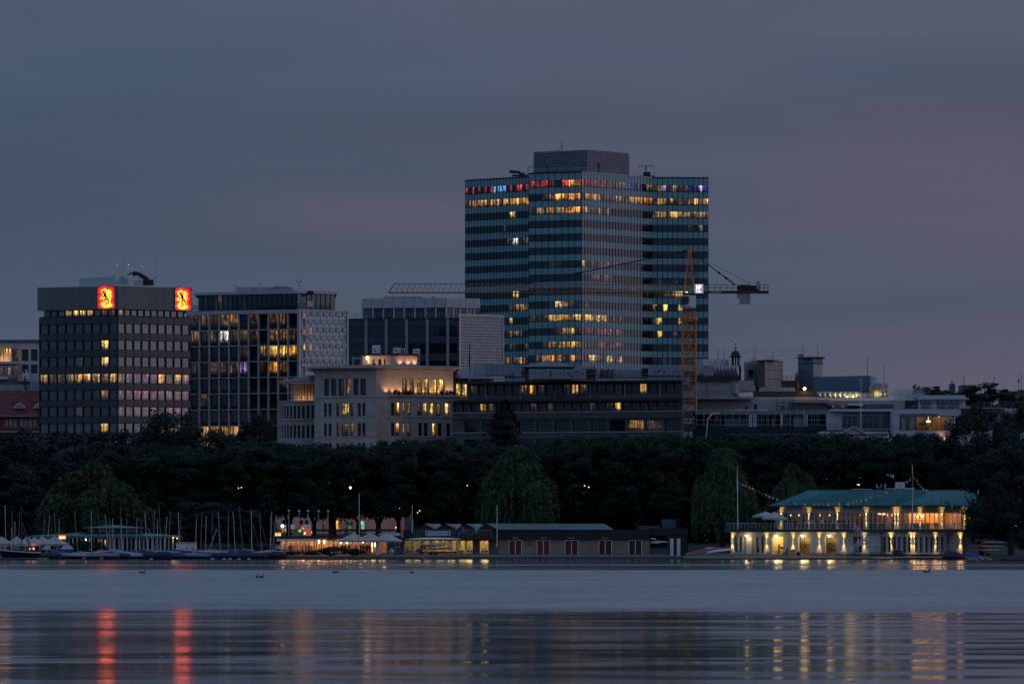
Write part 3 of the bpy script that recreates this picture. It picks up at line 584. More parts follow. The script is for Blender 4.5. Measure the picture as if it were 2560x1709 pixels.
# ================================================================== white gridded block with the folded side wall
def grid_block():
    Ff=Fac.px(466,1363,747,1350); Sf=Fac.px(747,1350,871,1357); zb=base_z(1350)
    root=empty('gridded_office_block',(X(747,1360),1360,zb),'office block with a white grid of columns and a folded pale concrete side wall','building')
    M['lilac']=mat('pale_concrete_grid',(.43,.40,.43),.65,var=.08); z=lambda py:Ff.z(py,Ff.L); zt=z(773)
    core=MB(); core.prism([Ff.xy(.3,-.9),(X(747,1351.2),1351.3),Sf.xy(Sf.L-.3,-.6),(X(871,1390),1390),(X(466,1390),1390)],zb,z(775)); wpart('core',core,M['black'],root)
    edge=[z(v) for v in (782.5,822.5,862,902,942,982,1022,1062.5,1103,1143)]
    nb=11; uc=[Ff.u(460+v/3.484) for v in (47,132,218,303,389,475,560,646,732,817,903,990)]
    rows=light_rows('''dwdwo.d.dd.RO
       wdwWddd.wwd
       .....d.wYYO
       d.pdwP.dOd.
       ...,....,d.
       .d..,......
       ,,,,,,,,,,,
       dyyyydd....
       dyd........''')
    slab=MB(); Ff.box(slab,0,Ff.L,z(782.5),zt,-.7,.16)
    wpart('parapet',slab,M['lilac'],root)
    for i in range(1,10): q=MB(); Ff.box(q,0,Ff.L,edge[i]-.10,edge[i]+.09,-.7,.12); wpart('floor_slab',q,M['lilac'],root)
    cm=None
    for k in range(12):
        q=MB(); u=uc[k]
        for i in range(9): Ff.box(q,max(0,u-.13),u+.13,edge[i+1]+.09,(edge[i]-.10 if i else z(782.5)),-.7,.06)
        wpart('column',q,M['lilac'],root)
    for i in range(9):
        h=(edge[i]-.10 if i else z(782.5))-(edge[i+1]+.09)
        for k in range(11):
            a,b=uc[k]+.13,uc[k+1]-.13; w=win(b-a,h,3,1,.05,M['black'],M['glass'],low=.75,bar=.09)
            Ff.put(w,'window',root,a,edge[i+1]+.09,-.55,lit(rows[i][k],.4))
    # folded wall: each panel is a pleat with a lens-shaped slit
    fm=mat('folded_concrete_panel',(.60,.575,.56),.7,var=.06); W=Sf.u(460+1105/3.484)-Sf.u(460+1050/3.484); H=1.8
    def pleat(open_):
        b=MB(); w,h=W/2,H/2; o=.10 if open_ else .05
        TL,TR,BR,BL=(-w,-.05,h),(w,-.05,h),(w,-.05,-h),(-w,-.05,-h); T,B=(0,-.05,h*.99),(0,-.05,-h*.99); l,r_=(-w*o*2.0,.32,0),(w*o*2.0,.32,0); ml,mr_=(-w,-.40,0),(w,-.40,0)
        b.idx([TL,TR,BR,BL,T,B,l,r_,ml,mr_],[(0,6,4),(3,5,6),(0,8,6),(8,3,6),(1,4,7),(2,7,5),(1,7,9),(9,7,2),(0,4,1),(3,2,5)],0)
        b.face([(l[0],.30,0),(0,.0,B[2]*.95),(r_[0],.30,0),(0,.0,T[2]*.95)],1,[(0,.5),(.5,.4),(1,.5),(.5,1)]); return b.mesh('wall_panel',[fm,M['glass']])
    A,B=pleat(True),pleat(False); zz=z(776.5); n=int((Sf.L-.9)/W)
    q=MB(); Sf.box(q,0,.55,zb,zt,-.6,.10); Sf.box(q,.55,Sf.L,z(776.5),zt,-.6,.12); Sf.box(q,Sf.L-.35,Sf.L,zb,z(776.5),-.6,.10); wpart('corner_frame',q,mat('pale_frame',(.55,.53,.52),.6),root)
    q=MB(); Sf.box(q,.55,Sf.L-.35,zb,z(776.5),-.6,-.45); wpart('wall',q,fm,root)
    for j in range(14):
        for k in range(n-(j%2)+1):
            u=.75+W*(k+.5)+(W/2 if j%2 else 0)
            if u+W/2>Sf.L-.3: continue
            c=(0,0,0,0)
            if j%2==0 and ((j==4 and k<3) or (j==2 and k<2) or (j==0 and k<1)): c=lit('Y' if j==4 else 'o',.1)
            Sf.put(A if j%2==0 else B,'wall_panel',root,u,zz-H*(j+.5)*.99,.02,c)
    # penthouse
    Pf=Fac.px(496,1366,742,1355); Ps=Fac.px(742,1355,837,1360); pz0,pz1=zt,z(730)
    q=MB(); q.prism([Pf.xy(0,0),Pf.xy(Pf.L,0),Ps.xy(Ps.L,0),(X(837,1380),1380),(X(496,1380),1380)],pz0,pz1-.15); wpart('penthouse',q,M['black'],root)
    q=MB(); q.prism([Pf.xy(-.6,.9),(X(744,1353.5),1353.4),Ps.xy(Ps.L+.2,.8),(X(838,1382),1382),(X(494,1382),1382)],pz1-.15,pz1+.45); wpart('penthouse_roof',q,M['lilac'],root)
    for fac,n_ in ((Pf,20),(Ps,8)):
        w=fac.L/n_; me=win(w-.1,pz1-pz0-.25,1,1,.05,M['black'],M['tglass'])
        for k in range(n_): fac.put(me,'window',root,w*k+.05,pz0+.03,.08,lit('.,.,d,,..,...............'[k]) if fac is Pf else lit('.'))
    q=MB(); D_=1366; q.box(X(591,D_),X(733,D_),D_,D_+8,Z(729,D_),Z(717.5,D_)); q.box(X(684,D_),X(722,D_),D_-.5,D_+4,Z(718,D_),Z(715,D_)); wpart('plant_room',q,M['zinc'],root)
    for px,a,b in ((588,729,714),(648.5,722,708)): q=MB(); D_=1362; q.tube((X(px,D_),D_,Z(a,D_)),(X(px,D_),D_,Z(b,D_)),.06,4); q.tube((X(px-4,D_),D_,Z(b+2,D_)),(X(px+5,D_),D_,Z(b+2,D_)),.06,4); wpart('antenna',q,M['grey'],root)
    q=MB(); D_=1357; q.tube((X(748,D_),D_,Z(725,D_)),(X(748,D_),D_,Z(704,D_)),.09,5); q.path([(X(742,D_),D_,Z(703,D_)),(X(748,D_),D_,Z(706,D_)),(X(754,D_),D_,Z(701,D_))],.06,4)
    for px,py in ((742,703),(754,701)): q.lathe(X(px,D_),D_,[(.03,Z(py,D_)-.2),(.2,Z(py,D_)),(.03,Z(py,D_)+.3)],6)
    wpart('weather_mast',q,M['grey'],root)
    q=MB(); rail(q,[Ff.p(.5,zt,-.4),Ff.p(Ff.L-.2,zt,-.4),Sf.p(Sf.L-.2,zt,-.4)],1.25,.03,1.3,2); wpart('roof_railing',q,M['black'],root)
    q=MB(); Sf.box(q,Sf.u(839),Sf.L-.1,zt,zt+1.3,-.32,-.28); Ff.box(q,Ff.u(478),Ff.u(496),zt,zt+1.3,-.32,-.28); wpart('glass_balustrade',q,M['railglass'],root)
    D_=1352; x=lambda px:X(px,D_); zy=lambda py:Z(py,D_)
    c0=empty('facade_crane',(x(760),D_,zt),'dark window-cleaning crane on the corner of the gridded block','crane')
    q=MB(); q.tube((x(748),D_,zy(745)),(x(775),D_,zy(730)),.3,6); q.box(x(768),x(783),D_-.6,D_+.6,zy(737),zy(727)); q.tube((x(780),D_,zy(732)),(x(783),D_,zy(728)),.3,5); wpart('jib',q,M['black'],c0)
    q=MB(); q.box(x(748),x(758),D_-.5,D_+.7,zy(752),zy(741)); q.box(x(746),x(760),D_-.7,D_+.9,zy(771),zy(753)); wpart('machine_box',q,M['grey'],c0)
    q=MB(); q.box(x(768),x(784),D_-1.2,D_-.9,zy(767),zy(753)); wpart('cradle',q,M['offwhite'],c0)
grid_block()
# ================================================================== dark blue block with pyramid-panelled side
def blue_block():
    Ff=Fac.px(866,1482,1147,1475); Sf=Fac.px(1147,1475,1259,1484); zb=base_z(1475)
    root=empty('blue_office_block',(X(1147,1490),1490,zb),'dark blue office block with pale piers and a silver end wall of small pyramids','building')
    z=lambda py:Ff.z(py,Ff.L); zt=z(794); M['bluep']=mat('dark_blue_panel',(.02,.028,.055),.3,var=.08,ior=1.7)
    core=MB(); core.prism([Ff.xy(0,-.6),Ff.xy(Ff.L,-.5),Sf.xy(Sf.L,-.6),(X(1259,1510),1510),(X(866,1510),1510)],zb,zt); wpart('core',core,M['black'],root)
    piers=[915.7,966,1017,1068.5,1119.8]; us=[0]+[Ff.u(p_) for p_ in piers]+[Ff.L]
    for u in us[1:-1]: q=MB(); Ff.box(q,u-.32,u+.32,zb,z(796),-.5,.25); wpart('pier',q,M['zinc'],root)
    q=MB(); Ff.box(q,0,Ff.L,z(796),zt+.05,-.5,.3); wpart('parapet',q,M['bluep'],root)
    rows=[(839,814),(883,857),(927,901)]; last=796
    for a,b in rows:
        for i in range(len(us)-1):
            x0,x1=us[i]+(.32 if i else 0),us[i+1]-(.32 if i<len(us)-2 else 0)
            pm=panel_mesh('facade_panel',x1-x0-.06,z(last)-z(b)-.06,.08,M['bluep']); Ff.put(pm,'facade_panel',root,x0+.03,z(b)+.03,-.3)
            n=4 if x1-x0>3.5 else 2; Ff.put(win(x1-x0-.1,z(b)-z(a)-.04,n,2,.07,M['black'],M['glass']),'window',root,x0+.05,z(a)+.02,-.35,lit('.'))
        last=a
    q=MB(); Ff.box(q,us[0],us[-1],zb,z(927),-.45,-.28); wpart('wall',q,M['bluep'],root)
    # end wall of small pyramids (a few pixels each)
    sm=mat('silver_pyramid_panel',(.50,.48,.48),.45,.4,var=.08); z1=Sf.z(784.5); q=MB(); Sf.box(q,0,Sf.L,zb,z1,-.5,-.05); Sf.box(q,0,.45,zb,z1,-.05,.2); Sf.box(q,Sf.L-.25,Sf.L,zb,z1,-.05,.2); Sf.box(q,.45,Sf.L-.25,z1-.45,z1,-.05,.2); wpart('end_wall',q,sm,root)
    q=MB(); nx_,nz_=19,27; w=(Sf.L-.72)/nx_; h=.735
    for j in range(nz_):
        for i in range(nx_):
            u0=.46+w*i; zz=z1-.47-h*(j+1); P=lambda a,b,c: Sf.p(u0+w*a,zz+h*b,c)
            q.idx([P(.03,.04,0),P(.97,.04,0),P(.97,.96,0),P(.03,.96,0),P(.5,.45,.26)],[(0,1,4),(1,2,4),(2,3,4),(3,0,4)])
    o=wpart('pyramid_cladding',q,sm,root); o['kind']='stuff'
    # penthouse
    Pf=Fac.px(904,1494,1114,1489); Ps=Fac.px(1114,1489,1200,1494); fa=mat('pale_fascia',(.44,.45,.46),.6,var=.06); y0=Pf.z(795,Pf.L); y1=Pf.z(769,Pf.L); y2=Pf.z(744,Pf.L)
    q=MB(); q.prism([Pf.xy(.2,-.5),Pf.xy(Pf.L,-.5),Ps.xy(Ps.L-.2,-.5),(X(1200,1508),1508),(X(904,1508),1508)],zt-.5,y2-.2); wpart('penthouse',q,M['black'],root)
    for fac,n in ((Pf,8),(Ps,5)):
        w=fac.L/n
        for k in range(n):
            fac.put(panel_mesh('fascia_panel',w-.06,y2-y1-.03,.5,fa),'fascia_panel',root,w*k+.03,y1+.03,-.3)
            fac.put(win(w-.6,y1-y0-.05,3,1,.08,M['black'],M['glass']),'window',root,w*k+.45,y0+.02,-.1,lit(',' if (k*7)%3==0 else '.'))
            qq=MB(); fac.box(qq,w*k,w*k+.42,y0,y1,-.3,.05); wpart('pier',qq,fa,root)
    q=MB(); D_=1498
    for i in range(7): x=X(960+i*14,D_); q.box8([(x,D_,Z(744,D_)),(x+1.3,D_,Z(744,D_)),(x+1.3,D_+2,Z(744,D_)),(x,D_+2,Z(744,D_)),(x,D_,Z(741,D_)),(x+1.3,D_,Z(741,D_)),(x+1.3,D_+2,Z(738.5,D_)),(x,D_+2,Z(738.5,D_))])
    q.box(X(1079,D_),X(1087,D_),D_,D_+1,Z(744,D_),Z(740,D_)); wpart('solar_panels',q,M['zinc'],root)
    q=MB(); rail(q,[Ff.p(.2,zt+.1,-.2),Ff.p(Ff.L-.3,zt+.1,-.2)],1.1,.04,2.2,2); wpart('roof_railing',q,M['grey'],root)
    q=MB(); Sf.box(q,-.1,.1,zb,z(796),-.3,.05); wpart('corner_post',q,M['black'],root)
blue_block()
# ================================================================== tall glass tower
def glass_tower():
    pa,pb,pc,pe,pf_,ph=[(X(a,D),D) for a,D in ((1163,1664),(1322,1647),(1322,1632),(1454,1625),(1631,1650.5),(1771,1652))]
    zb=base_z(1625); root=empty('glass_tower',(X(1454,1640),1640,zb),'tall glass office tower with lit top floors and a louvred box on its roof','building')
    fs=[('w',Fac(*pa,*pb),20),('l',Fac(*pc,*pe),8),('r',Fac(*pe,*pf_),23),('e',Fac(*pf_,*ph),11)]
    Lf=fs[1][1]; z=lambda py:Lf.z(py,Lf.L); pitch=z(0)-z(33.65)
    zt=z(431.5); tops=[z(449)-pitch*i for i in range(24)]; wh=z(449)-z(466.8); n=24
    n=min(n,int((tops[0]-zb-6)/pitch))
    core=MB(); ins=.35
    core.prism([fs[0][1].xy(.1,-ins),fs[0][1].xy(fs[0][1].L,-ins),fs[1][1].xy(.1,-ins),(pe[0],pe[1]+.45),fs[2][1].xy(fs[2][1].L,-ins),fs[3][1].xy(fs[3][1].L-.1,-ins),(ph[0]-.3,1690),(pa[0]+.3,1690)],zb,zt-.15)
    wpart('core',core,M['black'],root)
    M['spandrel']=mat('teal_spandrel_glass',(.165,.355,.40),.25,var=.10,scale=.3,ior=1.5); M['mull']=mat('dark_mullion',(.012,.018,.024),.4)
    rows={'w':light_rows('''r.R.r.r.RCCCC.r.RR.r
      dyyyyyydyyydyyyYYyyy
      ..............YY....
      .........,..d.......
      .............ddWWddw
      ....................
      ..,.................
      ..,.............,...
      ...............YY...
      ..............ddwwyw
      ............,.y.....
      .............dwdwd..
      ..............dd...w
      YOYdyywydyyddwdddyyd'''),'l':light_rows('''RrRr.ROO
      ..dwOOOO
      dwwOwOOO
      ........
      ........
      ........
      ...,d...
      ........
      .,......
      ...,Ywdd
      dddYyyyY
      ....dyYd
      ..dyyyYw
      .dyOydyd'''),'r':light_rows('''RrrRrrRrdpdpwwbbb.b..ww
      .yyYyyddrddyyddwOoOOoRO
      yywwdyddo.......,......
      ,...,..,...............
      ,......................
      .......................
      yd,p,pppppppp..........
      ...ppp.ppp.............
      ,......................
      .p..,..................
      wYYYYYYYd.p,p..........
      ppppppppppppp..........
      ppppppppppppp..........
      pdyYypddYYddy..........'''),'e':light_rows('''dwPdwddbBPbb
      dYwydddwYwyw
      wywYYwyyywww
      .......d.w..
      ...........,
      ......,.....
      ...........
      .,..,......
      ..ddyYYd...
      w.Y..Y......
      wY...Y......
      .Y..d......
      ...,.......
      ..,,.......''')}
    big=[]
    for nm,fac,nb in fs:
        w=fac.L/nb; solo=nm in 'le'
        mu=MB()
        for k in range(nb+1): u=w*k; fac.box(mu,max(0,u-.05),min(fac.L,u+.05),zb,zt,-.3,.09)
        wpart('mullions',mu,M['mull'],root)
        pw,ps=MB(),MB()
        for i in range(n):
            z1=tops[i]; z0=z1-wh; zs=tops[i-1]-wh if i else zt
            for k in range(nb):
                ch=rows[nm][i][k] if i<len(rows[nm]) and k<len(rows[nm][i]) else '.'
                u=w*k+.05
                if solo and i<15:
                    fac.put(win(w-.1,wh,1,1,.035,M['mull'],M['tglass']),'window',root,u,z0,-.05,lit(ch,.4))
                    fac.put(panel_mesh('spandrel_panel',w-.12,zs-z1-.06,.05,M['spandrel']),'spandrel_panel',root,u+.01,z1+.03,-.02)
                else:
                    P=lambda a,b,c=-.04: fac.p(a,b,c)
                    pw.face([P(u,z0),P(u+w-.1,z0),P(u+w-.1,z1),P(u,z1)],0,[(0,0),(1,0),(1,1),(0,1)],lit(ch,.4)); fac.box(ps,u+.01,u+w-.11,z1+.03,zs-.03,-.15,.03)
        if pw.f:
            o=wpart('window_bands',pw,M['tglass'],root); o['kind']='stuff'; o=wpart('spandrel_bands',ps,M['spandrel'],root); o['kind']='stuff'
        q=MB(); fac.box(q,.0,fac.L,zt,zt+.35,-.5,.12); wpart('coping',q,M['zinc'] if nm=='r' else M['mull'],root)
    zf=zt-.15; 
    # roof box with louvres
    A=Fac.px(1334,1650,1468,1641); B=Fac.px(1468,1641,1573,1655); zt2=A.z(374,A.L); zb2=zt
    q=MB(); q.prism([A.xy(.1,-.3),A.xy(A.L,-.3),B.xy(B.L-.1,-.3),(X(1573,1675),1675),(X(1334,1675),1675)],zb2,zt2-.1); wpart('roof_box',q,M['navy'],root)
    q=MB()
    for fac in (A,B):
        m_=int((zt2-zb2)/.42)
        for i in range(m_): fac.box(q,0,fac.L,zb2+.42*i,zb2+.42*i+.22,-.3,.0)
        k_=int(fac.L/.8)
        for i in range(k_+1): u=fac.L*i/k_; fac.box(q,max(0,u-.05),min(fac.L,u+.05),zb2,zt2+.1,.0,.08)
    o=wpart('louvre_screen',q,mat('blue_grey_louvre',(.21,.26,.33),.5,.2),root); o['kind']='stuff'
    q=MB()
    for px in (1367,1496): D_=1646 if px<1400 else 1643; q.box(X(px-2.5,D_),X(px+2.5,D_),D_-2,D_-1.5,zt,Z(417 if px<1400 else 410,D_))
    wpart('roof_door',q,M['black'],root)
    q=MB(); rail(q,[Lf.p(.5,zt+.3,-.8),Lf.p(Lf.L-.2,zt+.3,-1.2),fs[2][1].p(fs[2][1].L*.55,zt+.3,-1)],1.1,.05,1.3,2); wpart('roof_railing',q,M['zinc'],root)
    q=MB(); D_=1652; q.tube((X(1404.5,D_),D_,Z(376,D_)),(X(1404.5,D_),D_,Z(355.5,D_)),.12,5); q.tube((X(1404.5,D_),D_,Z(363,D_)),(X(1407,D_),D_,Z(359,D_)),.08,4); q.tube((X(1404.5,D_),D_,Z(368,D_)),(X(1402,D_),D_,Z(364,D_)),.08,4); q.path([(X(1388,D_),D_,Z(375,D_)),(X(1396,D_),D_,Z(375,D_)),(X(1398,D_),D_,Z(371,D_))],.1,4); wpart('antenna',q,M['grey'],root)
    D_=1640; x=lambda px:X(px,D_); zy=lambda py:Z(py,D_)
    c0=empty('facade_crane',(x(1298),D_,zt-1),'dark window-cleaning crane on the left roof edge of the glass tower','crane')
    q=MB(); q.tube((x(1274),D_,zy(429)),(x(1300),D_,zy(431)),.45,6); q.box(x(1285),x(1302),D_-.5,D_+.5,zy(434),zy(430)); q.box(x(1280),x(1320),D_-.8,D_+1.2,zy(441),zy(437)); q.box(x(1297),x(1312),D_-.6,D_+.6,zy(438),zy(432)); wpart('jib',q,M['black'],c0)
    q=MB(); q.path([(x(1320),D_,zy(440)),(x(1320),D_,zy(420)),(x(1324),D_,zy(416.5)),(x(1333),D_,zy(417))],.14,5); wpart('davit',q,M['grey'],c0)
    D_=1655; c0=empty('facade_crane',(x(1617),D_,zt-.5),'dark roof crane with a frame right of the louvred box of the glass tower','crane')
    q=MB(); q.box(x(1608),x(1626),D_-.8,D_+.8,zy(440),zy(430.5)); q.box(x(1598),x(1636),D_-1.2,D_+1.2,zy(445),zy(440)); q.tube((x(1615),D_,zy(431)),(x(1615),D_,zy(415)),.16,5); wpart('machine_box',q,M['black'],c0)
    q=MB(); q.tube((x(1598),D_,zy(415)),(x(1635),D_,zy(415)),.13,5); q.tube((x(1598),D_,zy(415)),(x(1598),D_,zy(422)),.08,4); q.tube((x(1635),D_,zy(415)),(x(1635),D_,zy(440)),.08,4); wpart('davit',q,M['grey'],c0)
glass_tower()
# ================================================================== tower crane
def tower_crane():
    D=1125; x=lambda px:X(px,D); z=lambda py:Z(py,D); zb=base_z(D)
    root=empty('tower_crane',(x(1722.5),D,zb),'orange tower crane in front of the glass tower with a long lattice jib','crane')
    O=[M['orange']]
    q=MB(); lattice(q,(x(1722.5),D,zb),(x(1722.5),D,z(802)),2.45,2.45,22,.15,up=(0,1,0),rb=.09); wpart('mast',q,O,root)
    q=MB()
    for i in range(8): px=1722.5; q.box(x(1722.5)-.4,x(1722.5)+.4,D-.4,D+.4,z(1090-i*36),z(1089-i*36)+.06); q.tube((x(1722.5)-.25,D,z(1100-i*36)),(x(1722.5)+.1,D,z(1066-i*36)),.06,4)
    wpart('ladder',q,O,root)
    q=MB(); q.lathe(x(1722.5),D,[(1.45,z(802)),(1.7,z(797)),(1.7,z(792)),(1.25,z(791))],12); q.box(x(1700),x(1746),D-1.6,D+1.6,z(803),z(801.5)); 
    for px in (1710,1718,1727,1735): q.tube((x(px),D-.7,z(791)),(x(1714 if px<1722 else 1731),D-.7,z(772)),.16,5)
    q.box(x(1708),x(1738),D-.9,D+.9,z(775),z(771.5)); wpart('slewing_unit',q,O,root)
    # driver's cab
    cab=[(x(1699),z(762)),(x(1701),z(741)),(x(1703),z(739)),(x(1728),z(739)),(x(1728),z(770.5)),(x(1703),z(770.5)),(x(1700),z(768))]
    q=MB(); q.outline(cab,D-2.2,D-.95); q.box(x(1728)+.01,x(1739),D-2.0,D-.6,z(770.5),z(739.5)); c=wpart('cab',q,[M['white']],root)
    q=MB(); q.outline([(x(1699.5),z(760)),(x(1701),z(743)),(x(1719),z(741)),(x(1722),z(744)),(x(1721),z(761)),(x(1703),z(765))],D-2.24,D-2.2); o=link('cab_window',q.mesh('cab_window',[M['tglass']],(root.location.x,root.location.y,root.location.z)),c)
    tm=text_mesh('LIEBHERR',.42,.01,M['black']); o=link('lettering',tm,c,(x(1715.5)-root.location.x,-2.22,z(769.5)-root.location.z),(R(90),0,0))
    q=MB()
    for px in (1710,1735):
        for dy in (-.8,.8): q.tube((x(px),D+dy,z(733)),(x(1722.5 if px<1722 else 1726),D+dy*.2,z(628)),.17,5,r2=.12)
    for k in range(6):
        py=722-k*15; f=(733-py)/105; a,b=x(1710+12.5*f),x(1735-9*f); q.tube((a,D-.6*(1-f),z(py)),(b,D-.6*(1-f),z(py-7)),.06,4); q.tube((b,D-.6*(1-f),z(py-7)),(a,D-.6*(1-f),z(py-15)),.06,4)
    q.box(x(1719),x(1729),D-.3,D+.3,z(632),z(623)); q.lathe(x(1724),D,[(.3,z(623)),(.35,z(621)),(.1,z(619))],6); wpart('tower_head',q,O,root)
    q=MB(); q.box(x(1706),x(1741),D-1,D+1,z(738),z(732)); wpart('head_platform',q,[M['wood']],root)
    q=MB()
    for i in range(6): rail(q,[(x(1735),D-.9,z(714-i*12)),(x(1741),D-.9,z(714-i*12))],.8,.03,.5,2)
    q.tube((x(1741),D-.9,z(655)),(x(1741),D-.9,z(714)),.04,4); q.tube((x(1737),D-.9,z(655)),(x(1737),D-.9,z(714)),.04,4); wpart('head_ladder',q,[M['black']],root)
    # jib: one top chord, two bottom chords
    q=MB(); a,b=972,1706; n=54; h0,h1=711.5,711.0
    zc=lambda px:z(732-(a-px)/(b-a)*0) ; bot=lambda px,dy:(x(px),D+dy,z(731.5+ (px-a)/(b-a)*.5)); top=lambda px:(x(px),D,z(709.5+(px-a)/(b-a)*1.5))
    for dy in (-.75,.75): q.tube(bot(a,dy),bot(b+3,dy),.075,4)
    ta,tb=985,1686; q.tube(top(ta),top(tb),.075,4); q.tube(top(tb),(x(1709),D,z(727)),.11,4)
    for dy in (-.75,.75): q.tube(top(ta),bot(a,dy),.09,4)
    for i in range(n):
        p0=ta+(tb-ta)*i/n; p1=ta+(tb-ta)*(i+1)/n; pm=(p0+p1)/2
        for dy in (-.75,.75): q.tube(top(p0),bot(pm,dy),.036,3); q.tube(bot(pm,dy),top(p1),.036,3)
        q.tube(bot(pm,-.75),bot(pm,.75),.05,3)
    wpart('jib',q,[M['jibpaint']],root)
    q=MB(); q.path([(x(1724),D,z(626)),(x(1312),D,z(710))],.10,4); q.tube((x(1455),D,z(680)),(x(1312),D,z(710)),.13,4); q.tube((x(1716),D,z(626)),(x(1704),D,z(631)),.3,5); wpart('jib_tie',q,[M['black']],root)
    q=MB()
    for dy in (-.5,.5): q.tube((x(1726),D+dy*.4,z(628)),(x(1838+4*dy),D+dy,z(712)),.07,4); q.tube((x(1796),D+dy*.8,z(680)),(x(1800),D+dy*.8,z(684)),.2,4); q.tube((x(1813),D+dy*.9,z(693)),(x(1818),D+dy*.9,z(697)),.2,4)
    q.tube((x(1726),D,z(632)),(x(1872),D,z(707)),.035,4); wpart('counter_tie',q,[M['black']],root)
    # counter jib
    q=MB(); q.box(x(1735),x(1921),D-.9,D+.9,z(733.5),z(727)); cj=wpart('counter_jib',q,[M['wood']],root)
    q=MB(); rail(q,[(x(1742),D-.9,z(727)),(x(1846),D-.9,z(727))],1.1,.045,1.1,2); rail(q,[(x(1900),D-.9,z(727)),(x(1920),D-.9,z(727))],1.1,.045,.7,2); rail(q,[(x(1872),D-.9,z(713)),(x(1890),D-.9,z(713))],.4,.03,1,1); wpart('counter_railing',q,[M['black']],root)
    o=link('lettering',text_mesh('LIEBHERR',.52,.01,M['alu']),cj,(x(1789)-root.location.x,-.915,z(732.6)-root.location.z),(R(90),0,0))
    q=MB(); q.box(x(1842.5),x(1856),D-.7,D+.7,z(745),z(733.5)); q.box(x(1849.5)+.0,x(1868),D-.75,D+.75,z(760),z(745.02)); q.box(x(1856)+.03,x(1868),D-.75,D+.75,z(745),z(733.5)); q.box(x(1868)+.05,x(1876),D-.65,D+.65,z(760),z(733.5)); wpart('counterweight',q,[M['concrete']],root)
    q=MB(); q.box(x(1843),x(1898),D-.8,D+.8,z(727),z(714)); q.box(x(1850),x(1876),D-.6,D+.6,z(714),z(712)); q.box(x(1891),x(1899),D-.85,D-.82,z(724),z(704)); wpart('winch_house',q,[M['black']],root)
    q=MB(); q.box(x(1891),x(1898),D-1.3,D-.86,z(724),z(704)); wpart('switch_cabinet',q,[M['zinc']],root)
    # square illuminated sign
    q=MB(); q.box(x(1736),x(1757.5),D-1.5,D-1.25,z(733.5),z(711)); s=wpart('lit_sign',q,[emis('sign_face',(.32,.28,.42),1.0)],root)
    wl=emis('sign_letters',(1,.95,1),1.6); rx=x(1746.5)-root.location.x
    b=MB(); g_=lambda a,c,e,f:b.box(x(a)-root.location.x,x(c)-root.location.x,-1.56,-1.5,z(f)-root.location.z,z(e)-root.location.z)
    g_(1740.3,1742.3,713,726.5); g_(1742.3,1746,718.5,720.6); g_(1746,1748,713,726.5); g_(1748,1752,713,714.9); g_(1750.2,1752,714.9,720.6); g_(1748,1750.2,718.7,720.6); g_(1740.5,1752,729,731.5)
    link('sign_letters',b.mesh('sign_letters',[wl]),s)
    # trolley and hook
    q=MB(); q.box(x(1630),x(1643),D-.8,D+.8,z(735.5),z(732.6)); wpart('trolley',q,[M['black']],root)
    q=MB(); q.tube((x(1640),D,z(735)),(x(1640),D,z(764)),.03,4); q.tube((x(1642.5),D,z(735)),(x(1642.5),D,z(764)),.03,4); wpart('hoist_rope',q,[M['black']],root)
    q=MB(); q.box(x(1638.5),x(1644),D-.25,D+.25,z(773),z(764)); q.tube((x(1641),D,z(773)),(x(1641),D,z(777)),.14,5); wpart('hook_block',q,[M['black']],root)
tower_crane()
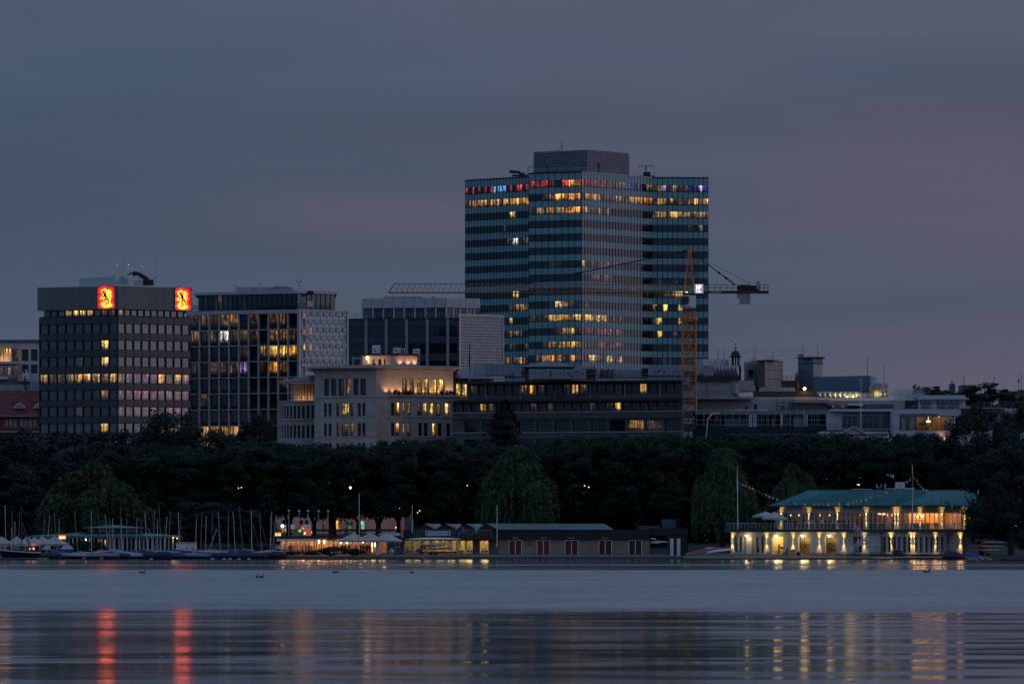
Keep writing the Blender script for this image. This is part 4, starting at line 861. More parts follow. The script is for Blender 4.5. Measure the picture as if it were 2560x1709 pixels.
# ================================================================== pale stone building with lit terraces
def spot(name, loc, aim, power, size, blend, col=(1,.66,.26), parent=None, rad=.04):
    l=bpy.data.lights.new(name,'SPOT'); l.energy=power; l.spot_size=R(size); l.spot_blend=blend; l.color=col; l.shadow_soft_size=rad
    o=bpy.data.objects.new(name,l); COL.objects.link(o); o.location=loc; o.rotation_euler=(Vector(aim)-Vector(loc)).to_track_quat('-Z','Y').to_euler(); return o
def bulb(name, loc, power, col=(1,.62,.25), rad=.7):
    l=bpy.data.lights.new(name,'POINT'); l.energy=power; l.color=col; l.shadow_soft_size=rad; o=bpy.data.objects.new(name,l); COL.objects.link(o); o.location=loc; return o
def stone_house():
    A=Fac.px(786,1154,940,1148); B=Fac.px(940,1148,1133,1157); zb=base_z(1150)
    root=empty('stone_office_building',(X(940,1160),1160,zb),'pale limestone building with rounded left end, lit roof terrace and heavy cornice','building')
    z=lambda py:A.z(py,A.L); S=[M['stone']]
    core=MB(); core.prism([A.xy(0.1,-.5),(X(940,1148.5),1148.6),B.xy(B.L-.1,-.5),(X(1133,1180),1180),(X(786,1180),1180)],zb,z(921)); wpart('core',core,M['black'],root)
    q786=lambda v:680+v/3.733
    def rowset(fac,spec):
        rows=[]
        for (ya,yb),ops in spec:
            r_=[]
            for a,b in ops: r_.append((max(.02,fac.u(q786(a))),min(fac.L-.02,fac.u(q786(b)))))
            rows.append((z(yb),z(ya),r_))
        return rows
    low=[(483,512),(526,556),(599,628),(648,715),(729,759),(799,830),(842,873)]
    sa=[((945,987.5),[(485,533),(550,600),(620,672),(688,736),(759,806),(822,876)]),((1006.5,1039),low),((1056.5,1089),low),((1106,1137),low)]
    la=['.,dw..','.,.Y..Y'.replace('.,.Y..Y','..dYw..'),'..pwO..','...wd..']
    rt=[(1215,1261),(1280,1326),(1355,1401),(1422,1468),(1500,1546),(1565,1613)]
    sb=[((944.5,987.5),rt)]
    for fac,spec,lights,nm in ((A,sa,la,'a'),(B,sb,['wwYYYY'],'b')):
        w_=MB(); rows=rowset(fac,spec); fac.grid(w_,0,fac.L,zb,z(925),rows,.5); wpart('wall',w_,S,root)
        for (z0,z1,ops),ll in zip(rows,lights):
            for (a,b),ch in zip(ops,ll): fac.put(win(b-a-.02,z1-z0-.02,2 if b-a>3 else 1,2,.09,M['dark'],M['glass']),'window',root,a+.01,z0+.01,-.34,lit(ch,.15))
        for ya,yb,n in ((990.5,992.5,.16),(1039.5,1041.5,.10),(1089.5,1091.5,.10)):
            if nm=='b' and ya>1000: continue
            q=MB(); fac.box(q,0,fac.L,z(yb),z(ya),0,n); wpart('string_course',q,S,root)
    def arch(y0,y1,n,l0=-1.2,l1=1.2,mat_=None):
        q=MB(); q.prism([A.xy(-n*.6,n),(X(940,1148)-.0,1148-n*1.05),B.xy(B.L+n*.6,n),(X(1133,1172)+n*.5,1172),(X(786,1172)-n*.5,1172)],z(y1),z(y0)); wpart('cornice',q,mat_ or S,root)
    arch(925,923.5,.15); arch(923.4,919.5,.55); arch(919.4,917.5,1.5); arch(917.4,914,1.15); arch(913.9,912,.9)
    # projecting bay under the terrace
    u0,u1=B.u(986.5),B.L; n=2.6; zt=z(991)
    C=Fac(*B.xy(u0,n),*B.xy(u1,n)); Dl=Fac(*B.xy(u0-1.2,0),*B.xy(u0,n))
    q=MB(); q.prism([B.xy(u0-1.1,.1),C.xy(.1,-.5),C.xy(C.L-.1,-.5),B.xy(u1,.1)],zb,zt); wpart('bay_core',q,M['black'],root)
    r2=[(1160,1196),(1212,1241),(1262,1299),(1355,1397),(1413,1451),(1470,1511),(1530,1576),(1615,1655)]; r3=[(1160,1194),(1210,1241),(1260,1299),(1368,1403),(1420,1456),(1497,1532),(1548,1586),(1630,1666)]
    spec=[((1005.5,1038),r2),((1056,1089),r3),((1105,1137),r3)]; rows=[(z(yb),z(ya),[(C.u(q786(a)),min(C.L-.05,C.u(q786(b)))) for a,b in ops]) for (ya,yb),ops in spec]
    w_=MB(); C.grid(w_,0,C.L,zb,zt,rows,.5); wpart('bay_wall',w_,S,root)
    for (z0,z1,ops),ll in zip(rows,('YywdYYwY','Yyd..Y..','YYyddY..')):
        for (a,b),ch in zip(ops,ll): C.put(win(b-a-.02,z1-z0-.02,1,2,.09,M['dark'],M['glass']),'window',root,a+.01,z0+.01,-.34,lit(ch,.2))
    rows=[(z(yb),z(ya),[(Dl.L*.14,Dl.L*.42),(Dl.L*.60,Dl.L*.88)]) for (ya,yb),_ in spec]; w_=MB(); Dl.grid(w_,0,Dl.L,zb,zt,rows,.5); wpart('bay_wall',w_,S,root)
    for (z0,z1,ops),ll in zip(rows,('yY','yY','wY')):
        for (a,b),ch in zip(ops,ll): Dl.put(win(b-a-.02,z1-z0-.02,1,2,.08,M['dark'],M['glass']),'window',root,a+.01,z0+.01,-.3,lit(ch,.2))
    q=MB(); q.prism([B.xy(u0-1.5,.0),C.xy(-.3,.3),C.xy(C.L+.3,.3),B.xy(u1+.3,0)],zt+.0,zt+.3); wpart('terrace_slab',q,S,root)
    for ya,yb in ((1040,1042.5),(1090,1092.5)):
        q=MB(); C.box(q,-.1,C.L,z(yb),z(ya),0,.12); wpart('string_course',q,S,root)
    q=MB(); zr=zt+.3; rail(q,[Dl.p(.2,zr,.1),C.p(.1,zr,.1),C.p(C.L,zr,.1)],1.0,.035,1.2,2); wpart('terrace_railing',q,M['black'],root)
    pots=[1150,1185,1262,1285,1580,1630,1665,1690]
    for i,v in enumerate(pots):
        px=q786(v); D_=1147; o=link('potted_plant',shr[i%3],None,(X(px,D_),D_,zr)); o.scale=(.14,.14,.28); tag(o,'potted plant on the lit stone terrace, '+['leftmost','second from the left','left of the tall lit windows','before the first tall window','right of the last tall window','before the blank wall at the right','third from the right end','at the right end by the wing'][i],'plant',group='potted plants on the stone terrace')
    # terrace lamps grazing the wall
    for v in (1062,1125,1195,1270,1340,1412,1485,1555,1630,1675): u=B.u(q786(v)); x,y,zz=B.p(u,zr+.15,.5); xa,ya_,za=B.p(u,zr+4.5,.25); spot('terrace_light',(x,y,zz),(xa,ya_,za),330,100,1,(1,.45,.14),rad=.15)
    # right wing, set back
    E=Fac.px(1133,1163,1171,1163); q=MB(); ops=[(E.u(q786(1718)),E.u(q786(1764))),(E.u(q786(1775)),E.u(q786(1819)))]; E.grid(q,0,E.L,zb,z(940),[(z(989),z(953),ops)],.5); wpart('wing_wall',q,S,root)
    for (a,b) in ops: E.put(win(b-a,z(953)-z(989),1,1,.09,M['dark'],M['glass']),'window',root,a,z(989),-.34,lit('Y',.1))
    q=MB(); q.box(X(1133,1164.5),X(1171,1164.5),1164.3,1180,zb,z(941)); wpart('wing_core',q,M['black'],root)
    rz0,rz1=z(941),z(916); q=MB(); a,b=X(1130,1160),X(1235,1160); q.idx([(a,1161,rz0),(b,1161,rz0),(b,1190,rz0),(a,1190,rz0),(a,1174,rz1),(X(1192,1174),1174,rz1)],[(0,1,5,4),(1,2,5),(2,3,4,5),(3,0,4),(3,2,1,0)])
    for i in range(22): x0=a+(b-a)*i/22; x1=x0+.0; tt=min(1,(b-x0)/(b-X(1192,1174)))*13; q.tube((x0,1161,rz0+.03),(x0,1161+tt,rz0+.03+(rz1-rz0)*tt/13),.06,3)
    wpart('wing_roof',q,M['dzinc'],root)
    q=MB(); q.box(X(1171,1163),X(1236,1163),1163,1190,zb,rz0); wpart('wing_core',q,M['stone'],root)
    q=MB(); rail(q,[(X(1171,1162),1162,z(989)),(X(1236,1162),1162,z(989)-.6)],1.1,.03,1.2,2); wpart('wing_railing',q,M['black'],root)
    # rounded left end with columned loggia
    cx,cy=X(790,1170),1170.; rad=cx-X(694,1163); 
    def ring(r_,y0=None): return [(cx+r_*math.cos(a),cy+r_*math.sin(a)*.55) for a in [math.pi+math.pi*.5*i/12 for i in range(13)]]
    fy=lambda: 0
    ztop=z(996); lowp=ring(rad)
    q=MB(); q.prism(ring(rad-.5)+[(cx,1180)],zb,ztop-.3); wpart('round_core',q,M['black'],root)
    qs=MB(); wrow=[(1008,1041),(1057.5,1090.5),(1107,1138)]
    for i in range(12):
        a,b=lowp[i],lowp[i+1]
        if a[0]==b[0]: continue
        fc=Fac(*a,*b); L_=fc.L
        k=max(1,round(L_/1.35)); ops=[(L_*(j+.2)/k,L_*(j+.78)/k) for j in range(k)]
        fc.grid(qs,0,L_,zb,ztop,[(z(yb),z(ya),ops) for ya,yb in wrow],.45)
        for r_,(ya,yb) in enumerate(wrow):
            for j,(o0,o1) in enumerate(ops): fc.put(win(o1-o0,z(ya)-z(yb),1,2,.06,M['dark'],M['glass']),'window',root,o0,z(yb),-.3,lit('d' if i>9 and j%2==0 else '.',.2))
        fc.box(qs,0,L_,z(999),ztop,0,.2); fc.box(qs,0,L_,z(1046),z(1043),0,.15)
    wpart('round_wall',qs,S,root)
    q=MB(); q.prism(ring(rad-.1)+[(cx,1180)],ztop-.3,ztop+.05); wpart('loggia_floor',q,S,root)
    inn=ring(rad-3.4); zl0,zl1=ztop+.05,z(951)
    q=MB(); q.prism(inn+[(cx,1180)],zl0,zl1); wpart('loggia_wall',q,mat('loggia_dark_glazing',(.10,.06,.04),.3),root)
    col=ring(rad-2.4)
    for i in range(13):
        if i%1==0: x_,y_=col[i]; q=MB(); q.lathe(x_,y_,[(.22,zl0),(.18,zl0+.3),(.18,zl1)],8); wpart('column',q,S,root)
    q=MB(); q.prism(ring(rad+.2)+[(cx,1182)],zl1,zl1+.25); wpart('loggia_ceiling',q,[M['offwhite']],root)
    o_=ring(rad+.5); q=MB(); zr1=z(931); n_=len(o_); q.idx([(x_,y_,zl1+.25) for x_,y_ in o_]+[(cx+(x_-cx)*.25,cy+(y_-cy)*.25,zr1) for x_,y_ in o_],[(i,i+1,n_+i+1,n_+i) for i in range(n_-1)]); wpart('loggia_roof',q,[M['dzinc']],root)
    o_=ring(rad-.3); q=MB(); rail(q,[(x_,y_,zl0) for x_,y_ in o_],1.0,.03,1.5,2); wpart('loggia_railing',q,M['black'],root)
    for i in (4,6,8,10,12): x_,y_=ring(rad-2.9)[i]; bulb('loggia_light',(x_,y_-.4,zl0+.5),75,(1,.45,.14))
    # roof pavilion
    T=Fac.px(905,1158,978,1155); U=Fac.px(978,1155,1044,1158); z0,z1=z(912),z(885.5); ops=[(T.u(q786(v)),T.u(q786(v+33))) for v in (880,935,989,1043)]
    q=MB(); T.grid(q,0,T.L,z0,z1,[(z0+.1,z(894.5),ops)],.4); U.box(q,0,U.L,z0,z1,-.5,0); wpart('pavilion_wall',q,mat('pavilion_stone',(.42,.36,.31),.8),root)
    for (a,b),ch in zip(ops,'Y...'): T.put(win(b-a,z(894.5)-z0-.1,1,1,.08,M['dark'],M['glass']),'window',root,a,z0+.1,-.3,lit(ch,.05))
    q=MB(); q.prism([T.xy(.1,-.45),T.xy(T.L,-.45),U.xy(U.L-.1,-.55),(X(1044,1170),1170),(X(905,1170),1170)],z0,z1-.1); wpart('pavilion_core',q,M['black'],root)
    q=MB(); q.prism([T.xy(-.2,.3),(X(978,1154.6),1154.6),U.xy(U.L+.2,.3),(X(1045,1171),1171),(X(904,1171),1171)],z1,z1+.25); wpart('pavilion_roof',q,M['dark'],root)
    q=MB(); x_,y_,zz=T.p(T.u(919),z(891),.15); q.lathe(x_,y_,[(.05,zz-.35),(.28,zz),(.05,zz+.35)],8); wpart('wall_lamp',q,M['warm'],root)
    for px in (1000,1020,1036): u=U.u(px); x_,y_,zz=U.p(u,z0+.15,.5); spot('wall_wash',(x_,y_,zz),U.p(u,z1,.0),160,110,1,(1,.45,.18))
    u=T.u(925); x_,y_,zz=T.p(u,z0+.3,1.2); bulb('door_light',(x_,y_,zz+1),70,(1,.5,.2)); x_,y_,zz=T.p(T.u(955),z0+.3,1.2); bulb('door_light',(x_,y_,zz+.6),60,(1,.45,.18))
    # white banners on frames above the pavilion
    for i,(a,b,c,d,lab) in enumerate(((930,949,862.5,883,'largest white banner on the roof of the stone building, at the left'),(982,999,868.5,882.5,'white banner in the middle of the stone building roof'),(1032,1047,871,883.5,'white banner at the right end of the stone building roof, beside a pole'))):
        D_=1159; r_=empty('roof_banner',(X(a,D_),D_,z(885)),lab,'banner',group='white banners on the stone building')
        q=MB(); q.outline([(X(a,D_),Z(d,D_)),(X(b,D_),Z(d-.6,D_)),(X(b,D_),Z(c,D_)),(X(a+1,D_),Z(c+.3,D_))],D_-.04,D_+.04); wpart('cloth',q,mat('banner_white',(.62,.62,.68),.8),r_)
        q=MB(); mx=a+3.2; q.outline([(X(mx,D_),Z(d-8.6+i,D_)),(X(mx+3.4,D_),Z(d-9,D_)),(X(mx+2.2,D_),Z(d-13.5+i*1.5,D_))],D_-.06,D_-.045); q.outline([(X(mx+1.5,D_),Z(d-5,D_)),(X(mx+9,D_),Z(d-4.4,D_)),(X(mx+9,D_),Z(d-7,D_)),(X(mx+1.5,D_),Z(d-7.4,D_))],D_-.06,D_-.045)
        wpart('printed_sail_mark',q,M['denim'],r_)
        q=MB(); q.tube((X(b+1.5,D_),D_,z(885)),(X(b+1.5,D_),D_,Z(c-1.5,D_)),.06,5); wpart('pole',q,M['alu'],r_)
    D_=1160; r_=empty('goal_stand',(X(884,D_),D_,z(912)),'thin white goal-like frame on the roof left of the pavilion','frame')
    q=MB()
    for px in (883,902): q.tube((X(px,D_),D_,z(912)),(X(px,D_),D_,z(886)),.07,5)
    q.tube((X(883,D_),D_,z(891)),(X(902,D_),D_,z(890)),.06,4); wpart('posts',q,M['alu'],r_)
    r_=empty('roof_ladder',(X(1005,D_),D_,z(885)),'small white ladder frame on the pavilion roof beside the middle banner','frame'); q=MB()
    for px in (1001,1006,1011): q.tube((X(px,D_),D_,z(885)),(X(px,D_),D_,z(866)),.05,4)
    q.tube((X(1001,D_),D_,z(867)),(X(1011,D_),D_,z(867)),.05,4); wpart('posts',q,M['alu'],r_)
    q=MB(); q.box(X(1045,D_),X(1050,D_),D_,D_+.5,z(912),z(871)); wthing('flue_pipe',q,M['zinc'],(X(1047,D_),D_,z(912)),'tall grey flue at the right end of the roof pavilion','chimney')
    D_=1150; r_=empty('flagpole',(X(1174.5,D_),D_,z(965)),'dark furled flag on a pole between the stone building and the dark office','flag'); q=MB(); q.tube((X(1174.5,D_),D_,z(968)),(X(1174.5,D_),D_,z(852)),.08,5); wpart('pole',q,M['grey'],r_); q=MB(); q.outline([(X(1174,D_),z(925)),(X(1176,D_),z(930)),(X(1175.5,D_),z(860)),(X(1174,D_),z(858)),(X(1171.5,D_),z(905))],D_-.15,D_+.15); wpart('furled_flag',q,M['denim'],r_)
stone_house()
# ================================================================== dark office block behind the crane
def dark_office():
    A=Fac.px(1170,1136,1706,1118); B=Fac.px(1131,1126,1706,1108); zb=base_z(1120); zA=lambda py:A.z(py,A.u(1438)); zB=lambda py:B.z(py,B.u(1438))
    root=empty('dark_office_block',(X(1438,1140),1140,zb),'long dark slate-clad office block with stepped upper floor behind the crane mast','building'); S=[M['dstone']]
    q=MB(); q.prism([A.xy(.1,-.6),A.xy(A.L-.1,-.6),(X(1706,1150),1150),(X(1170,1150),1150)],zb,zA(953)); q.prism([B.xy(.1,-.6),B.xy(B.L-.1,-.6),(X(1706,1122),1122),(X(1131,1142),1142)],zb,zA(1000)); wpart('core',q,M['black'],root)
    def rw(F_,zf,x0,x1,n,ya,yb,gap,lights,cols):
        u0,u1=F_.u(x0),F_.u(x1); w=(u1-u0)/n; ops=[(u0+w*i+gap/2,u0+w*(i+1)-gap/2) for i in range(n)]
        for i,(a,b) in enumerate(ops): F_.put(win(b-a-.02,zf(ya)-zf(yb)-.02,cols,1,.09,M['black'],M['glass']),'window',root,a+.01,zf(yb)+.01,-.4,lit(lights[i],.2))
        return (zf(yb),zf(ya),ops)
    r1=rw(A,zA,1172,1704,25,960,986,.28,'d.....wyd..dyw...,..y....',2)
    q=MB(); A.grid(q,0,A.L,zA(1001),zA(956),[r1],.55); wpart('upper_wall',q,S,root)
    q=MB(); A.box(q,-1.2,A.L,zA(957),zA(954),-1.5,1.0); A.box(q,-.5,A.L,zA(953.8),zA(951.5),-1.5,.4); wpart('eaves',q,M['dark'],root)
    for i in range(7): u=A.L*(.085+i*.163); q=MB(); A.box(q,u-.06,u+.06,zA(995),zA(957),.02,.14); wpart('downpipe',q,M['zinc'],root)
    r2=rw(B,zB,1133,1704,27,1006,1028,.34,'...yw....d.d....d.dY.......',2); r3=rw(B,zB,1157,1704,12,1050,1078.5,.5,'.........yd.',4); r4=rw(B,zB,1157,1704,12,1096,1118,.5,'............',4)
    q=MB(); B.grid(q,0,B.L,zb,zB(1003),[r4,r3,r2],.6); wpart('wall',q,S,root)
    q=MB(); B.box(q,-.8,B.L,zB(1003),zB(1000.5),-2.5,1.1); wpart('eaves',q,M['dark'],root)
    for ya,yb in ((1030.5,1028.2),(1081,1078.7),(1047,1045)): q=MB(); B.box(q,0,B.L,zB(ya),zB(yb),0,.16); wpart('sill_band',q,M['concrete'] if ya!=1047 else M['dark'],root)
    # plant on the roof
    zr=zA(952); k=[0]
    def unit(a,b,ya,yb,D_,m,nm,lab,dep=4,cat='plant room'):
        q=MB(); q.box(X(a,D_),X(b,D_),D_,D_+dep,Z(yb,D_),Z(ya,D_)); r_=empty(nm,(X((a+b)/2,D_),D_+dep/2,Z(yb,D_)),lab,cat); wpart('casing',q,m,r_); return r_
    def panels(r_,a,b,ya,yb,D_,n,m,dots=True):
        w=(X(b,D_)-X(a,D_))/n; h=Z(ya,D_)-Z(yb,D_)
        for i in range(n): o=link('cladding_panel',panel_mesh('cladding_panel',w-.08,h-.08,.06,m),r_,(X(a,D_)+w*i+.04-r_.location.x,D_-.0-r_.location.y,Z(yb,D_)+.04-r_.location.z))
        if dots:
            q=MB()
            for _ in range(n*2): x_=random.uniform(X(a,D_)+.5,X(b,D_)-.5); z_=random.uniform(Z(yb,D_)+.5,Z(ya,D_)-.4); q.box(x_-.12,x_+.12,D_-.16,D_-.06,z_-.1,z_+.1)
            wpart('brackets',q,M['black'],r_)
    scr=mat('pale_screen_panel',(.22,.25,.30),.5,var=.08)
    r_=unit(1322,1465,922,947,1124,M['grey'],'roof_screen','long pale screened plant box on the dark office roof, below the hipped pavilion'); panels(r_,1322,1465,922,947,1124,8,scr)
    r_=unit(1493,1545,927,946,1124,M['grey'],'roof_screen','short pale plant box with pipes, middle of the dark office roof'); panels(r_,1493,1545,927,946,1124,4,scr); 
    r_=unit(1545.5,1604,926,945,1126,M['grey'],'roof_screen','ribbed pale plant box right of the pipes on the dark office roof'); panels(r_,1545.5,1604,926,945,1126,6,scr,False)
    r_=unit(1621,1706,916,938,1122,M['grey'],'roof_screen','pale screened plant box behind the crane mast'); panels(r_,1621,1706,916,938,1122,5,scr)
    unit(1466,1490,922,947,1127,M['dark'],'cooling_unit','dark louvred cooling unit between two pale roof boxes'); unit(1605,1620,920,945,1127,M['black'],'cooling_unit','black gap unit left of the crane mast roof box')
    r_=unit(1182,1285,910,939,1140,M['zinc'],'plant_room','blue-grey metal plant room left of the hipped pavilion'); panels(r_,1216,1285,911,938,1139.9,5,scr,False)
    unit(1286,1304,926,941,1138,scr,'plant_room','small pale box between plant room and hipped pavilion')
    D_=1140; r_=empty('roof_pavilion',(X(1370,D_),D_+5,zr),'roof pavilion with a low hipped zinc roof before the glass tower','pavilion'); q=MB(); q.box(X(1312,D_),X(1430,D_),D_,D_+10,zr-1,Z(918,D_)); wpart('walls',q,M['dark'],r_)
    q=MB(); a,b=X(1304,D_),X(1437,D_); z0,z1=Z(917,D_),Z(902,D_); q.idx([(a,D_-1,z0),(b,D_-1,z0),(b,D_+11,z0),(a,D_+11,z0),(X(1358,D_),D_+5,z1),(X(1388,D_),D_+5,z1)],[(0,1,5,4),(1,2,5),(2,3,4,5),(3,0,4),(3,2,1,0)])
    for i in range(1,24):
        x_=a+(b-a)*i/24; lo,hi=X(1358,D_),X(1388,D_); tt=min(1,(x_-a)/(lo-a),(b-x_)/(b-hi)); q.tube((x_,D_-1,z0+.04),(x_,D_-1+6*tt,z0+.04+(z1-z0)*tt),.05,3)
    wpart('roof',q,M['dzinc'],r_)
    D_=1150; q=MB(); q.box(X(1410,D_),X(1490,D_),D_,D_+3,zr,Z(916,D_)); wthing('roof_duct',q,M['steel'],(X(1450,D_),D_,zr),'bright metal duct on the roof right of the hipped pavilion','duct')
    D_=1123; r_=empty('roof_pipes',(X(1510,D_),D_,zr),'cluster of dark bent pipes on the dark office roof','pipes'); q=MB()
    for px in (1503,1511,1519,1529): q.path([(X(px,D_),D_-.6,Z(946,D_)),(X(px,D_),D_-.6,Z(931-px%5,D_)),(X(px+5,D_),D_-.6,Z(928-px%5,D_))],.22,6)
    wpart('pipes',q,M['dark'],r_)
    q=MB(); rail(q,[A.p(.2,zA(952),0.2),A.p(A.L,zA(952),0.2)],1.2,.03,1.6,2); wpart('roof_railing',q,M['grey'],root)
dark_office()
# ================================================================== roofs and houses right of the crane
def right_side():
    ZB=1.0
    def house(nm,lab,cat,px,D_): return empty(nm,(X(px,D_),D_,ZB),lab,cat)
    def bx(q,a,b,ya,yb,D_,dep,m=0): q.box(X(a,D_),X(b,D_),D_,D_+dep,Z(yb,D_),Z(ya,D_),m)
    # white-walled stepped building with a canopy
    D_=1140; r_=house('white_stepped_building','plain white rendered building with a dark canopy slab, right of the crane mast','building',1860,1150)
    W=mat('pale_render',(.37,.36,.38),.85,var=.10,scale=.25,streak=.3)
    q=MB(); bx(q,1748,1984,997,1200,D_,30); wpart('wall',q,W,r_)
    q=MB(); bx(q,1740,1848,951,990,D_+2,20); wpart('upper_wall',q,W,r_)
    q=MB(); bx(q,1733,1880,990.2,996.8,D_-2.5,6); wpart('canopy',q,M['zinc'],r_)
    q=MB(); bx(q,1733,1846,939,951,D_+1,22); wpart('roof',q,M['dark'],r_)
    q=MB(); bx(q,1768,1772,952,989.5,D_+1.7,.3); bx(q,1740,1750,953,985,D_+1.8,.2); wpart('downpipe',q,M['zinc'],r_)
    q=MB(); rail(q,[(X(1742,D_-2),D_-2,Z(990,D_-2)),(X(1872,D_-2),D_-2,Z(990,D_-2))],1.0,.03,1.0,3); wpart('railing',q,M['black'],r_)
    D_=1137; q=MB(); q.tube((X(1836,D_),D_,Z(958,D_)),(X(1836,D_),D_,Z(978,D_)),.75,12); q.tube((X(1836,D_),D_,Z(978,D_)),(X(1844,D_),D_,Z(985,D_)),.7,12); bx(q,1829,1847,953,957,D_-.8,2); r2=wthing('roof_duct',q,M['grey'],(X(1838,D_),D_,Z(985,D_)),'bent grey ventilation duct at the right end of the white upper wall','duct')
    # faceted metal drum and boxes
    D_=1148; r_=house('plant_drum','shiny faceted metal plant enclosure right of the crane mast','plant enclosure',1805,1150); q=MB(); a,b=X(1764,D_),X(1847,D_); q.box(a,b,D_,D_+8,Z(941,D_),Z(913.5,D_)); wpart('casing',q,M['steel'],r_)
    dm=panel=None; b_=MB(); h=Z(914,D_)-Z(940,D_); w=(X(1847,D_)-X(1784,D_))/7
    b_.idx([(0,0,0),(w,0,0),(w,0,h),(0,0,h),(w/2,-.35,h*.5)],[(0,1,4),(1,2,4),(2,3,4),(3,0,4)]); me=b_.mesh('facet_panel',[M['steel']])
    for i in range(7): link('facet_panel',me,r_,(X(1784,D_)+w*i-r_.location.x,D_-.01-r_.location.y,Z(940,D_)-r_.location.z))
    D_=1160; r_=house('plant_room','pale panelled plant room behind the faceted drum','plant room',1785,1164); q=MB(); bx(q,1744,1820,897,935,D_,8); wpart('casing',q,M['zinc'],r_)
    for i in range(4):
        for j in range(2): link('cladding_panel',panel_mesh('cladding_panel',X(1820,D_)/1*0+(X(1821,D_)-X(1757,D_))/4-.08,(Z(897,D_)-Z(913,D_))/2-.06,.05,M['alu']),r_,((X(1757,D_)+(X(1821,D_)-X(1757,D_))/4*i)-r_.location.x,D_-.0-r_.location.y,Z(913,D_)+(Z(897,D_)-Z(913,D_))/2*j-r_.location.z))
    q=MB(); bx(q,1815,1822,900,914,D_-1,1); wthing('chimney',q,M['brick'],(X(1818,D_),D_,Z(914,D_)),'short pale chimney at the right end of the panelled plant room','chimney')
    # far cupola with gilded figure
    D_=1500; x=X(1839,D_); zz=lambda py:Z(py,D_); r_=empty('cupola',(x,D_,zz(914)),'dark domed cupola with a gilded figure on top, on the skyline','tower')
    q=MB(); q.lathe(x,D_,[(1.35,zz(893.5)),(1.45,zz(892)),(1.45,zz(890.5)),(1.1,zz(889))],14); q.lathe(x,D_,[(1.08,zz(893)),(1.12,zz(887)),(1.0,zz(882)),(.65,zz(878)),(.2,zz(876)),(.05,zz(874))],16); wpart('dome',q,M['dark'],r_)
    for i in range(8): a=2*math.pi*i/8; q=MB(); q.lathe(x+math.cos(a)*.85,D_+math.sin(a)*.85,[(.16,zz(914)),(.16,zz(893))],6); wpart('column',q,M['dark'],r_)
    q=MB(); q.lathe(x,D_,[(.06,zz(876)),(.12,zz(873)),(.32,zz(866)),(.15,zz(862)),(.30,zz(858)),(.22,zz(855)),(.12,zz(852)),(.05,zz(850)),(.05,zz(847.5))],8); q.box(x-.22,x+.22,D_-.05,D_+.05,zz(849.4),zz(848.8)); wpart('gilded_figure',q,M['gold'],r_)
    q=MB(); bx(q,1826,1853,914,960,D_,6); wpart('base',q,M['dark'],r_)
    # boxes on the skyline
    G=mat('greenish_panel',(.17,.22,.22),.6); T=mat('tan_panel',(.33,.30,.27),.65,var=.06)
    D_=1170; r_=house('lift_tower','greenish roof box with a dark hooded opening, left of the tan cube','roof box',1880,1175); q=MB(); bx(q,1863,1896,904,962,D_,6); wpart('casing',q,G,r_); q=MB(); bx(q,1870,1883,923,926,D_-1.5,1.5); bx(q,1872,1881,927,940,D_-.2,.2); wpart('hood',q,M['black'],r_); q=MB()
    for px in (1877,1882): q.tube((X(px,D_),D_+1,Z(904,D_)),(X(px,D_),D_+1,Z(897,D_)),.06,4)
    q.tube((X(1876,D_),D_+1,Z(897,D_)),(X(1887,D_),D_+1,Z(897,D_)),.06,4); wpart('vent_stand',q,M['grey'],r_)
    fa=Fac.px(1892,1166,1912,1161); fb=Fac.px(1912,1161,1957,1168); r_=house('roof_cube','tall roof cube, dark on its left face and tan panelled on its right','roof box',1915,1168); q=MB(); q.prism([fa.xy(0),fa.xy(fa.L),fb.xy(fb.L),(X(1957,1176),1176),(X(1892,1176),1176)],Z(970,1161),Z(902,1161)); wpart('casing',q,M['navy'],r_)
    us=[fb.L*v for v in (0,.19,.52,.9,1)]
    for j in range(3):
        za,zb_=fb.z(902+22.3*(j+1)),fb.z(902+22.3*j)
        for a,b in zip(us,us[1:]): fb.put(panel_mesh('cladding_panel',b-a-.07,zb_-za-.07,.06,T),'cladding_panel',r_,a+.03,za+.03,.0)
    q=MB(); fa.box(q,-.1,fa.L,fa.z(902),fa.z(900.8),-3,.15); fb.box(q,0,fb.L+.1,fb.z(902),fb.z(900.8),-3,.15); wpart('coping',q,M['dark'],r_)
    fa=Fac.px(1995,1172,2033,1168); fb=Fac.px(2033,1168,2057,1172); r_=house('stair_tower','tall roof stair tower, dark blue left face and pale right face with dark band','roof box',2030,1175); q=MB(); q.prism([fa.xy(0),fa.xy(fa.L),fb.xy(fb.L),(X(2057,1180),1180),(X(1995,1180),1180)],Z(985,1168),Z(894,1168)); wpart('casing',q,mat('slate_blue_panel',(.13,.16,.20),.5),r_)
    fb.put(panel_mesh('cladding_panel',fb.L-.1,fb.z(908)-fb.z(940),.06,mat('pale_panel',(.40,.40,.40),.6,streak=.2,var=.25)),'cladding_panel',r_,.05,fb.z(940),0); fb.put(panel_mesh('cladding_panel',fb.L-.1,fb.z(895)-fb.z(906),.06,G),'cladding_panel',r_,.05,fb.z(906),0)
    q=MB(); fa.box(q,-.3,fa.L,fa.z(895),fa.z(893),-3,.3); fb.box(q,0,fb.L+.2,fb.z(895),fb.z(893),-3,.3); fa.box(q,0,fa.L,fa.z(909.5),fa.z(908.5),0,.12); fb.box(q,0,fb.L,fb.z(908.6),fb.z(907),0,.14); wpart('coping',q,M['black'],r_)
    q=MB(); D_=1172
    for px in (1998,2002,2006): q.tube((X(px,D_),D_,Z(903,D_)),(X(px,D_),D_,Z(887,D_)),.1,4)
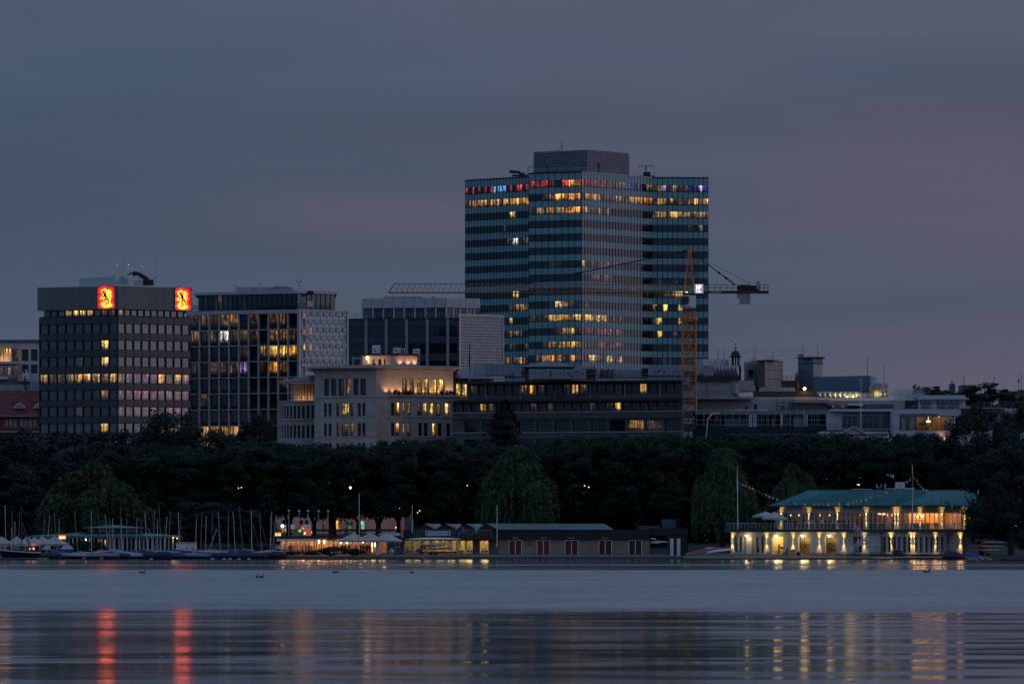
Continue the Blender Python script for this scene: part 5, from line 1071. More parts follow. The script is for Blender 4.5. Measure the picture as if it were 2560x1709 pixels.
    q.tube((X(1995,D_),D_,Z(887,D_)),(X(2008,D_),D_,Z(886,D_)),.09,4); q.box(X(1997,D_),X(2008,D_),D_-.2,D_-.1,Z(903,D_),Z(899,D_)); wpart('vent_stand',q,M['black'],r_)
    # antennas
    for px,a,b,lab in ((1795,897,868,'thin antenna left of the domed cupola'),(1810,900,878,'short antenna close to the cupola'),(1887,905,864,'thin antenna on the greenish roof box'),(1920,903,890,'short antenna on the left edge of the tan cube'),(1932,902,876,'thin antenna above the tan cube'),(2008,894,860,'antenna on the stair tower with a stand'),(2044.5,940,861,'tall dark mast with a cross bar against the stair tower'),(2168.5,940,891,'thin antenna above the blue metal roof'),(2210,960,910,'thin antenna over the gold duct'),
        (2409,960,937,'far antenna on the skyline right of the dark far tower'),(2485,962,940,'far church-like spike on the skyline'),(2547,975,930,'far mobile mast at the right edge, left of two'),(2554,975,937,'far mobile mast at the right edge, right of two')):
        D_=1176; q=MB(); q.tube((X(px,D_),D_,Z(a+6,D_)),(X(px,D_),D_,Z(b,D_)),.07,5,r2=.03)
        if px==2044.5: q.tube((X(px-5,D_),D_,Z(906,D_)),(X(px+5,D_),D_,Z(906,D_)),.05,4)
        if px in (2547,2485): q.box(X(px-1.6,D_),X(px+1.6,D_),D_-.2,D_+.2,Z(b+26 if px==2547 else b+5,D_),Z(b+18 if px==2547 else b+3,D_))
        wthing('antenna',q,M['black'],(X(px,D_),D_,Z(a,D_)),lab,'antenna',group='antennas on the right-hand roofs')
    q=MB(); D_=1177
    for a,b in (((1772,874),(1887,877)),((1887,877),(1932,878)),((1932,878),(2008,872)),((1820,891),(1887,877)),((1886,896),(1932,893)),((1932,893),(2008,873))):
        n=6; pts=[(X(a[0]+(b[0]-a[0])*i/n,D_),D_,Z(a[1]+(b[1]-a[1])*i/n+4*i/n*(1-i/n),D_)) for i in range(n+1)]; q.path(pts,.018,3)
    wthing('antenna_wires',q,M['black'],(X(1890,D_),D_,Z(880,D_)),'thin wires strung between the roof antennas','wires')
    # blue metal roof with ducts
    D_=1158; r_=house('blue_roof_hall','long blue metal-clad roof structure with a sloped right end','roof structure',2105,1165); q=MB(); q.outline([(X(2035,D_),Z(980,D_)),(X(2176,D_),Z(980,D_)),(X(2176,D_),Z(939,D_)),(X(2170,D_),Z(938.3,D_)),(X(2035,D_),Z(942,D_))],D_,D_+8); wpart('casing',q,mat('blue_metal_cladding',(.06,.13,.21),.4,.3,var=.06),r_)
    q=MB(); q.idx([(X(2176,D_),D_,Z(939,D_)),(X(2192,D_+3),D_+3,Z(942,D_)),(X(2203,D_+3),D_+3,Z(960,D_)),(X(2192,D_),D_,Z(979,D_)),(X(2176,D_),D_,Z(979,D_)),(X(2170,D_+8),D_+8,Z(939,D_)),(X(2190,D_+8),D_+8,Z(942,D_))],[(0,4,3,2,1),(0,1,6,5)]); wpart('sloped_end',q,M['zinc'],r_)
    D_=1152; r_=house('gold_duct','faceted metal duct lit gold, right of the blue roof','duct',2205,1155); q=MB(); q.tube((X(2184,D_),D_+2,Z(992,D_)),(X(2184,D_),D_+2,Z(965,D_)),.9,12); q.tube((X(2184,D_),D_+2,Z(965,D_)),(X(2196,D_),D_+2,Z(959,D_)),.9,12); bx(q,2185,2200,958,992,D_+.5,3); wpart('bend',q,M['steel'],r_); q=MB(); bx(q,2200,2222,957.5,991,D_,3); wpart('casing',q,M['steel'],r_)
    w=(X(2222,D_)-X(2200,D_))/2; h=(Z(957.5,D_)-Z(991,D_))/3; b_=MB(); b_.idx([(0,0,0),(w,0,0),(w,0,h),(0,0,h),(w/2,-.22,h*.5)],[(0,1,4),(1,2,4),(2,3,4),(3,0,4)]); me=b_.mesh('facet_panel',[M['steel']])
    for i in range(2):
        for j in range(3): link('facet_panel',me,r_,(X(2200,D_)+w*i-r_.location.x,D_-.01-r_.location.y,Z(991,D_)+h*j-r_.location.z))
    D_=1153; r_=house('duct_run','low run of shiny metal ducting below the blue roof','duct',2110,1155); q=MB(); bx(q,2041,2152,978.5,993.5,D_,2); bx(q,2160,2182,981,994,D_,2); wpart('casing',q,M['steel'],r_)
    n=9; w=(X(2152,D_)-X(2041,D_))/n; h=Z(978.5,D_)-Z(993.5,D_); b_=MB(); b_.idx([(0,0,0),(w,0,0),(w,0,h),(0,0,h),(w/2,-.25,h*.5)],[(0,1,4),(1,2,4),(2,3,4),(3,0,4)]); me=b_.mesh('facet_panel',[M['steel']])
    for i in range(n): link('facet_panel',me,r_,(X(2041,D_)+w*i-r_.location.x,D_-.01-r_.location.y,Z(993.5,D_)-r_.location.z))
    for px,py,pw in ((2070,986,10),(2118,992,45),(2126,991,50),(2134,992,40),(2153,987,22),(2192,985,40)): bulb('roof_light',(X(px,D_),D_-1.6,Z(py,D_)),pw,(1,.72,.2))
    for px,py in ((2118,992),(2133,992)): q=MB(); q.lathe(X(px,D_-.6),D_-.6,[(.05,Z(py+1,D_)),(.2,Z(py,D_)),(.05,Z(py-2,D_))],8); wthing('roof_lamp',q,M['warm'],(X(px,D_),D_-.6,Z(py+1,D_)),'small yellow lamp before the metal ducting, '+('left of two' if px<2120 else 'right of two'),'lamp',group='lamps at the metal ducting')
    # terrace with planters and closed parasols
    D_=1146; r_=house('roof_terrace','long roof terrace parapet with dark planter balustrade and glass wind screen','terrace',1960,1150); q=MB(); bx(q,1883,2041,977.5,992,D_,.8); wpart('planter',q,M['wood'],r_)
    for i in range(19): xa=1886+i*5.6; o=link('glass_panel',panel_mesh('glass_panel',.36,.9,.04,mat_gp),r_,(X(xa,D_)-r_.location.x,D_+1.2-r_.location.y,Z(979,D_)-r_.location.z))
    q=MB(); bx(q,1883,2045,992,1000,D_-.3,20); bx(q,1848,1885,951,978,D_+4,6); wpart('parapet',q,W,r_)
    q=MB(); rail(q,[(X(1958,D_+5),D_+5,Z(951,D_)),(X(2000,D_+5),D_+5,Z(951,D_))],1.0,.03,.8,3); wpart('railing',q,M['black'],r_); q=MB(); bx(q,1958,2010,951,966,D_+5,8); wpart('rear_block',q,M['dark'],r_)
    for px,lab in ((1893.5,'closed dark parasol on the roof terrace left of the tan cube'),(1992,'closed dark parasol on the roof terrace before the stair tower')): q=MB(); q.lathe(X(px,D_),D_,[(.12,Z(980,D_)),(.3,Z(974,D_)),(.5,Z(966,D_)),(.32,Z(945,D_)),(.12,Z(932,D_)),(.04,Z(929,D_))],8); wthing('closed_parasol',q,M['black'],(X(px,D_),D_,Z(980,D_)),lab,'parasol',group='closed parasols on the roof terrace')
    q=MB(); q.lathe(X(2011.5,D_-.5),D_-.5,[(.1,Z(975,D_)),(.32,Z(971,D_)),(.1,Z(968,D_))],10); wthing('terrace_lamp',q,M['warm'],(X(2011.5,D_),D_-.5,Z(975,D_)),'glowing round yellow lamp on the roof terrace','lamp'); bulb('terrace_glow',(X(2011.5,D_),D_-1,Z(971,D_)),60,(1,.6,.15))
    # rough wall and scaffold roofs
    D_=1138; r_=house('rendered_gable','long weathered pale wall strip below the metal ducting','wall',2150,1145); q=MB(); bx(q,1985,2262,1001,1026,D_+3,16); wpart('wall',q,mat('weathered_render',(.36,.34,.34),.9,var=.3,scale=.3),r_)
    r_=house('tiled_house','low house with a brown tiled hip roof and dark left gable','house',2070,1142); D_=1134; q=MB(); bx(q,1980,2068,1006,1040,D_,12); wpart('wall',q,mat('dark_render',(.08,.09,.10),.8),r_)
    q=MB(); q.idx([(X(1976,D_),D_-.5,Z(1006,D_)),(X(1988,D_),D_+8,Z(996,D_)),(X(2080,D_),D_+8,Z(996,D_)),(X(2068,D_),D_-.5,Z(1007,D_))],[(0,3,2,1)]); q.idx([(X(2060,D_),D_-.6,Z(1006,D_)),(X(2095,D_),D_-.6,Z(1027,D_)),(X(2166,D_),D_+1,Z(1018,D_)),(X(2092,D_),D_+9,Z(998,D_))],[(0,1,2,3)]); wpart('roof',q,mat('brown_tiles',(.13,.08,.06),.85,var=.3,scale=1.5),r_)
    q=MB(); bx(q,2121,2158,1008,1013,D_-1,3); bx(q,2080,2085,1013,1018,D_-1,1); bx(q,2104,2110,1013,1018,D_-1,1); wpart('skylights',q,M['alu'],r_)
    q=MB(); bx(q,2163,2234,1010,1022,D_-2,8); wthing('blue_roof_box',q,mat('blue_sheet',(.07,.11,.17),.5),(X(2198,D_),D_,Z(1022,D_)),'low blue-grey metal roof box above the flat-roofed white house','roof box')
    # glass sawtooth roof
    D_=1190; r_=house('greenhouse_roof','distant sawtooth glass roof on the right skyline','roof',2262,1195)
    gl=mat('bright_roof_glass',(.45,.52,.56),.25,.3); b_=MB(); w=1.3; b_.idx([(0,0,0),(w*.75,0,1.3),(w*.85,0,1.3),(w*.12,0,0)],[(0,3,2,1)]); b_.box(0,w,-.02,.3,-.1,0); me=b_.mesh('glass_bay',[gl])
    for j in range(4):
        for i in range(11): 
            px=2228+i*6.6+j*3
            link('glass_bay',me,r_,(X(px,D_)-r_.location.x,D_-j*2-r_.location.y,Z(984+j*7,D_)-r_.location.z))
    q=MB(); bx(q,2226,2312,1000,1040,D_-10,10); wpart('wall',q,M['dark'],r_)
    for i,(a,b) in enumerate(((2376,2388),)): D_=1400; q=MB(); bx(q,a,b,959,985,D_,5); q.tube((X(2380,D_),D_,Z(959,D_)),(X(2380,D_),D_,Z(951,D_)),.15,5); wthing('far_tower',q,M['navy'],(X(a,D_),D_,Z(985,D_)),'small dark far tower on the skyline above the rounded penthouse','tower')
    for a,b,ya,yb,D_,lab in ((2403,2440,962,985,1410,'far flat block behind the trees on the right skyline'),(2505,2545,977,1000,1410,'far low roof at the right skyline'),(2548,2575,974,1015,1300,'dark tall block cut by the right edge')): q=MB(); bx(q,a,b,ya,yb+30,D_,10); wthing('far_building',q,M['navy'],(X((a+b)/2,D_),D_,Z(yb+30,D_)),lab,'building')
    # construction site: open floor frames with hoarding nets
    D_=1118; r_=house('construction_site','half-built concrete storey behind scaffold tubes and nets, right of the crane mast','construction site',1900,1125)
    q=MB(); bx(q,1738,2070,1100,1180,D_,14); wpart('lower_wall',q,mat('site_dark_render',(.05,.055,.065),.9),r_)
    q=MB(); bx(q,1738,2070,1025.5,1036,D_,14); wpart('roof_slab',q,mat('raw_concrete',(.20,.21,.22),.9,var=.2),r_)
    q=MB(); bx(q,1738,2070,1076,1100,D_,14); wpart('floor_slab',q,mat('raw_concrete_dark',(.10,.11,.12),.9,var=.25),r_)
    q=MB(); bx(q,1738,2070,1036,1076,D_+5,.5); wpart('rear_wall',q,M['black'],r_)
    cw=mat('primed_column',(.45,.46,.48),.8,var=.3,scale=.8)
    for a,b,m in ((1872,1881,cw),(1883,1892,cw),(1951,1957,cw),(2009,2014,cw),(2016,2019,cw),(1930,1935,M['concrete']),(1812,1870,mat('hung_sheet',(.11,.14,.18),.7,var=.4,scale=1.5,streak=.15)),(1984,2008,M['zinc'])): q=MB(); bx(q,a,b,1036,1076,D_+(.0 if m is cw else 1.5),.8); wpart('column' if b-a<12 else 'sheeting',q,m,r_)
    q=MB()
    for px in (1760,1787,1800,1830,1896,1908,1917,1962,1976,2036,2042): q.tube((X(px,D_),D_-1,Z(1100,D_)),(X(px+random.uniform(-1,1),D_),D_-1,Z(1037,D_)),.05,4)
    for a,b in ((1962,1970),(1978,1966),(1995,2003),(1778,1792)): q.tube((X(a,D_),D_-.9,Z(1075,D_)),(X(b,D_),D_-.9,Z(1042,D_)),.05,4)
    wpart('props',q,M['zinc'],r_)
    q=MB()
    for px in list(range(1740,2068,18)): q.tube((X(px,D_),D_-1.6,Z(1130,D_)),(X(px,D_),D_-1.6,Z(1020,D_)),.045,4)
    for py in (1026,1050,1062,1086,1110): q.tube((X(1738,D_),D_-1.6,Z(py,D_)),(X(2068,D_),D_-1.6,Z(py,D_)),.04,4)
    o=wpart('scaffold_tubes',q,M['zinc'],r_)
    nm_=clear_mat('dust_net',.55,(.30,.42,.52),(.05,.08,.11)); q=MB(); bx(q,1738,1816,1064,1090,D_-1.75,.02); bx(q,1816,2066,1066,1082,D_-1.75,.02); bx(q,2018,2062,1062,1076,D_-1.9,.05); wpart('dust_net',q,nm_,r_)
    q=MB(); zz=Z(1025.3,D_)
    q.box(X(1838,D_),X(1920,D_),D_+.2,D_+1,zz,zz+.12); wpart('white_sheet',q,M['white'],r_)
    for px,h in ((1868,.9),(1890,1.3),(1958,.8),(1979,.5)): q=MB(); q.lathe(X(px,D_),D_+2,[(.32,zz),(.34,zz+h*.8),(.2,zz+h)],8); wpart('site_drum',q,M['black'],r_)
    q=MB(); q.path([(X(1763,D_),D_-2,Z(1100,D_)),(X(1768,D_),D_-2,Z(1049,D_)),(X(1778,D_),D_-2,Z(1035,D_))],.13,6); q.path([(X(1768,D_),D_-2,Z(1047,D_)),(X(1782,D_),D_-2,Z(1034,D_)),(X(1798,D_),D_-2,Z(1034.5,D_))],.1,5); wpart('bent_pipe',q,M['alu'],r_)
    q=MB(); 
    for px in (1975,): pass
    for a in (1942,1960,1973,1981): q.tube((X(a,D_+8),D_+8,Z(1027,D_)),(X(a,D_+8),D_+8,Z(994,D_)),.06,4)
    for py in (1004,1012,1020): q.tube((X(1940,D_+8),D_+8,Z(py,D_)),(X(1983,D_+8),D_+8,Z(py,D_)),.05,4)
    wpart('roof_scaffold',q,M['black'],r_)
    for i in range(5): 
        q=MB(); a=1745+i*24; 
        q.tube((X(a,D_),D_+.4,zz),(X(a,D_),D_+.4,zz+.75),.04,4); q.tube((X(a+14,D_),D_+.4,zz),(X(a+14,D_),D_+.4,zz+.75),.04,4); q.tube((X(a,D_),D_+.4,zz+.5),(X(a+14,D_),D_+.4,zz+.5),.035,4); wpart('guard_rail',q,M['black'],r_)
    # flat-roofed white house with big windows
    D_=1116; r_=house('white_flat_house','white flat-roofed house storey with a row of tall dark windows','house',2150,1122); W2=mat('white_render_cool',(.42,.44,.47),.75,var=.08)
    q=MB(); bx(q,2077,2235,1022,1028,D_-1.5,14); wpart('roof_slab',q,W2,r_); q=MB(); bx(q,2067,2105,1030,1075,D_,12); bx(q,2105,2235,1071,1076,D_,12); bx(q,2105,2235,1028.1,1030,D_,12); wpart('wall',q,W2,r_); q=MB(); bx(q,2105.2,2234.8,1030.2,1070.8,D_+1,10); wpart('core',q,M['black'],r_)
    fc=Fac(X(2105,D_),D_,X(2234,D_),D_); 
    for i in range(10):
        if i in (3,7): continue
        u=fc.L*i/10; fc.put(win(fc.L/10-.12,Z(1039,D_)-Z(1069.5,D_),1,2,.06,W2,M['glass']),'window',r_,u+.06,Z(1069.5,D_),-.2,lit('.')); fc.put(win(fc.L/10-.12,Z(1031,D_)-Z(1037,D_),1,1,.05,W2,M['glass']),'transom_window',r_,u+.06,Z(1037,D_),-.2,lit('.'))
    for i in (3,7): u=fc.L*i/10; fc.put(win(fc.L/10-.12,Z(1031,D_)-Z(1069.5,D_),1,1,.05,W2,M['glass']),'window',r_,u+.06,Z(1069.5,D_),-.2,lit(','))
    q=MB(); fc.box(q,0,fc.L,Z(1039,D_),Z(1037.2,D_),-.4,.1); wpart('transom',q,W2,r_)
    q=MB(); rail(q,[(X(2062,D_-2),D_-2,Z(1074,D_-2)),(X(2236,D_-2),D_-2,Z(1074,D_-2))],1.05,.025,1.0,2); wpart('railing',q,M['black'],r_)
    q=MB(); bx(q,2054,2238,1074.5,1078,D_-2.4,3); wpart('terrace_edge',q,M['dark'],r_)
    D_=1111; q=MB(); q.tube((X(2152,D_),D_,Z(1070,D_)),(X(2152,D_),D_,Z(946,D_)),.09,6,r2=.06); r2=empty('flagpole',(X(2152,D_),D_,Z(1070,D_)),'bare white flagpole in front of the flat-roofed white house','flagpole'); wpart('pole',q,M['alu'],r2); q=MB(); q.outline([(X(2150.5,D_),Z(985,D_)),(X(2151.6,D_),Z(985,D_)),(X(2151.6,D_),Z(950,D_)),(X(2150.8,D_),Z(952,D_))],D_-.1,D_+.1); wpart('furled_flag',q,M['denim'],r2)
    # classical pediment
    D_=1108; r_=house('pediment_house','white classical facade top with a triangular pediment and dentils','house',2136,1114); z=lambda py:Z(py,D_); x=lambda px:X(px,D_)
    q=MB(); bx(q,2054,2221,1093,1180,D_,10); wpart('wall',q,W2,r_); q=MB(); bx(q,2050,2222,1078,1084,D_-.9,11); bx(q,2053,2221,1084.05,1088,D_-.4,10); wpart('cornice',q,W2,r_)
    q=MB(); q.outline([(x(2098),z(1085)),(x(2168),z(1085)),(x(2133),z(1067))],D_-1.0,D_-.6); tp=wpart('tympanum',q,mat('tympanum_relief',(.42,.43,.44),.9,var=.35,scale=3),r_)
    q=MB()
    for a,b in ((2097,2133),(2169,2133)): 
        s_=1 if a<b else -1; q.box8([(x(a-3*s_),D_-1.5,z(1086)),(x(a+4*s_),D_-1.5,z(1086)),(x(a+4*s_),D_-.9,z(1086)),(x(a-3*s_),D_-.9,z(1086)),(x(b),D_-1.5,z(1064.5)),(x(b),D_-1.5,z(1068)),(x(b),D_-.9,z(1068)),(x(b),D_-.9,z(1064.5))])
    wpart('raking_cornice',q,W2,r_)
    b_=MB(); b_.box(-.11,.11,-.35,0,0,.28); me=b_.mesh('dentil',[W2])
    for i in range(38): link('dentil',me,r_,(x(2056+i*4.35)-r_.location.x,D_-.02-r_.location.y,z(1092)-r_.location.z))
    fc=Fac(x(2054),D_,x(2221),D_)
    for px in (2082,2133,2184): fc.put(win(1.1,.9,3,1,.07,W2,M['glass']),'window',r_,fc.u(px),z(1103),.12,lit('.'))
    # white modern house with the orange room
    D_=1106; r_=house('white_terrace_house','white modern house with a wide glazed room lit orange','house',2310,1114)
    q=MB(); bx(q,2233,2402,1023,1039.5,D_,12); bx(q,2233,2249,1039.55,1076,D_,12); bx(q,2379.5,2386,1039.55,1076,D_+.6,11); bx(q,2233,2397,1076.05,1093,D_-.8,13); bx(q,2335,2397,1093.05,1180,D_-.5,12); bx(q,2221,2335,1101,1180,D_-.5,12); wpart('wall',q,W2,r_)
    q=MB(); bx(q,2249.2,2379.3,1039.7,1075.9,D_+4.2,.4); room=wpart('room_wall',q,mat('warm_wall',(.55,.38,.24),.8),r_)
    q=MB(); bx(q,2249.2,2379.3,1075.0,1075.9,D_+.1,4); bx(q,2249.2,2379.3,1039.7,1040.4,D_+.1,4); bx(q,2288,2291,1041,1075,D_+1,3); bx(q,2316,2321,1041,1075,D_+2,2); bx(q,2360,2365,1050,1075,D_+3,1); bx(q,2252,2287,1041,1074,D_+1.2,.2); wpart('room_fittings',q,M['wood'],r_)
    q=MB(); bx(q,2255,2262,1041,1075,D_+.9,.1); bx(q,2273,2287,1041,1075,D_+.9,.1); wpart('curtain',q,M['offwhite'],r_)
    fc=Fac(X(2249.3,D_+.3),D_+.3,X(2379.2,D_+.3),D_+.3)
    for i,(a,b) in enumerate(((0,.19),(.19,.31),(.31,.5),(.5,.62),(.62,.8),(.8,1))):
        u0,u1=fc.L*a,fc.L*b; q=MB(); fc.box(q,u0,u0+.09,Z(1075.8,D_),Z(1040.5,D_),-.05,.05); fc.box(q,u0+.09,u1,Z(1041.4,D_),Z(1040.5,D_),-.05,.05); w_=wpart('window',q,M['black'],r_); q=MB(); fc.box(q,u0+.09,u1,Z(1075.8,D_),Z(1041.4,D_),-.01,.01); link('pane',q.mesh('pane',[M['clear']],r_.location),w_)
    q=MB(); x_=X(2322.5,D_); q.lathe(x_,D_+2,[(.05,Z(1054.5,D_)),(.4,Z(1053,D_)),(.3,Z(1051,D_)),(.05,Z(1050,D_))],12); q.tube((x_,D_+2,Z(1050,D_)),(x_,D_+2,Z(1040.5,D_)),.015,3); wpart('pendant_lamp',q,[M['warm']],r_)
    q=MB(); q.lathe(X(2348,D_),D_+1,[(.03,Z(1042,D_)),(.13,Z(1041.2,D_)),(.05,Z(1040.6,D_))],8); wpart('ceiling_lamp',q,M['warm'],r_)
    q=MB(); q.path([(X(2306,D_),D_+4.1,Z(1044,D_)),(X(2302,D_),D_+4.1,Z(1047,D_)),(X(2307,D_),D_+4.1,Z(1050,D_)),(X(2304,D_),D_+4.1,Z(1054,D_))],.1,5); wpart('wall_ornament',q,M['offwhite'],r_)
    q=MB(); bx(q,2297,2312,1056,1062,D_+4,.15); wpart('wall_picture',q,M['black'],r_)
    bulb('room_light',(X(2322,D_),D_+1.6,Z(1056,D_)),60,(1,.42,.12)); bulb('room_light',(X(2355,D_),D_+1.6,Z(1047,D_)),70,(1,.45,.14)); bulb('room_light',(X(2302,D_),D_+2,Z(1047,D_)),40,(1,.42,.12))
    q=MB(); rail(q,[(X(2234,D_-.7),D_-.7,Z(1076,D_)),(X(2396,D_-.7),D_-.7,Z(1076,D_))],1.0,.03,1.2,2); wpart('railing',q,M['black'],r_)
    q=MB(); bx(q,2249,2347,1032.5,1034,D_-.5,.5); wpart('awning_box',q,W2,r_)
    fl=Fac(X(2236,D_-.5),D_-.5,X(2396,D_-.5),D_-.5)
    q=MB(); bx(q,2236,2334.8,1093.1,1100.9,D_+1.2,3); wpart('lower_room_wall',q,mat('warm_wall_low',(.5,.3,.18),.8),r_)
    for px,ch in ((2266,'w'),(2300,'w'),(2340,'O'),(2362,'w')): fl.put(win(2.0,1.1,1,1,.07,M['black'],M['glass']),'window',r_,fl.u(px),Z(1107,D_),.25 if px<2335 else .06,lit(ch,.1))
    q=MB(); q.box(X(2337,D_),X(2339,D_),D_-.62,D_-.52,Z(1089,D_),Z(1083.5,D_)); wpart('wall_lamp',q,M['warm'],r_); bulb('facade_glow',(X(2351,D_),D_-1.5,Z(1087,D_)),16,(1,.5,.15),.05)
    # rounded penthouse above it
    D_=1124; r_=house('rounded_penthouse','glazed penthouse with a rounded white roof rim, above the orange room','penthouse',2358,1130); q=MB(); bx(q,2300,2414,987.5,994,D_-1,10); bx(q,2296,2423,994.05,998,D_-1.5,11); q.tube((X(2300,D_),D_+4,Z(994,D_)),(X(2300,D_),D_+4,Z(987.6,D_)),2.4,16); wpart('roof',q,W2,r_)
    q=MB(); bx(q,2300,2416,998.05,1022,D_+1,7); wpart('core',q,M['black'],r_)
    for px in (2335,2404): q=MB(); q.tube((X(px,D_),D_+.4,Z(1022,D_)),(X(px,D_),D_+.4,Z(998,D_)),.62,12); wpart('column',q,W2,r_)
    q=MB(); bx(q,2297,2301,998.05,1022,D_-.3,.5); bx(q,2412.5,2414,998.05,1022,D_-.6,.3); wpart('post',q,W2,r_)
    fc=Fac(X(2301,D_+.8),D_+.8,X(2416,D_+.8),D_+.8)
    for a,b in ((2302,2313),(2313,2328),(2344,2357),(2358,2377),(2378,2397)): fc.put(win(fc.u(b)-fc.u(a),Z(998.5,D_)-Z(1021,D_),1,1,.06,M['grey'],M['mirror']),'window',r_,fc.u(a),Z(1021,D_),0,lit('.'))
    q=MB(); rail(q,[(X(2280,D_-2),D_-2,Z(1022,D_)),(X(2430,D_-2),D_-2,Z(1022,D_))],.55,.02,1.5,1); wpart('railing',q,M['alu'],r_); q=MB(); bx(q,2262,2440,1022.05,1028,D_-2.5,12); wpart('terrace',q,W2,r_)
    # mansard and dormers
    D_=1110; r_=house('mansard_house','house with a dark blue standing-seam mansard roof, right of the orange room','house',2455,1118); ms=mat('blue_seam_metal',(.05,.075,.11),.45,.2); q=MB(); q.outline([(X(2397,D_),Z(1076,D_)),(X(2512,D_),Z(1076,D_)),(X(2504,D_),Z(1021,D_)),(X(2402,D_),Z(1021,D_))],D_,D_+10)
    for i in range(26): px=2400+i*4.2; q.box(X(px,D_),X(px,D_)+.04,D_-.06,D_-.005,Z(1075,D_),Z(1023,D_))
    wpart('roof',q,ms,r_); q=MB(); bx(q,2400,2512,1018,1021,D_-.4,10); wpart('gutter',q,M['zinc'],r_)
    fc=Fac(X(2397,D_),D_,X(2512,D_),D_)
    for px in (2416,2480): q=MB(); fc.box(q,fc.u(px)-.15,fc.u(px)+1.55,Z(1058,D_),Z(1034,D_),0.01,.5); dd=wpart('dormer',q,ms,r_); fc.put(win(1.3,Z(1037,D_)-Z(1057,D_),1,1,.06,M['grey'],M['mirror']),'window',r_,fc.u(px)+.05,Z(1057,D_),.56,lit('.'))
    q=MB(); bx(q,2386,2512,1076.05,1180,D_-.3,10); wpart('wall',q,W2,r_)
    q=MB(); rail(q,[(X(2442,D_+3),D_+3,Z(1018,D_)),(X(2550,D_+3),D_+3,Z(1018,D_))],1.1,.025,1.2,3); wpart('railing',q,M['grey'],r_)
    r_=house('dormer_house','white house with a broken white gable and dark recess at the right edge','house',2540,1120); D_=1113; q=MB(); bx(q,2512.5,2600,1020,1034,D_,10); bx(q,2512.5,2600,1078,1180,D_,10); q.outline([(X(2513,D_),Z(1050,D_)),(X(2524,D_),Z(1050,D_)),(X(2536,D_),Z(1034.1,D_)),(X(2526,D_),Z(1034.1,D_))],D_-.3,D_+3); bx(q,2513,2516,1050.1,1077.8,D_,2); bx(q,2518,2521,1050.1,1077.8,D_,2); wpart('wall',q,W2,r_); q=MB(); bx(q,2512.6,2600,1034.2,1077.9,D_+3.1,6); wpart('recess',q,M['black'],r_)
mat_gp=mat('pale_glass_panel',(.42,.44,.46),.3)
right_side()
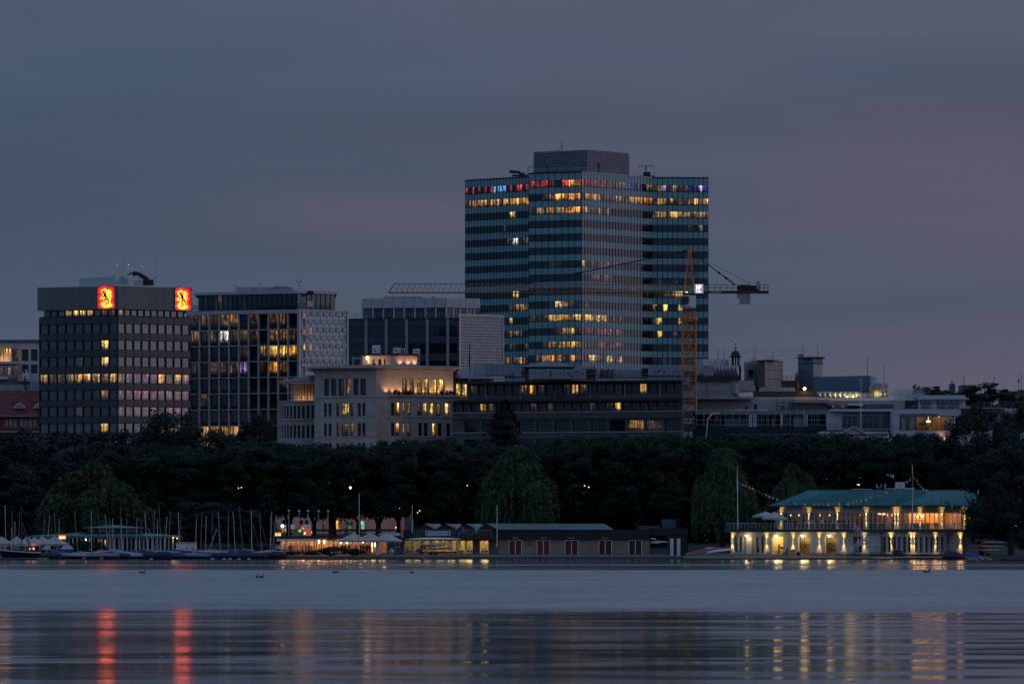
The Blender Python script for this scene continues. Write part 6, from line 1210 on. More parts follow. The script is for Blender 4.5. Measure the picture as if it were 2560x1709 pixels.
# ================================================================== houses at the left edge
def left_side():
    D_=1385; r_=empty('white_left_building',(X(40,1395),1395,1),'pale concrete building with square windows and a lit bay at the left edge','building'); W=mat('pale_left_concrete',(.46,.46,.48),.8,var=.08); A=Fac.px(-80,D_,100,D_); z=lambda py:Z(py,D_); s=5.6
    rows=[]; 
    for ya,yb,n in ((873,902,7),(911,933.5,7)):
        ops=[]
        for i in range(8):
            a=31.8+ (i-4)*23.2+ (4*23.2); 
        ops=[(A.u(31.5+23*i),A.u(31.5+23*i+16.5)) for i in range(-4,3)]
        rows.append((z(yb),z(ya),[o for o in ops if o[0]>0.1]))
    q=MB(); A.grid(q,0,A.L,1,z(856),rows,.6); wpart('wall',q,W,r_); q=MB(); q.box(A.ax+.1,A.ax+A.L-.1,D_+.7,D_+20,1,z(857)); wpart('core',q,M['black'],r_); q=MB(); A.box(q,0,A.L,z(856),z(849),-12,.3); wpart('roof',q,M['dzinc'],r_)
    for (z0,z1,ops) in rows:
        for i,(a,b) in enumerate(ops): A.put(win(b-a,z1-z0,3,2,.12,M['black'],M['glass']),'window',r_,a,z0,-.45,lit('d' if (i+int(z0))%3==0 else '.',.3))
    q=MB(); bx_=lambda a,b,ya,yb,d0,d1: q.box(X(a,D_),X(b,D_),D_+d0,D_+d1,z(yb),z(ya)); bx_(-40,32,860,869,-4,-.1); bx_(-40,50,905,911,-4.5,-.1); bx_(-40,46,914,918,-4,-.1); bx_(-40,24,941,949,-4,-.1); bx_(46,100,940,953,-2,-.1); wpart('bay',q,W,r_)
    q=MB(); bx_(-40,31,869.1,904.9,-2.2,-.1); wpart('bay_wall',q,mat('lit_bay_wall',(.5,.38,.28),.8),r_)
    Bf=Fac.px(-10,D_-2.3,29,D_-2.3)
    for i,ch in enumerate('dwyYO'): Bf.put(win(Bf.L/5-.2,z(871)-z(903),1,1,.1,W,M['glass']),'window',r_,Bf.L/5*i+.1,z(903),.06,lit(ch,.1))
    Cf=Fac.px(-10,D_-3.9,47,D_-3.9)
    for i,ch in enumerate('dddwpp'): Cf.put(win(Cf.L/6-.15,z(918.5)-z(940.5),2,1,.08,W,M['glass']),'window',r_,Cf.L/6*i+.08,z(940.5),.05,lit(ch,.2))
    for px in (6,20): bulb('bay_light',(X(px,D_),D_-3.2,z(897)),90,(1,.5,.22))
    q=MB(); rail(q,[(X(-10,D_-4),D_-4,z(905)),(X(49,D_-4),D_-4,z(905))],1.0,.04,1.5,2); wpart('railing',q,M['zinc'],r_)
    D_=1372; q=MB(); q.box(X(-80,D_),X(100,D_),D_,D_+6,1,z(962)); q.box(X(75,D_),X(100,D_),D_-1,D_,1,z(953)); wthing('grey_annex',q,M['zinc'],(X(20,D_),D_,1),'low grey metal annex between the pale building and the red roof','building')
    # mobile antennas
    r_=empty('mobile_mast',(X(66,D_),D_-2,z(975)),'mobile phone mast with three white antennas left of the lion tower','mast'); q=MB(); q.tube((X(65,D_),D_-2,z(975)),(X(65,D_),D_-2,z(940)),.25,6); wpart('pole',q,M['black'],r_)
    for px,a,b in ((61,931,948),(67.5,924,946),(72,932,948)): q=MB(); q.box(X(px-1.6,D_),X(px+1.6,D_),D_-2.6,D_-2.2,z(b),z(a)); wpart('antenna',q,M['white'],r_)
    # red roofed house
    D_=1362; r_=empty('red_roof_house',(X(40,1372),1372,1),'red brick house with a steep red tiled roof and white lattice windows','house'); z=lambda py:Z(py,D_); A=Fac.px(-90,D_,99,D_)
    q=MB(); a,b=X(-90,D_),X(99,D_); z0,z1=z(1038),z(973.5); q.idx([(a,D_-.8,z0),(b,D_-.8,z0),(b,D_+9,z1),(a,D_+9,z1),(b,D_+20,z0),(a,D_+20,z0)],[(0,1,2,3),(1,4,2),(3,2,4,5),(0,3,5)]); wpart('roof',q,M['tile'],r_)
    q=MB(); A.box(q,0,A.L,z(1041),z(1038),-1,.9); wpart('gutter',q,M['zinc'],r_)
    def ops(ya,yb,l): return (z(yb),z(ya),[(A.u(v/5.6),A.u(v/5.6)+.62) for v in l])
    l1=[66,130,192,286,346,410,470]; r1=ops(1047.5,1064.5,l1); r2=ops(1087,1101,[228,310,370,435,495]); q=MB(); A.grid(q,0,A.L,1,z(1041),[r1],.4); wpart('wall',q,M['redbrick'],r_); q=MB(); q.box(a+.05,b-.05,D_+.45,D_+18,1,z(1042)); wpart('core',q,M['black'],r_)
    for (z0_,z1_,os_) in (r1,): 
        for (u0,u1) in os_: A.put(win(u1-u0,z1_-z0_,2,3,.09,M['white'],M['glass']),'window',r_,u0,z0_,-.12,lit('.'))
    q=MB(); A.box(q,0,A.L,z(1081),z(1076.5),0,.8); A.box(q,A.u(14),A.u(46),z(1069),z(1067.5),0,.25); A.box(q,A.u(53),A.L,z(1069),z(1067.5),0,.25); A.box(q,A.u(5),A.L,z(1043),z(1041.5),0,.2); wpart('cornice',q,mat('sandstone_trim',(.34,.28,.25),.8),r_)
    for (u0,u1) in r2[2]: A.put(win(u1-u0,r2[1]-r2[0],2,2,.1,M['white'],M['glass']),'window',r_,u0,r2[0],.08,lit('.'))
    for px in (48,97): 
        q=MB(); n=10; arc=[(X(px-14+28*i/n,D_),z(1019-11*math.sin(math.pi*i/n))) for i in range(n+1)]; q.outline(arc,D_+1.2,D_+6); q.tube((X(px-14,D_),D_+4,z(1019)),(X(px-14,D_),D_+4.5,z(1006)),1.0,8); dm=wpart('eyebrow_dormer',q,M['tile'],r_)
        q=MB(); q.path([(x_,D_+1.1,zz) for x_,zz in arc]+[(arc[0][0],D_+1.1,arc[0][1])],.09,4)
        for i in (2,4,6,8): q.tube((arc[i][0],D_+1.1,arc[0][1]),(arc[i][0],D_+1.1,arc[i][1]),.06,4)
        q.tube((X(px-12,D_),D_+1.1,z(1013)),(X(px+12,D_),D_+1.1,z(1013)),.05,4); link('dormer_window',q.mesh('dormer_window',[M['white']],r_.location),dm)
    for px in (24,53): q=MB(); q.box(X(px-2,D_),X(px+3,D_),D_+7.5,D_+7.9,z(979.5),z(977)); wpart('skylight',q,M['alu'],r_)
left_side()
# ================================================================== people
def figure(name, pose, skirt=False, trous='denim'):
    """one continuous body grown over a skeleton; faces are then clothed by where they lie"""
    P={'pelvis':(0,0,.94,.135),'waist':(0,0,1.10,.125),'chest':(0,-.01,1.32,.145),'neck':(0,0,1.50,.055),'head0':(0,-.02,1.58,.075),'head1':(0,-.02,1.70,.085),'head2':(0,-.01,1.77,.05)}
    sit=pose=='sit'; lean=pose=='lean'; walk=pose=='walk'; talk=pose=='talk'
    J={}
    for s,k in ((1,'l'),(-1,'r')):
        st=.22*s if walk else .03*s
        if sit: J['hip'+k]=(.10*s,-.06,.92,.10); J['knee'+k]=(.13*s,-.46,.94,.075); J['ank'+k]=(.13*s,-.44,.50,.05); J['toe'+k]=(.13*s,-.60,.45,.04)
        else: J['hip'+k]=(.10*s,0,.86,.10); J['knee'+k]=(.11*s,-.03+st*.5,.48,.07); J['ank'+k]=(.12*s,st,.09,.048); J['toe'+k]=(.13*s,-.15+st,.04,.04)
        J['sho'+k]=(.19*s,0,1.43,.07); up=talk and s>0 or lean
        J['elb'+k]=(.25*s,(-.10 if up or sit else .03),1.15,.05); J['wri'+k]=((.14 if up or sit else .27)*s,(-.33 if up else -.30 if sit else -.08),(1.22 if up else 1.08 if sit else .90),.036); J['han'+k]=((.10 if up or sit else .27)*s,(-.40 if up else -.38 if sit else -.12),(1.27 if up else 1.08 if sit else .80),.04)
    P.update(J); keys=list(P); ix={k:i for i,k in enumerate(keys)}
    E=[('pelvis','waist'),('waist','chest'),('chest','neck'),('neck','head0'),('head0','head1'),('head1','head2')]
    for k in 'lr': E+=[('pelvis','hip'+k),('hip'+k,'knee'+k),('knee'+k,'ank'+k),('ank'+k,'toe'+k),('chest','sho'+k),('sho'+k,'elb'+k),('elb'+k,'wri'+k),('wri'+k,'han'+k)]
    me=bpy.data.meshes.new(name+'_skeleton'); me.from_pydata([P[k][:3] for k in keys],[(ix[a],ix[b]) for a,b in E],[])
    o=bpy.data.objects.new(name+'_tmp',me); COL.objects.link(o); o.modifiers.new('skin','SKIN'); o.modifiers.new('sub','SUBSURF').levels=1
    for i,k in enumerate(keys): sv=me.skin_vertices[0].data[i]; sv.radius=(P[k][3],P[k][3]*(.72 if k in('pelvis','waist','chest') else 1)); sv.use_root=(k=='pelvis')
    bpy.context.view_layer.update()
    nm=bpy.data.meshes.new_from_object(o.evaluated_get(bpy.context.evaluated_depsgraph_get())); nm.name=name; bpy.data.objects.remove(o)
    nm.materials.clear()
    for m in (M['cloth'],M[trous],M['skin'],M['hair'],M['black']): nm.materials.append(m)
    dz=.45 if sit else 0
    for p in nm.polygons:
        x,y,z=p.center
        if z>1.52: m=3 if (z>1.70 or y>.03) else 2
        elif z>1.46 and abs(x)<.08: m=2
        elif abs(x)>.10 and y<-.27 and z>1.0 and (talk or lean or sit): m=2
        elif abs(x)>.22 and z<.96: m=2
        elif z>.93 or (sit and y>-.08 and z>.9): m=0
        elif z<.085+dz: m=4
        else: m=1
        p.material_index=m; p.use_smooth=True
    # nose, ears, fingers joined into the same mesh
    b=MB()
    for s in (-1,1):
        b.box(.082*s-.012,.082*s+.012,-.03,.01,1.63,1.69,2); hx,hy,hz=P['han'+('l' if s>0 else 'r')][:3]; d=Vector((hx,hy,hz))-Vector(P['wri'+('l' if s>0 else 'r')][:3]); d.normalize()
        for i in range(4): q=Vector((hx,hy,hz))+Vector((.012*(i-1.5),.006*i,0)); b.tube(q,q+d*(.085-.012*abs(i-1.5)),.009,4,2)
        b.tube(Vector((hx,hy,hz)),Vector((hx-.03*s,hy-.03,hz))+d*.03,.010,4,2)
    b.idx([(-.014,-.098,1.645),(.014,-.098,1.645),(0,-.125,1.65),(0,-.10,1.70)],[(0,1,2),(1,3,2),(3,0,2)],2)
    bm=bpy.data.meshes.new(name); v0=[tuple(v.co) for v in nm.vertices]; f0=[tuple(p.vertices) for p in nm.polygons]; n=len(v0)
    bm.from_pydata(v0+b.v,[],f0+[tuple(i+n for i in f) for f in b.f])
    for m in nm.materials: bm.materials.append(m)
    bm.polygons.foreach_set('material_index',[p.material_index for p in nm.polygons]+b.m); bm.polygons.foreach_set('use_smooth',[True]*len(f0)+[False]*len(b.f)); bm.update()
    if sit:
        for v in bm.vertices: v.co.z-=.44
    return bm
M['pale_trousers']=mat('pale_trousers',(.35,.33,.30),.9); M['brown_trousers']=mat('brown_trousers',(.10,.07,.05),.9)
FIG={'stand':figure('person_standing','stand'),'talk':figure('person_talking','talk'),'walk':figure('person_walking','walk',trous='brown_trousers'),'lean':figure('person_leaning','lean',trous='pale_trousers'),'sit':figure('person_sitting','sit')}
SHIRT={'white':(.70,.70,.70,0),'black':(.015,.015,.018,0),'blue':(.12,.18,.30,0),'navy':(.03,.04,.08,0),'red':(.30,.03,.04,0),'grey':(.22,.22,.23,0),'green':(.05,.12,.07,0),'brown':(.15,.09,.06,0),'pale blue':(.40,.48,.58,0)}
def person(px,D,z,pose,shirt,rz,where_,group,h=1.0):
    verb={'stand':'standing','talk':'gesturing','walk':'stepping','lean':'reaching forward','sit':'sitting'}[pose]
    o=link('person',FIG[pose],None,(X(px,D),D,z),(0,0,rz),SHIRT[shirt]); o.scale=(h,h,h); tag(o,f'person in {shirt} top {verb} {where_}','person',group); return o
# ================================================================== clubhouse
M['doorlamp']=emis('door_lamp_glass',(1,.85,.55),3)
def bx(q,a,b,ya,yb,D_,dep,m=0): q.box(X(a,D_),X(b,D_),D_,D_+dep,Z(yb,D_),Z(ya,D_),m)
def clubhouse():
    GL=Fac.px(1827,988,2281,972); GR=Fac.px(2281,972,2369,977); UL=Fac.px(1949,989,2241,977.5); UR=Fac.px(2241,977.5,2438,986)
    zg,zt,zf,ze=.80,4.40,4.86,8.62; W=[M['offwhite']]
    root=empty('clubhouse',(X(2150,990),990,zg),'two-storey white rowing clubhouse with a green hipped roof, terrace and rows of yellow wall lights','building')
    gl=lambda px:GL.u(px); GZ=lambda py:GL.z(py,GL.u(2100))
    zb_,zh=zg+.05,GZ(1340.7)
    wins=[(1835.5,1843.5),(1847.3,1854.3),(1889.8,1898.4),(1902.4,1909),(2132,2143),(2144,2155),(2205,2214.5),(2218.5,2226.5),(2231.5,2239.6),(2243.6,2251.5),(2256,2265),(2268,2276.5)]
    doors=[(1857.5,1884.5),(1930.6,1958),(1996,2024.4),(2062.8,2090.2)]
    ops=sorted([(gl(a),gl(b)) for a,b in wins+doors]); wl=MB(); GL.grid(wl,0,GL.L,zg,zt,[(zg+.02,zh,ops)],.35); wpart('ground_wall',wl,W,root)
    wr_=[(2288,2295),(2300,2307.5),(2314,2321.5),(2326,2334),(2341,2347.6),(2353,2361)]; ops=[(GR.u(a),GR.u(b)) for a,b in wr_]; wl=MB(); GR.grid(wl,0,GR.L,zg,zt,[(zg+.25,zh,ops)],.35); wpart('ground_wall',wl,W,root)
    for F_,l,z0 in ((GL,wins,zg+.25),(GR,wr_,zg+.25)):
        for a,b in l: u0,u1=F_.u(a),F_.u(b); F_.put(win(u1-u0-.02,zh-z0-.02,1,2,.05,M['offwhite'],M['glass']),'window',root,u0+.01,z0,-.28,lit('d' if a in(1835.5,1889.8) else '.',.3))
    q=MB()
    for a,b in wins: GL.box(q,gl(a),gl(b),zg+.02,zg+.25,-.3,.04)
    GL.box(q,0,gl(1830),zg,zg+.22,.002,.06); wpart('window_sill',q,M['concrete'],root)
    plinth=[(1830,1835),(1910,1930),(1959,1995.5),(2025,2062),(2091,2131),(2156,2204)]
    q=MB()
    for a,b in plinth: GL.box(q,gl(a),gl(b),zg,zg+.33,.0,.05)
    wpart('plinth',q,M['concrete'],root)
    # ground floor core and three lit rooms
    q=MB(); yb=998
    for a,b in ((1829,1855),(1886,1929),(1960,1995),(2026,2061),(2092,2280)): p0,p1=GL.xy(gl(a),-.5),GL.xy(gl(b),-.5); q.prism([p0,p1,(p1[0],yb),(p0[0],yb)],zg,zt-.02)
    p0,p1=GR.xy(.05,-.5),GR.xy(GR.L,-.5); q.prism([p0,p1,(p1[0],yb),(p0[0]+.1,yb)],zg,zt-.02); wpart('core',q,M['black'],root)
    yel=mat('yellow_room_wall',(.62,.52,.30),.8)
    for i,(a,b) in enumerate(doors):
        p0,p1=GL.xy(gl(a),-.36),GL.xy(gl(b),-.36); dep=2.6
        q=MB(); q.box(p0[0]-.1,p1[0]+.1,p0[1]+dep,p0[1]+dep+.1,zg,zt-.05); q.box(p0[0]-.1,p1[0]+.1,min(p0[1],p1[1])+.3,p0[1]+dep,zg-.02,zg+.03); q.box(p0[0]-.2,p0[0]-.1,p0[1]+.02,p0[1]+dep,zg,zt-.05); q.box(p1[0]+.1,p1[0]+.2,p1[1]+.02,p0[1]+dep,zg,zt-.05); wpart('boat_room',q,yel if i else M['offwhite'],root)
        xm=(p0[0]+p1[0])/2; bulb('room_light',(xm,p0[1]+1.2,zt-.9),[30,170,210,110][i],(1,.74,.30) if i else (1,.8,.4))
        if i==0: 
            q=MB(); GL.box(q,gl(1863.6),gl(1877.5),zg+.05,zh-.05,-.33,-.26); wpart('door',q,M['white'],root)
        if i>=2:
            q=MB()
            for k in range(3): zz=zg+1.0+k*.75; q.box(p0[0]+.25,p1[0]-.1,p0[1]+1.6,p0[1]+2.3,zz,zz+.08)
            q.box(p0[0]+.25,p0[0]+.32,p0[1]+1.6,p0[1]+2.3,zg,zg+3); q.box(xm,xm+.07,p0[1]+1.6,p0[1]+2.3,zg,zg+3)
            for k in range(6): zz=zg+1.08+(k%3)*.75; q.box(p0[0]+.35+.22*k,p0[0]+.52+.22*k,p0[1]+1.65,p0[1]+2.0,zz,zz+.3+.05*(k%2))
            wpart('shelf',q,M['wood'],root)
        if i==1: q=MB(); q.box(p0[0]+.9,p0[0]+1.15,p0[1]+1.2,p0[1]+1.6,zg,zg+1.6); q.box(p0[0]+1.2,p0[0]+1.7,p0[1]+1.2,p0[1]+1.5,zg+.8,zg+1.2); wpart('cupboard',q,M['wood'],root)
        x_,y_,z_=GL.p(gl((a+b)/2-5),zt-.62,.25); q=MB(); q.tube((x_,y_,z_),(x_+.38,y_-.05,z_-.06),.13,8,r2=.16); q.tube((x_-.2,y_+.2,z_+.15),(x_,y_,z_),.03,4); wpart('door_lamp',q,M['doorlamp'],root); bulb('door_lamp_light',(x_+.2,y_-.35,z_-.3),45,(1,.68,.28),.35)
        q=MB(); GL.box(q,gl(a)-.02,gl(b)+.02,zh+.0,zh+.12,.0,.12); wpart('lintel',q,M['offwhite'],root)
    # terrace slab with green fascia
    q=MB(); e=1.1; pl=[GL.xy(-1.0,.9),(X(2281,972)-.1,972-e-.1),GR.xy(GR.L+.3,e),(X(2463,978),977.5),(X(2463,990),992),(X(1835,1000),1000)]
    q.prism(pl,zt+.12,zf); wpart('terrace_fascia',q,M['copperd'],root); q=MB(); q.prism([GL.xy(-.7,.6),(X(2281,972)-.1,972-.8),GR.xy(GR.L,.8),(X(2455,979),979),(X(2455,990),992),(X(1835,999.5),999.5)],zt,zt+.12); wpart('soffit',q,M['offwhite'],root)
    q=MB(); 
    for k in range(40): u=GL.L*k/40; GL.box(q,u,u+.05,zt+.14,zf-.03,.9+ (e-.9)*k/40+.0,.93+(e-.9)*k/40)
    wpart('fascia_ribs',q,M['copper'],root)
    # bluish side wing at the right
    q=MB(); fw=Fac.px(2369,978,2406,978); fw.box(q,.02,fw.L,zg,zt,-8,0); wpart('side_wall',q,M['offwhite'],root); fw2=Fac.px(2406.5,979.5,2478,979.5); cool=mat('cool_plank_wall',(.42,.44,.46),.75); q=MB(); fw2.box(q,0,fw2.L,zg,zt,-8,0); wpart('side_wall',q,cool,root)
    for k in range(9): fw2.put(panel_mesh('wall_panel',fw2.L/9-.03,zt-zg-.1,.03,cool),'wall_panel',root,fw2.L*k/9+.01,zg+.05,0)
    q=MB(); rail(q,[(X(2369.5,976),976,zg),(X(2396,976),976,zg)],1.7,.03,.28,1); wpart('side_gate',q,M['alu'],root)
    for px in (2204,2368): fc=GL if px<2281 else GR; q=MB(); u=fc.u(px); fc.box(q,u-.07,u+.07,zg,zt,.01,.15); wpart('downpipe',q,M['copperd'],root)
    # upper floor: glazed front between white piers
    zs,zl=zf+.03,UL.z(1281.2,UL.u(2100))
    lampsU=[1953,2022,2094,2166,2238,2244.5,2300,2354.5,2411]
    for fac,x0,x1,n in ((UL,1957,2238,25),(UR,2247,2437,17)):
        q=MB(); fac.box(q,0,fac.L,zl,ze,-.3,0); wpart('upper_wall',q,W,root)
        u0,u1=fac.u(x0),fac.u(x1); w=(u1-u0)/n; q=MB()
        if fac is UL: fac.box(q,0,u0,zs,zl,-.3,0)
        else: fac.box(q,.0,u0,zs,zl,-.3,0); fac.box(q,u1,fac.L,zs,zl,-.3,0)
        wpart('corner_pier',q,W,root)
        for k in range(n):
            solid=False
            fac.put(win(w-.01,zl-zs-.01,1,2,.07,M['offwhite'],M['clear']),'window',root,u0+w*k,zs,-.14)
        for px in lampsU:
            u=fac.u(px)
            if .2<u<fac.L-.2 and not (fac is UL and px>2241) and not (fac is UR and px<2241): q=MB(); fac.box(q,u-.16,u+.16,zs,zl,-.06,.03); wpart('pier',q,W,root)
    # rooms behind
    ww=mat('restaurant_wall',(.36,.20,.11),.8,var=.25,scale=.8); q=MB(); q.prism([UL.xy(0,-4.2),(X(2241,982),982.0),UR.xy(UR.L,-4.2),(X(2438,999),999.5),(X(1949,999),999.5)],zf,ze-.5); wpart('restaurant_wall',q,ww,root)
    q=MB(); q.prism([UL.xy(0,-.31),(X(2241,978),977.9),UR.xy(UR.L,-.31),(X(2438,999),999),(X(1949,999),999)],ze-.5,ze-.02); wpart('restaurant_ceiling',q,mat('ceiling',(.30,.24,.18),.8),root)
    q=MB(); q.box(X(1949,989),X(1950.5,989),989.3,999,zf,ze-.5); q.box(X(2437,986),X(2438.5,986),986,999,zf,ze-.5); wpart('end_wall',q,W,root)
    # dividing screens and bar shelves
    q=MB()
    for px,fac in ((1975,UL),(1990,UL),(2050,UL),(2120,UL),(2150,UL),(2180,UL),(2215,UL),(2262,UR),(2290,UR),(2390,UR)): u=fac.u(px); fac.box(q,u,u+random.uniform(.35,1.1),zf,zf+random.uniform(2.2,3.1),-3.6,-3.4)
    wpart('screens',q,M['wood'],root)
    q=MB(); f=UR
    for k in range(4): f.box(q,f.u(2304),f.u(2348),zf+.95+.55*k,zf+1.0+.55*k,-4.1,-3.7)
    for k in range(26): u=f.u(2305)+ (f.u(2347)-f.u(2305))*k/26; f.box(q,u,u+.09,zf+1.01+.55*(k%4),zf+1.3+.55*(k%4),-4.0,-3.85)
    wpart('bar_shelves',q,M['lwood'],root); q=MB(); f.box(q,f.u(2303),f.u(2350),zf,zf+1.05,-3.0,-2.6); wpart('bar_counter',q,M['wood'],root)
    for px,fac,pw,d in ((1962,UL,8,2),(1978,UL,8,2.6),(2032,UL,9,2.4),(2058,UL,10,2.2),(2131,UL,20,2.5),(2187,UL,26,2.6),(2199,UL,26,2.6),(2214,UL,14,2.2),(2262,UR,20,2.5),(2312,UR,60,2.4),(2334,UR,60,3.0),(2362,UR,40,2.4),(2378,UR,55,2.6),(2420,UR,40,2)):
        x_,y_,z_=fac.p(fac.u(px),zf+2.3,-d); bulb('restaurant_light',(x_,y_,z_),pw*(5.5 if px>2280 else 1.5),(1,.46,.14)); q=MB(); q.lathe(x_,y_,[(.02,z_-.12),(.12,z_-.05),(.14,z_+.02),(.05,z_+.12)],8); q.tube((x_,y_,z_+.1),(x_,y_,ze-.52),.012,3); wpart('pendant_lamp',q,M['warmdim'],root)
    for px in (2303,2316): x_,y_,z_=UR.p(UR.u(px),zf+2.05,-1.2); q=MB(); q.lathe(x_,y_,[(.03,z_-.16),(.17,z_),(.03,z_+.16)],10); wpart('globe_lamp',q,M['warm'],root)
    for px in (2188,2198.5): x_,y_,z_=UL.p(UL.u(px),zf+2.55,-1.5); q=MB(); q.lathe(x_,y_,[(.34,z_-.15),(.1,z_+.18)],10); wpart('pendant_shade',q,M['warmdim'],root)
    # hipped green roof with standing seams
    ov=1.3; zr=UL.z(1227.3,UL.u(2241))+.25; C=Vector((X(2241,977.5)-.05,977.5-ov*1.08,ze+.1)); A=Vector((*UL.xy(-1.4,ov),ze+.1)); B=Vector((*UR.xy(UR.L+1.0,ov),ze+.1)); rc=Vector((X(2243,983.5),983.8,zr)); ra=Vector((X(2020,991.5),991.5,zr)); rb=Vector((X(2427,989),989.5,zr)); A2=Vector((X(1935,1003),1003,ze+.1)); B2=Vector((X(2452,1003),1003,ze+.1))
    q=MB(); q.face([A,C,rc,ra]); q.face([C,B,rb,rc]); q.face([A,ra,A2]); q.face([B,B2,rb]); q.face([A2,ra,rc,rb,B2]); wpart('roof',q,M['copper'],root)
    q=MB()
    def seams(p,q0,r0,r1,up):
        n=int((q0-p).length/.42); nrm=(q0-p).cross(r0-p).normalized(); nrm=nrm if nrm.z>0 else -nrm
        for i in range(1,n):
            s=p+(q0-p)*(i/n); t_=1.0
            # run straight up the slope until the hip, ridge or valley
            for f_ in [k/24 for k in range(1,25)]:
                w_=s+up*f_
                a_=(w_-p).dot((q0-p).normalized())/(q0-p).length; lo=(r0-p).dot((q0-p).normalized())/(q0-p).length*f_; hi=1+((r1-q0).dot((q0-p).normalized()))/(q0-p).length*f_
                if a_<lo or a_>hi: t_=f_; break
            q.tube(s+nrm*.03,s+up*t_+nrm*.03,.045,4)
    for p,q0,r0,r1 in ((A,C,ra,rc),(C,B,rc,rb)):
        d=(q0-p).normalized(); v=r0-p; up=v-d*v.dot(d); v2=r1-q0; up2=v2-d*v2.dot(d); seams(p,q0,r0,r1,(up+up2)/2)
    wpart('roof_seams',q,M['copper'],root)
    q=MB(); q.tube(C,rc,.09,5); q.tube(A,ra,.09,5); q.tube(ra,rc,.1,5); q.tube(rc,rb,.1,5); q.tube(B,rb,.09,5); wpart('ridge_cap',q,M['copperd'],root)
    q=MB(); q.tube(A+Vector((0,-.05,-.05)),C+Vector((0,-.05,-.05)),.13,6); q.tube(C+Vector((0,-.05,-.05)),B+Vector((0,-.05,-.05)),.13,6); wpart('gutter',q,M['copperd'],root)
    q=MB(); q.prism([tuple(A[:2]),tuple(C[:2]),tuple(B[:2]),tuple(B2[:2]),tuple(A2[:2])],ze-.0,ze+.06); wpart('eaves_soffit',q,M['offwhite'],root)
    # roof deck on top
    q=MB(); D_=992; bx(q,2118,2285,1223.5,1225.5,D_,5); bx(q,2020,2430,1226.5,1229,D_+.2,5); wpart('roof_deck',q,M['dark'],root); q=MB(); bx(q,2130,2180,1221.5,1223,D_-.2,.1); bx(q,2216,2262,1220,1222,D_-.2,.1); bx(q,2262,2287,1219,1223.6,D_-.3,.1); wpart('deck_screen',q,M['alu'],root)
    r2=empty('roof_board',(X(2249,D_),D_,Z(1224,D_)),'white square board with a dark dart mark on the clubhouse roof','board'); q=MB(); bx(q,2238,2261,1205,1220.5,D_-.3,.15); wpart('panel',q,M['white'],r2)
    q=MB(); q.outline([(X(2250,D_),Z(1216,D_)),(X(2247,D_),Z(1216.4,D_)),(X(2251,D_),Z(1214.5,D_)),(X(2256,D_),Z(1210.5,D_)),(X(2253,D_),Z(1215.5,D_))],D_-.33,D_-.31); wpart('dart_mark',q,M['denim'],r2)
    q=MB(); q.path([(X(2238,D_),D_-.35,Z(1220.5,D_)),(X(2238,D_),D_-.35,Z(1205,D_)),(X(2261,D_),D_-.35,Z(1205,D_)),(X(2261,D_),D_-.35,Z(1220.5,D_))],.05,4); wpart('frame',q,M['alu'],r2)
    # terrace railing: posts, glass panes, handrail
    rl=[GL.xy(-.6,.55),(X(2135,973.5),973.5)]; rr=[(X(2160,973),972.6),(X(2281,971.6),971.6),GR.xy(GR.L,.6),(X(2452,978.5),978.5)]
    for pts in (rl,rr):
        for a,b in zip(pts,pts[1:]):
            a,b=Vector((*a,zf)),Vector((*b,zf)); n=max(1,round((b-a).length/.72)); q=MB()
            for i in range(n+1): p_=a+(b-a)*(i/n); q.tube(p_,p_+Vector((0,0,1.0)),.032,4)
            q.tube(a+Vector((0,0,1.0)),b+Vector((0,0,1.0)),.03,5); wpart('railing',q,M['alu'],root)
            fa=Fac(a.x,a.y,b.x,b.y); gp=panel_mesh('railing_pane',fa.L/n-.1,.82,.02,M['railglass'])
            for i in range(n): fa.put(gp,'railing_pane',root,fa.L*i/n+.05,zf+.1,0)
    # twin-beam wall lights
    def walllamp(fac,px,zm,z0,z1,pw):
        u=fac.u(px); q=MB(); fac.box(q,u-.12,u+.12,zm-.11,zm+.11,.03,.22); wpart('wall_lamp',q,M['grey'],root)
        l=fac.p(u,zm+.16,.17); spot('wall_lamp_up',l,fac.p(u,z1,.05),pw,48,1,(1,.56,.12),rad=.03); l=fac.p(u,zm-.16,.17); spot('wall_lamp_down',l,fac.p(u,z0,.12),pw,56 if z0<2 else 42,1,(1,.56,.12),rad=.03)
        for s in (-1,1): q=MB(); x_,y_,z_=fac.p(u,zm+s*.125,.14); q.lathe(x_,y_,[(.07,z_-.012),(.07,z_+.012)],8); wpart('lamp_lens',q,M['warm'],root)
    zmU=UL.z(1295,UL.u(2150)); zmG=GZ(1352.5)
    for px in lampsU: walllamp(UL if px<2241 else UR,px,zmU,zf,ze,380)
    for px in (1831,1917,1982.5,2048.5,2109.5,2161,2227.5): walllamp(GL,px,zmG,zg,zt,380)
    for px in (2278,): walllamp(GL,px,zmG,zg,zt,380)
    for px in (2284.5,2338.5): walllamp(GR,px,zmG,zg,zt,380)
    walllamp(fw,2401,zmG,zg,zt,380)
    # deck and stairs
    q=MB(); d0,d1=958.5,990; q.box8([(X(1712,d0),d0,-.6),(X(2470,d0),d0,-.6),(X(2480,d1),d1,-.6),(X(1700,d1),d1,-.6),(X(1712,d0),d0,.30),(X(2470,d0),d0,.30),(X(2480,d1),d1,.80),(X(1700,d1),d1,.80)]); o=link('jetty_deck',q.mesh('jetty_deck',[mat('jetty_wood',(.20,.155,.11),.75,var=.25,scale=1.2)])); o['kind']='structure'
    bm=MB(); bm.box(0,(X(2470,d0)-X(1712,d0))/64-.05,0,.16,-.0,.10); me=bm.mesh('plank',[M['lwood']])
    for i in range(64): link('plank',me,o,(X(1712,d0)+(X(2470,d0)-X(1712,d0))/64*i,d0-.17,.19))
    r2=empty('metal_stair',(X(2150,970),970,zg),'grey metal stair with a landing from the jetty to the clubhouse terrace','stairs'); G=M['grey']; D_=970.6
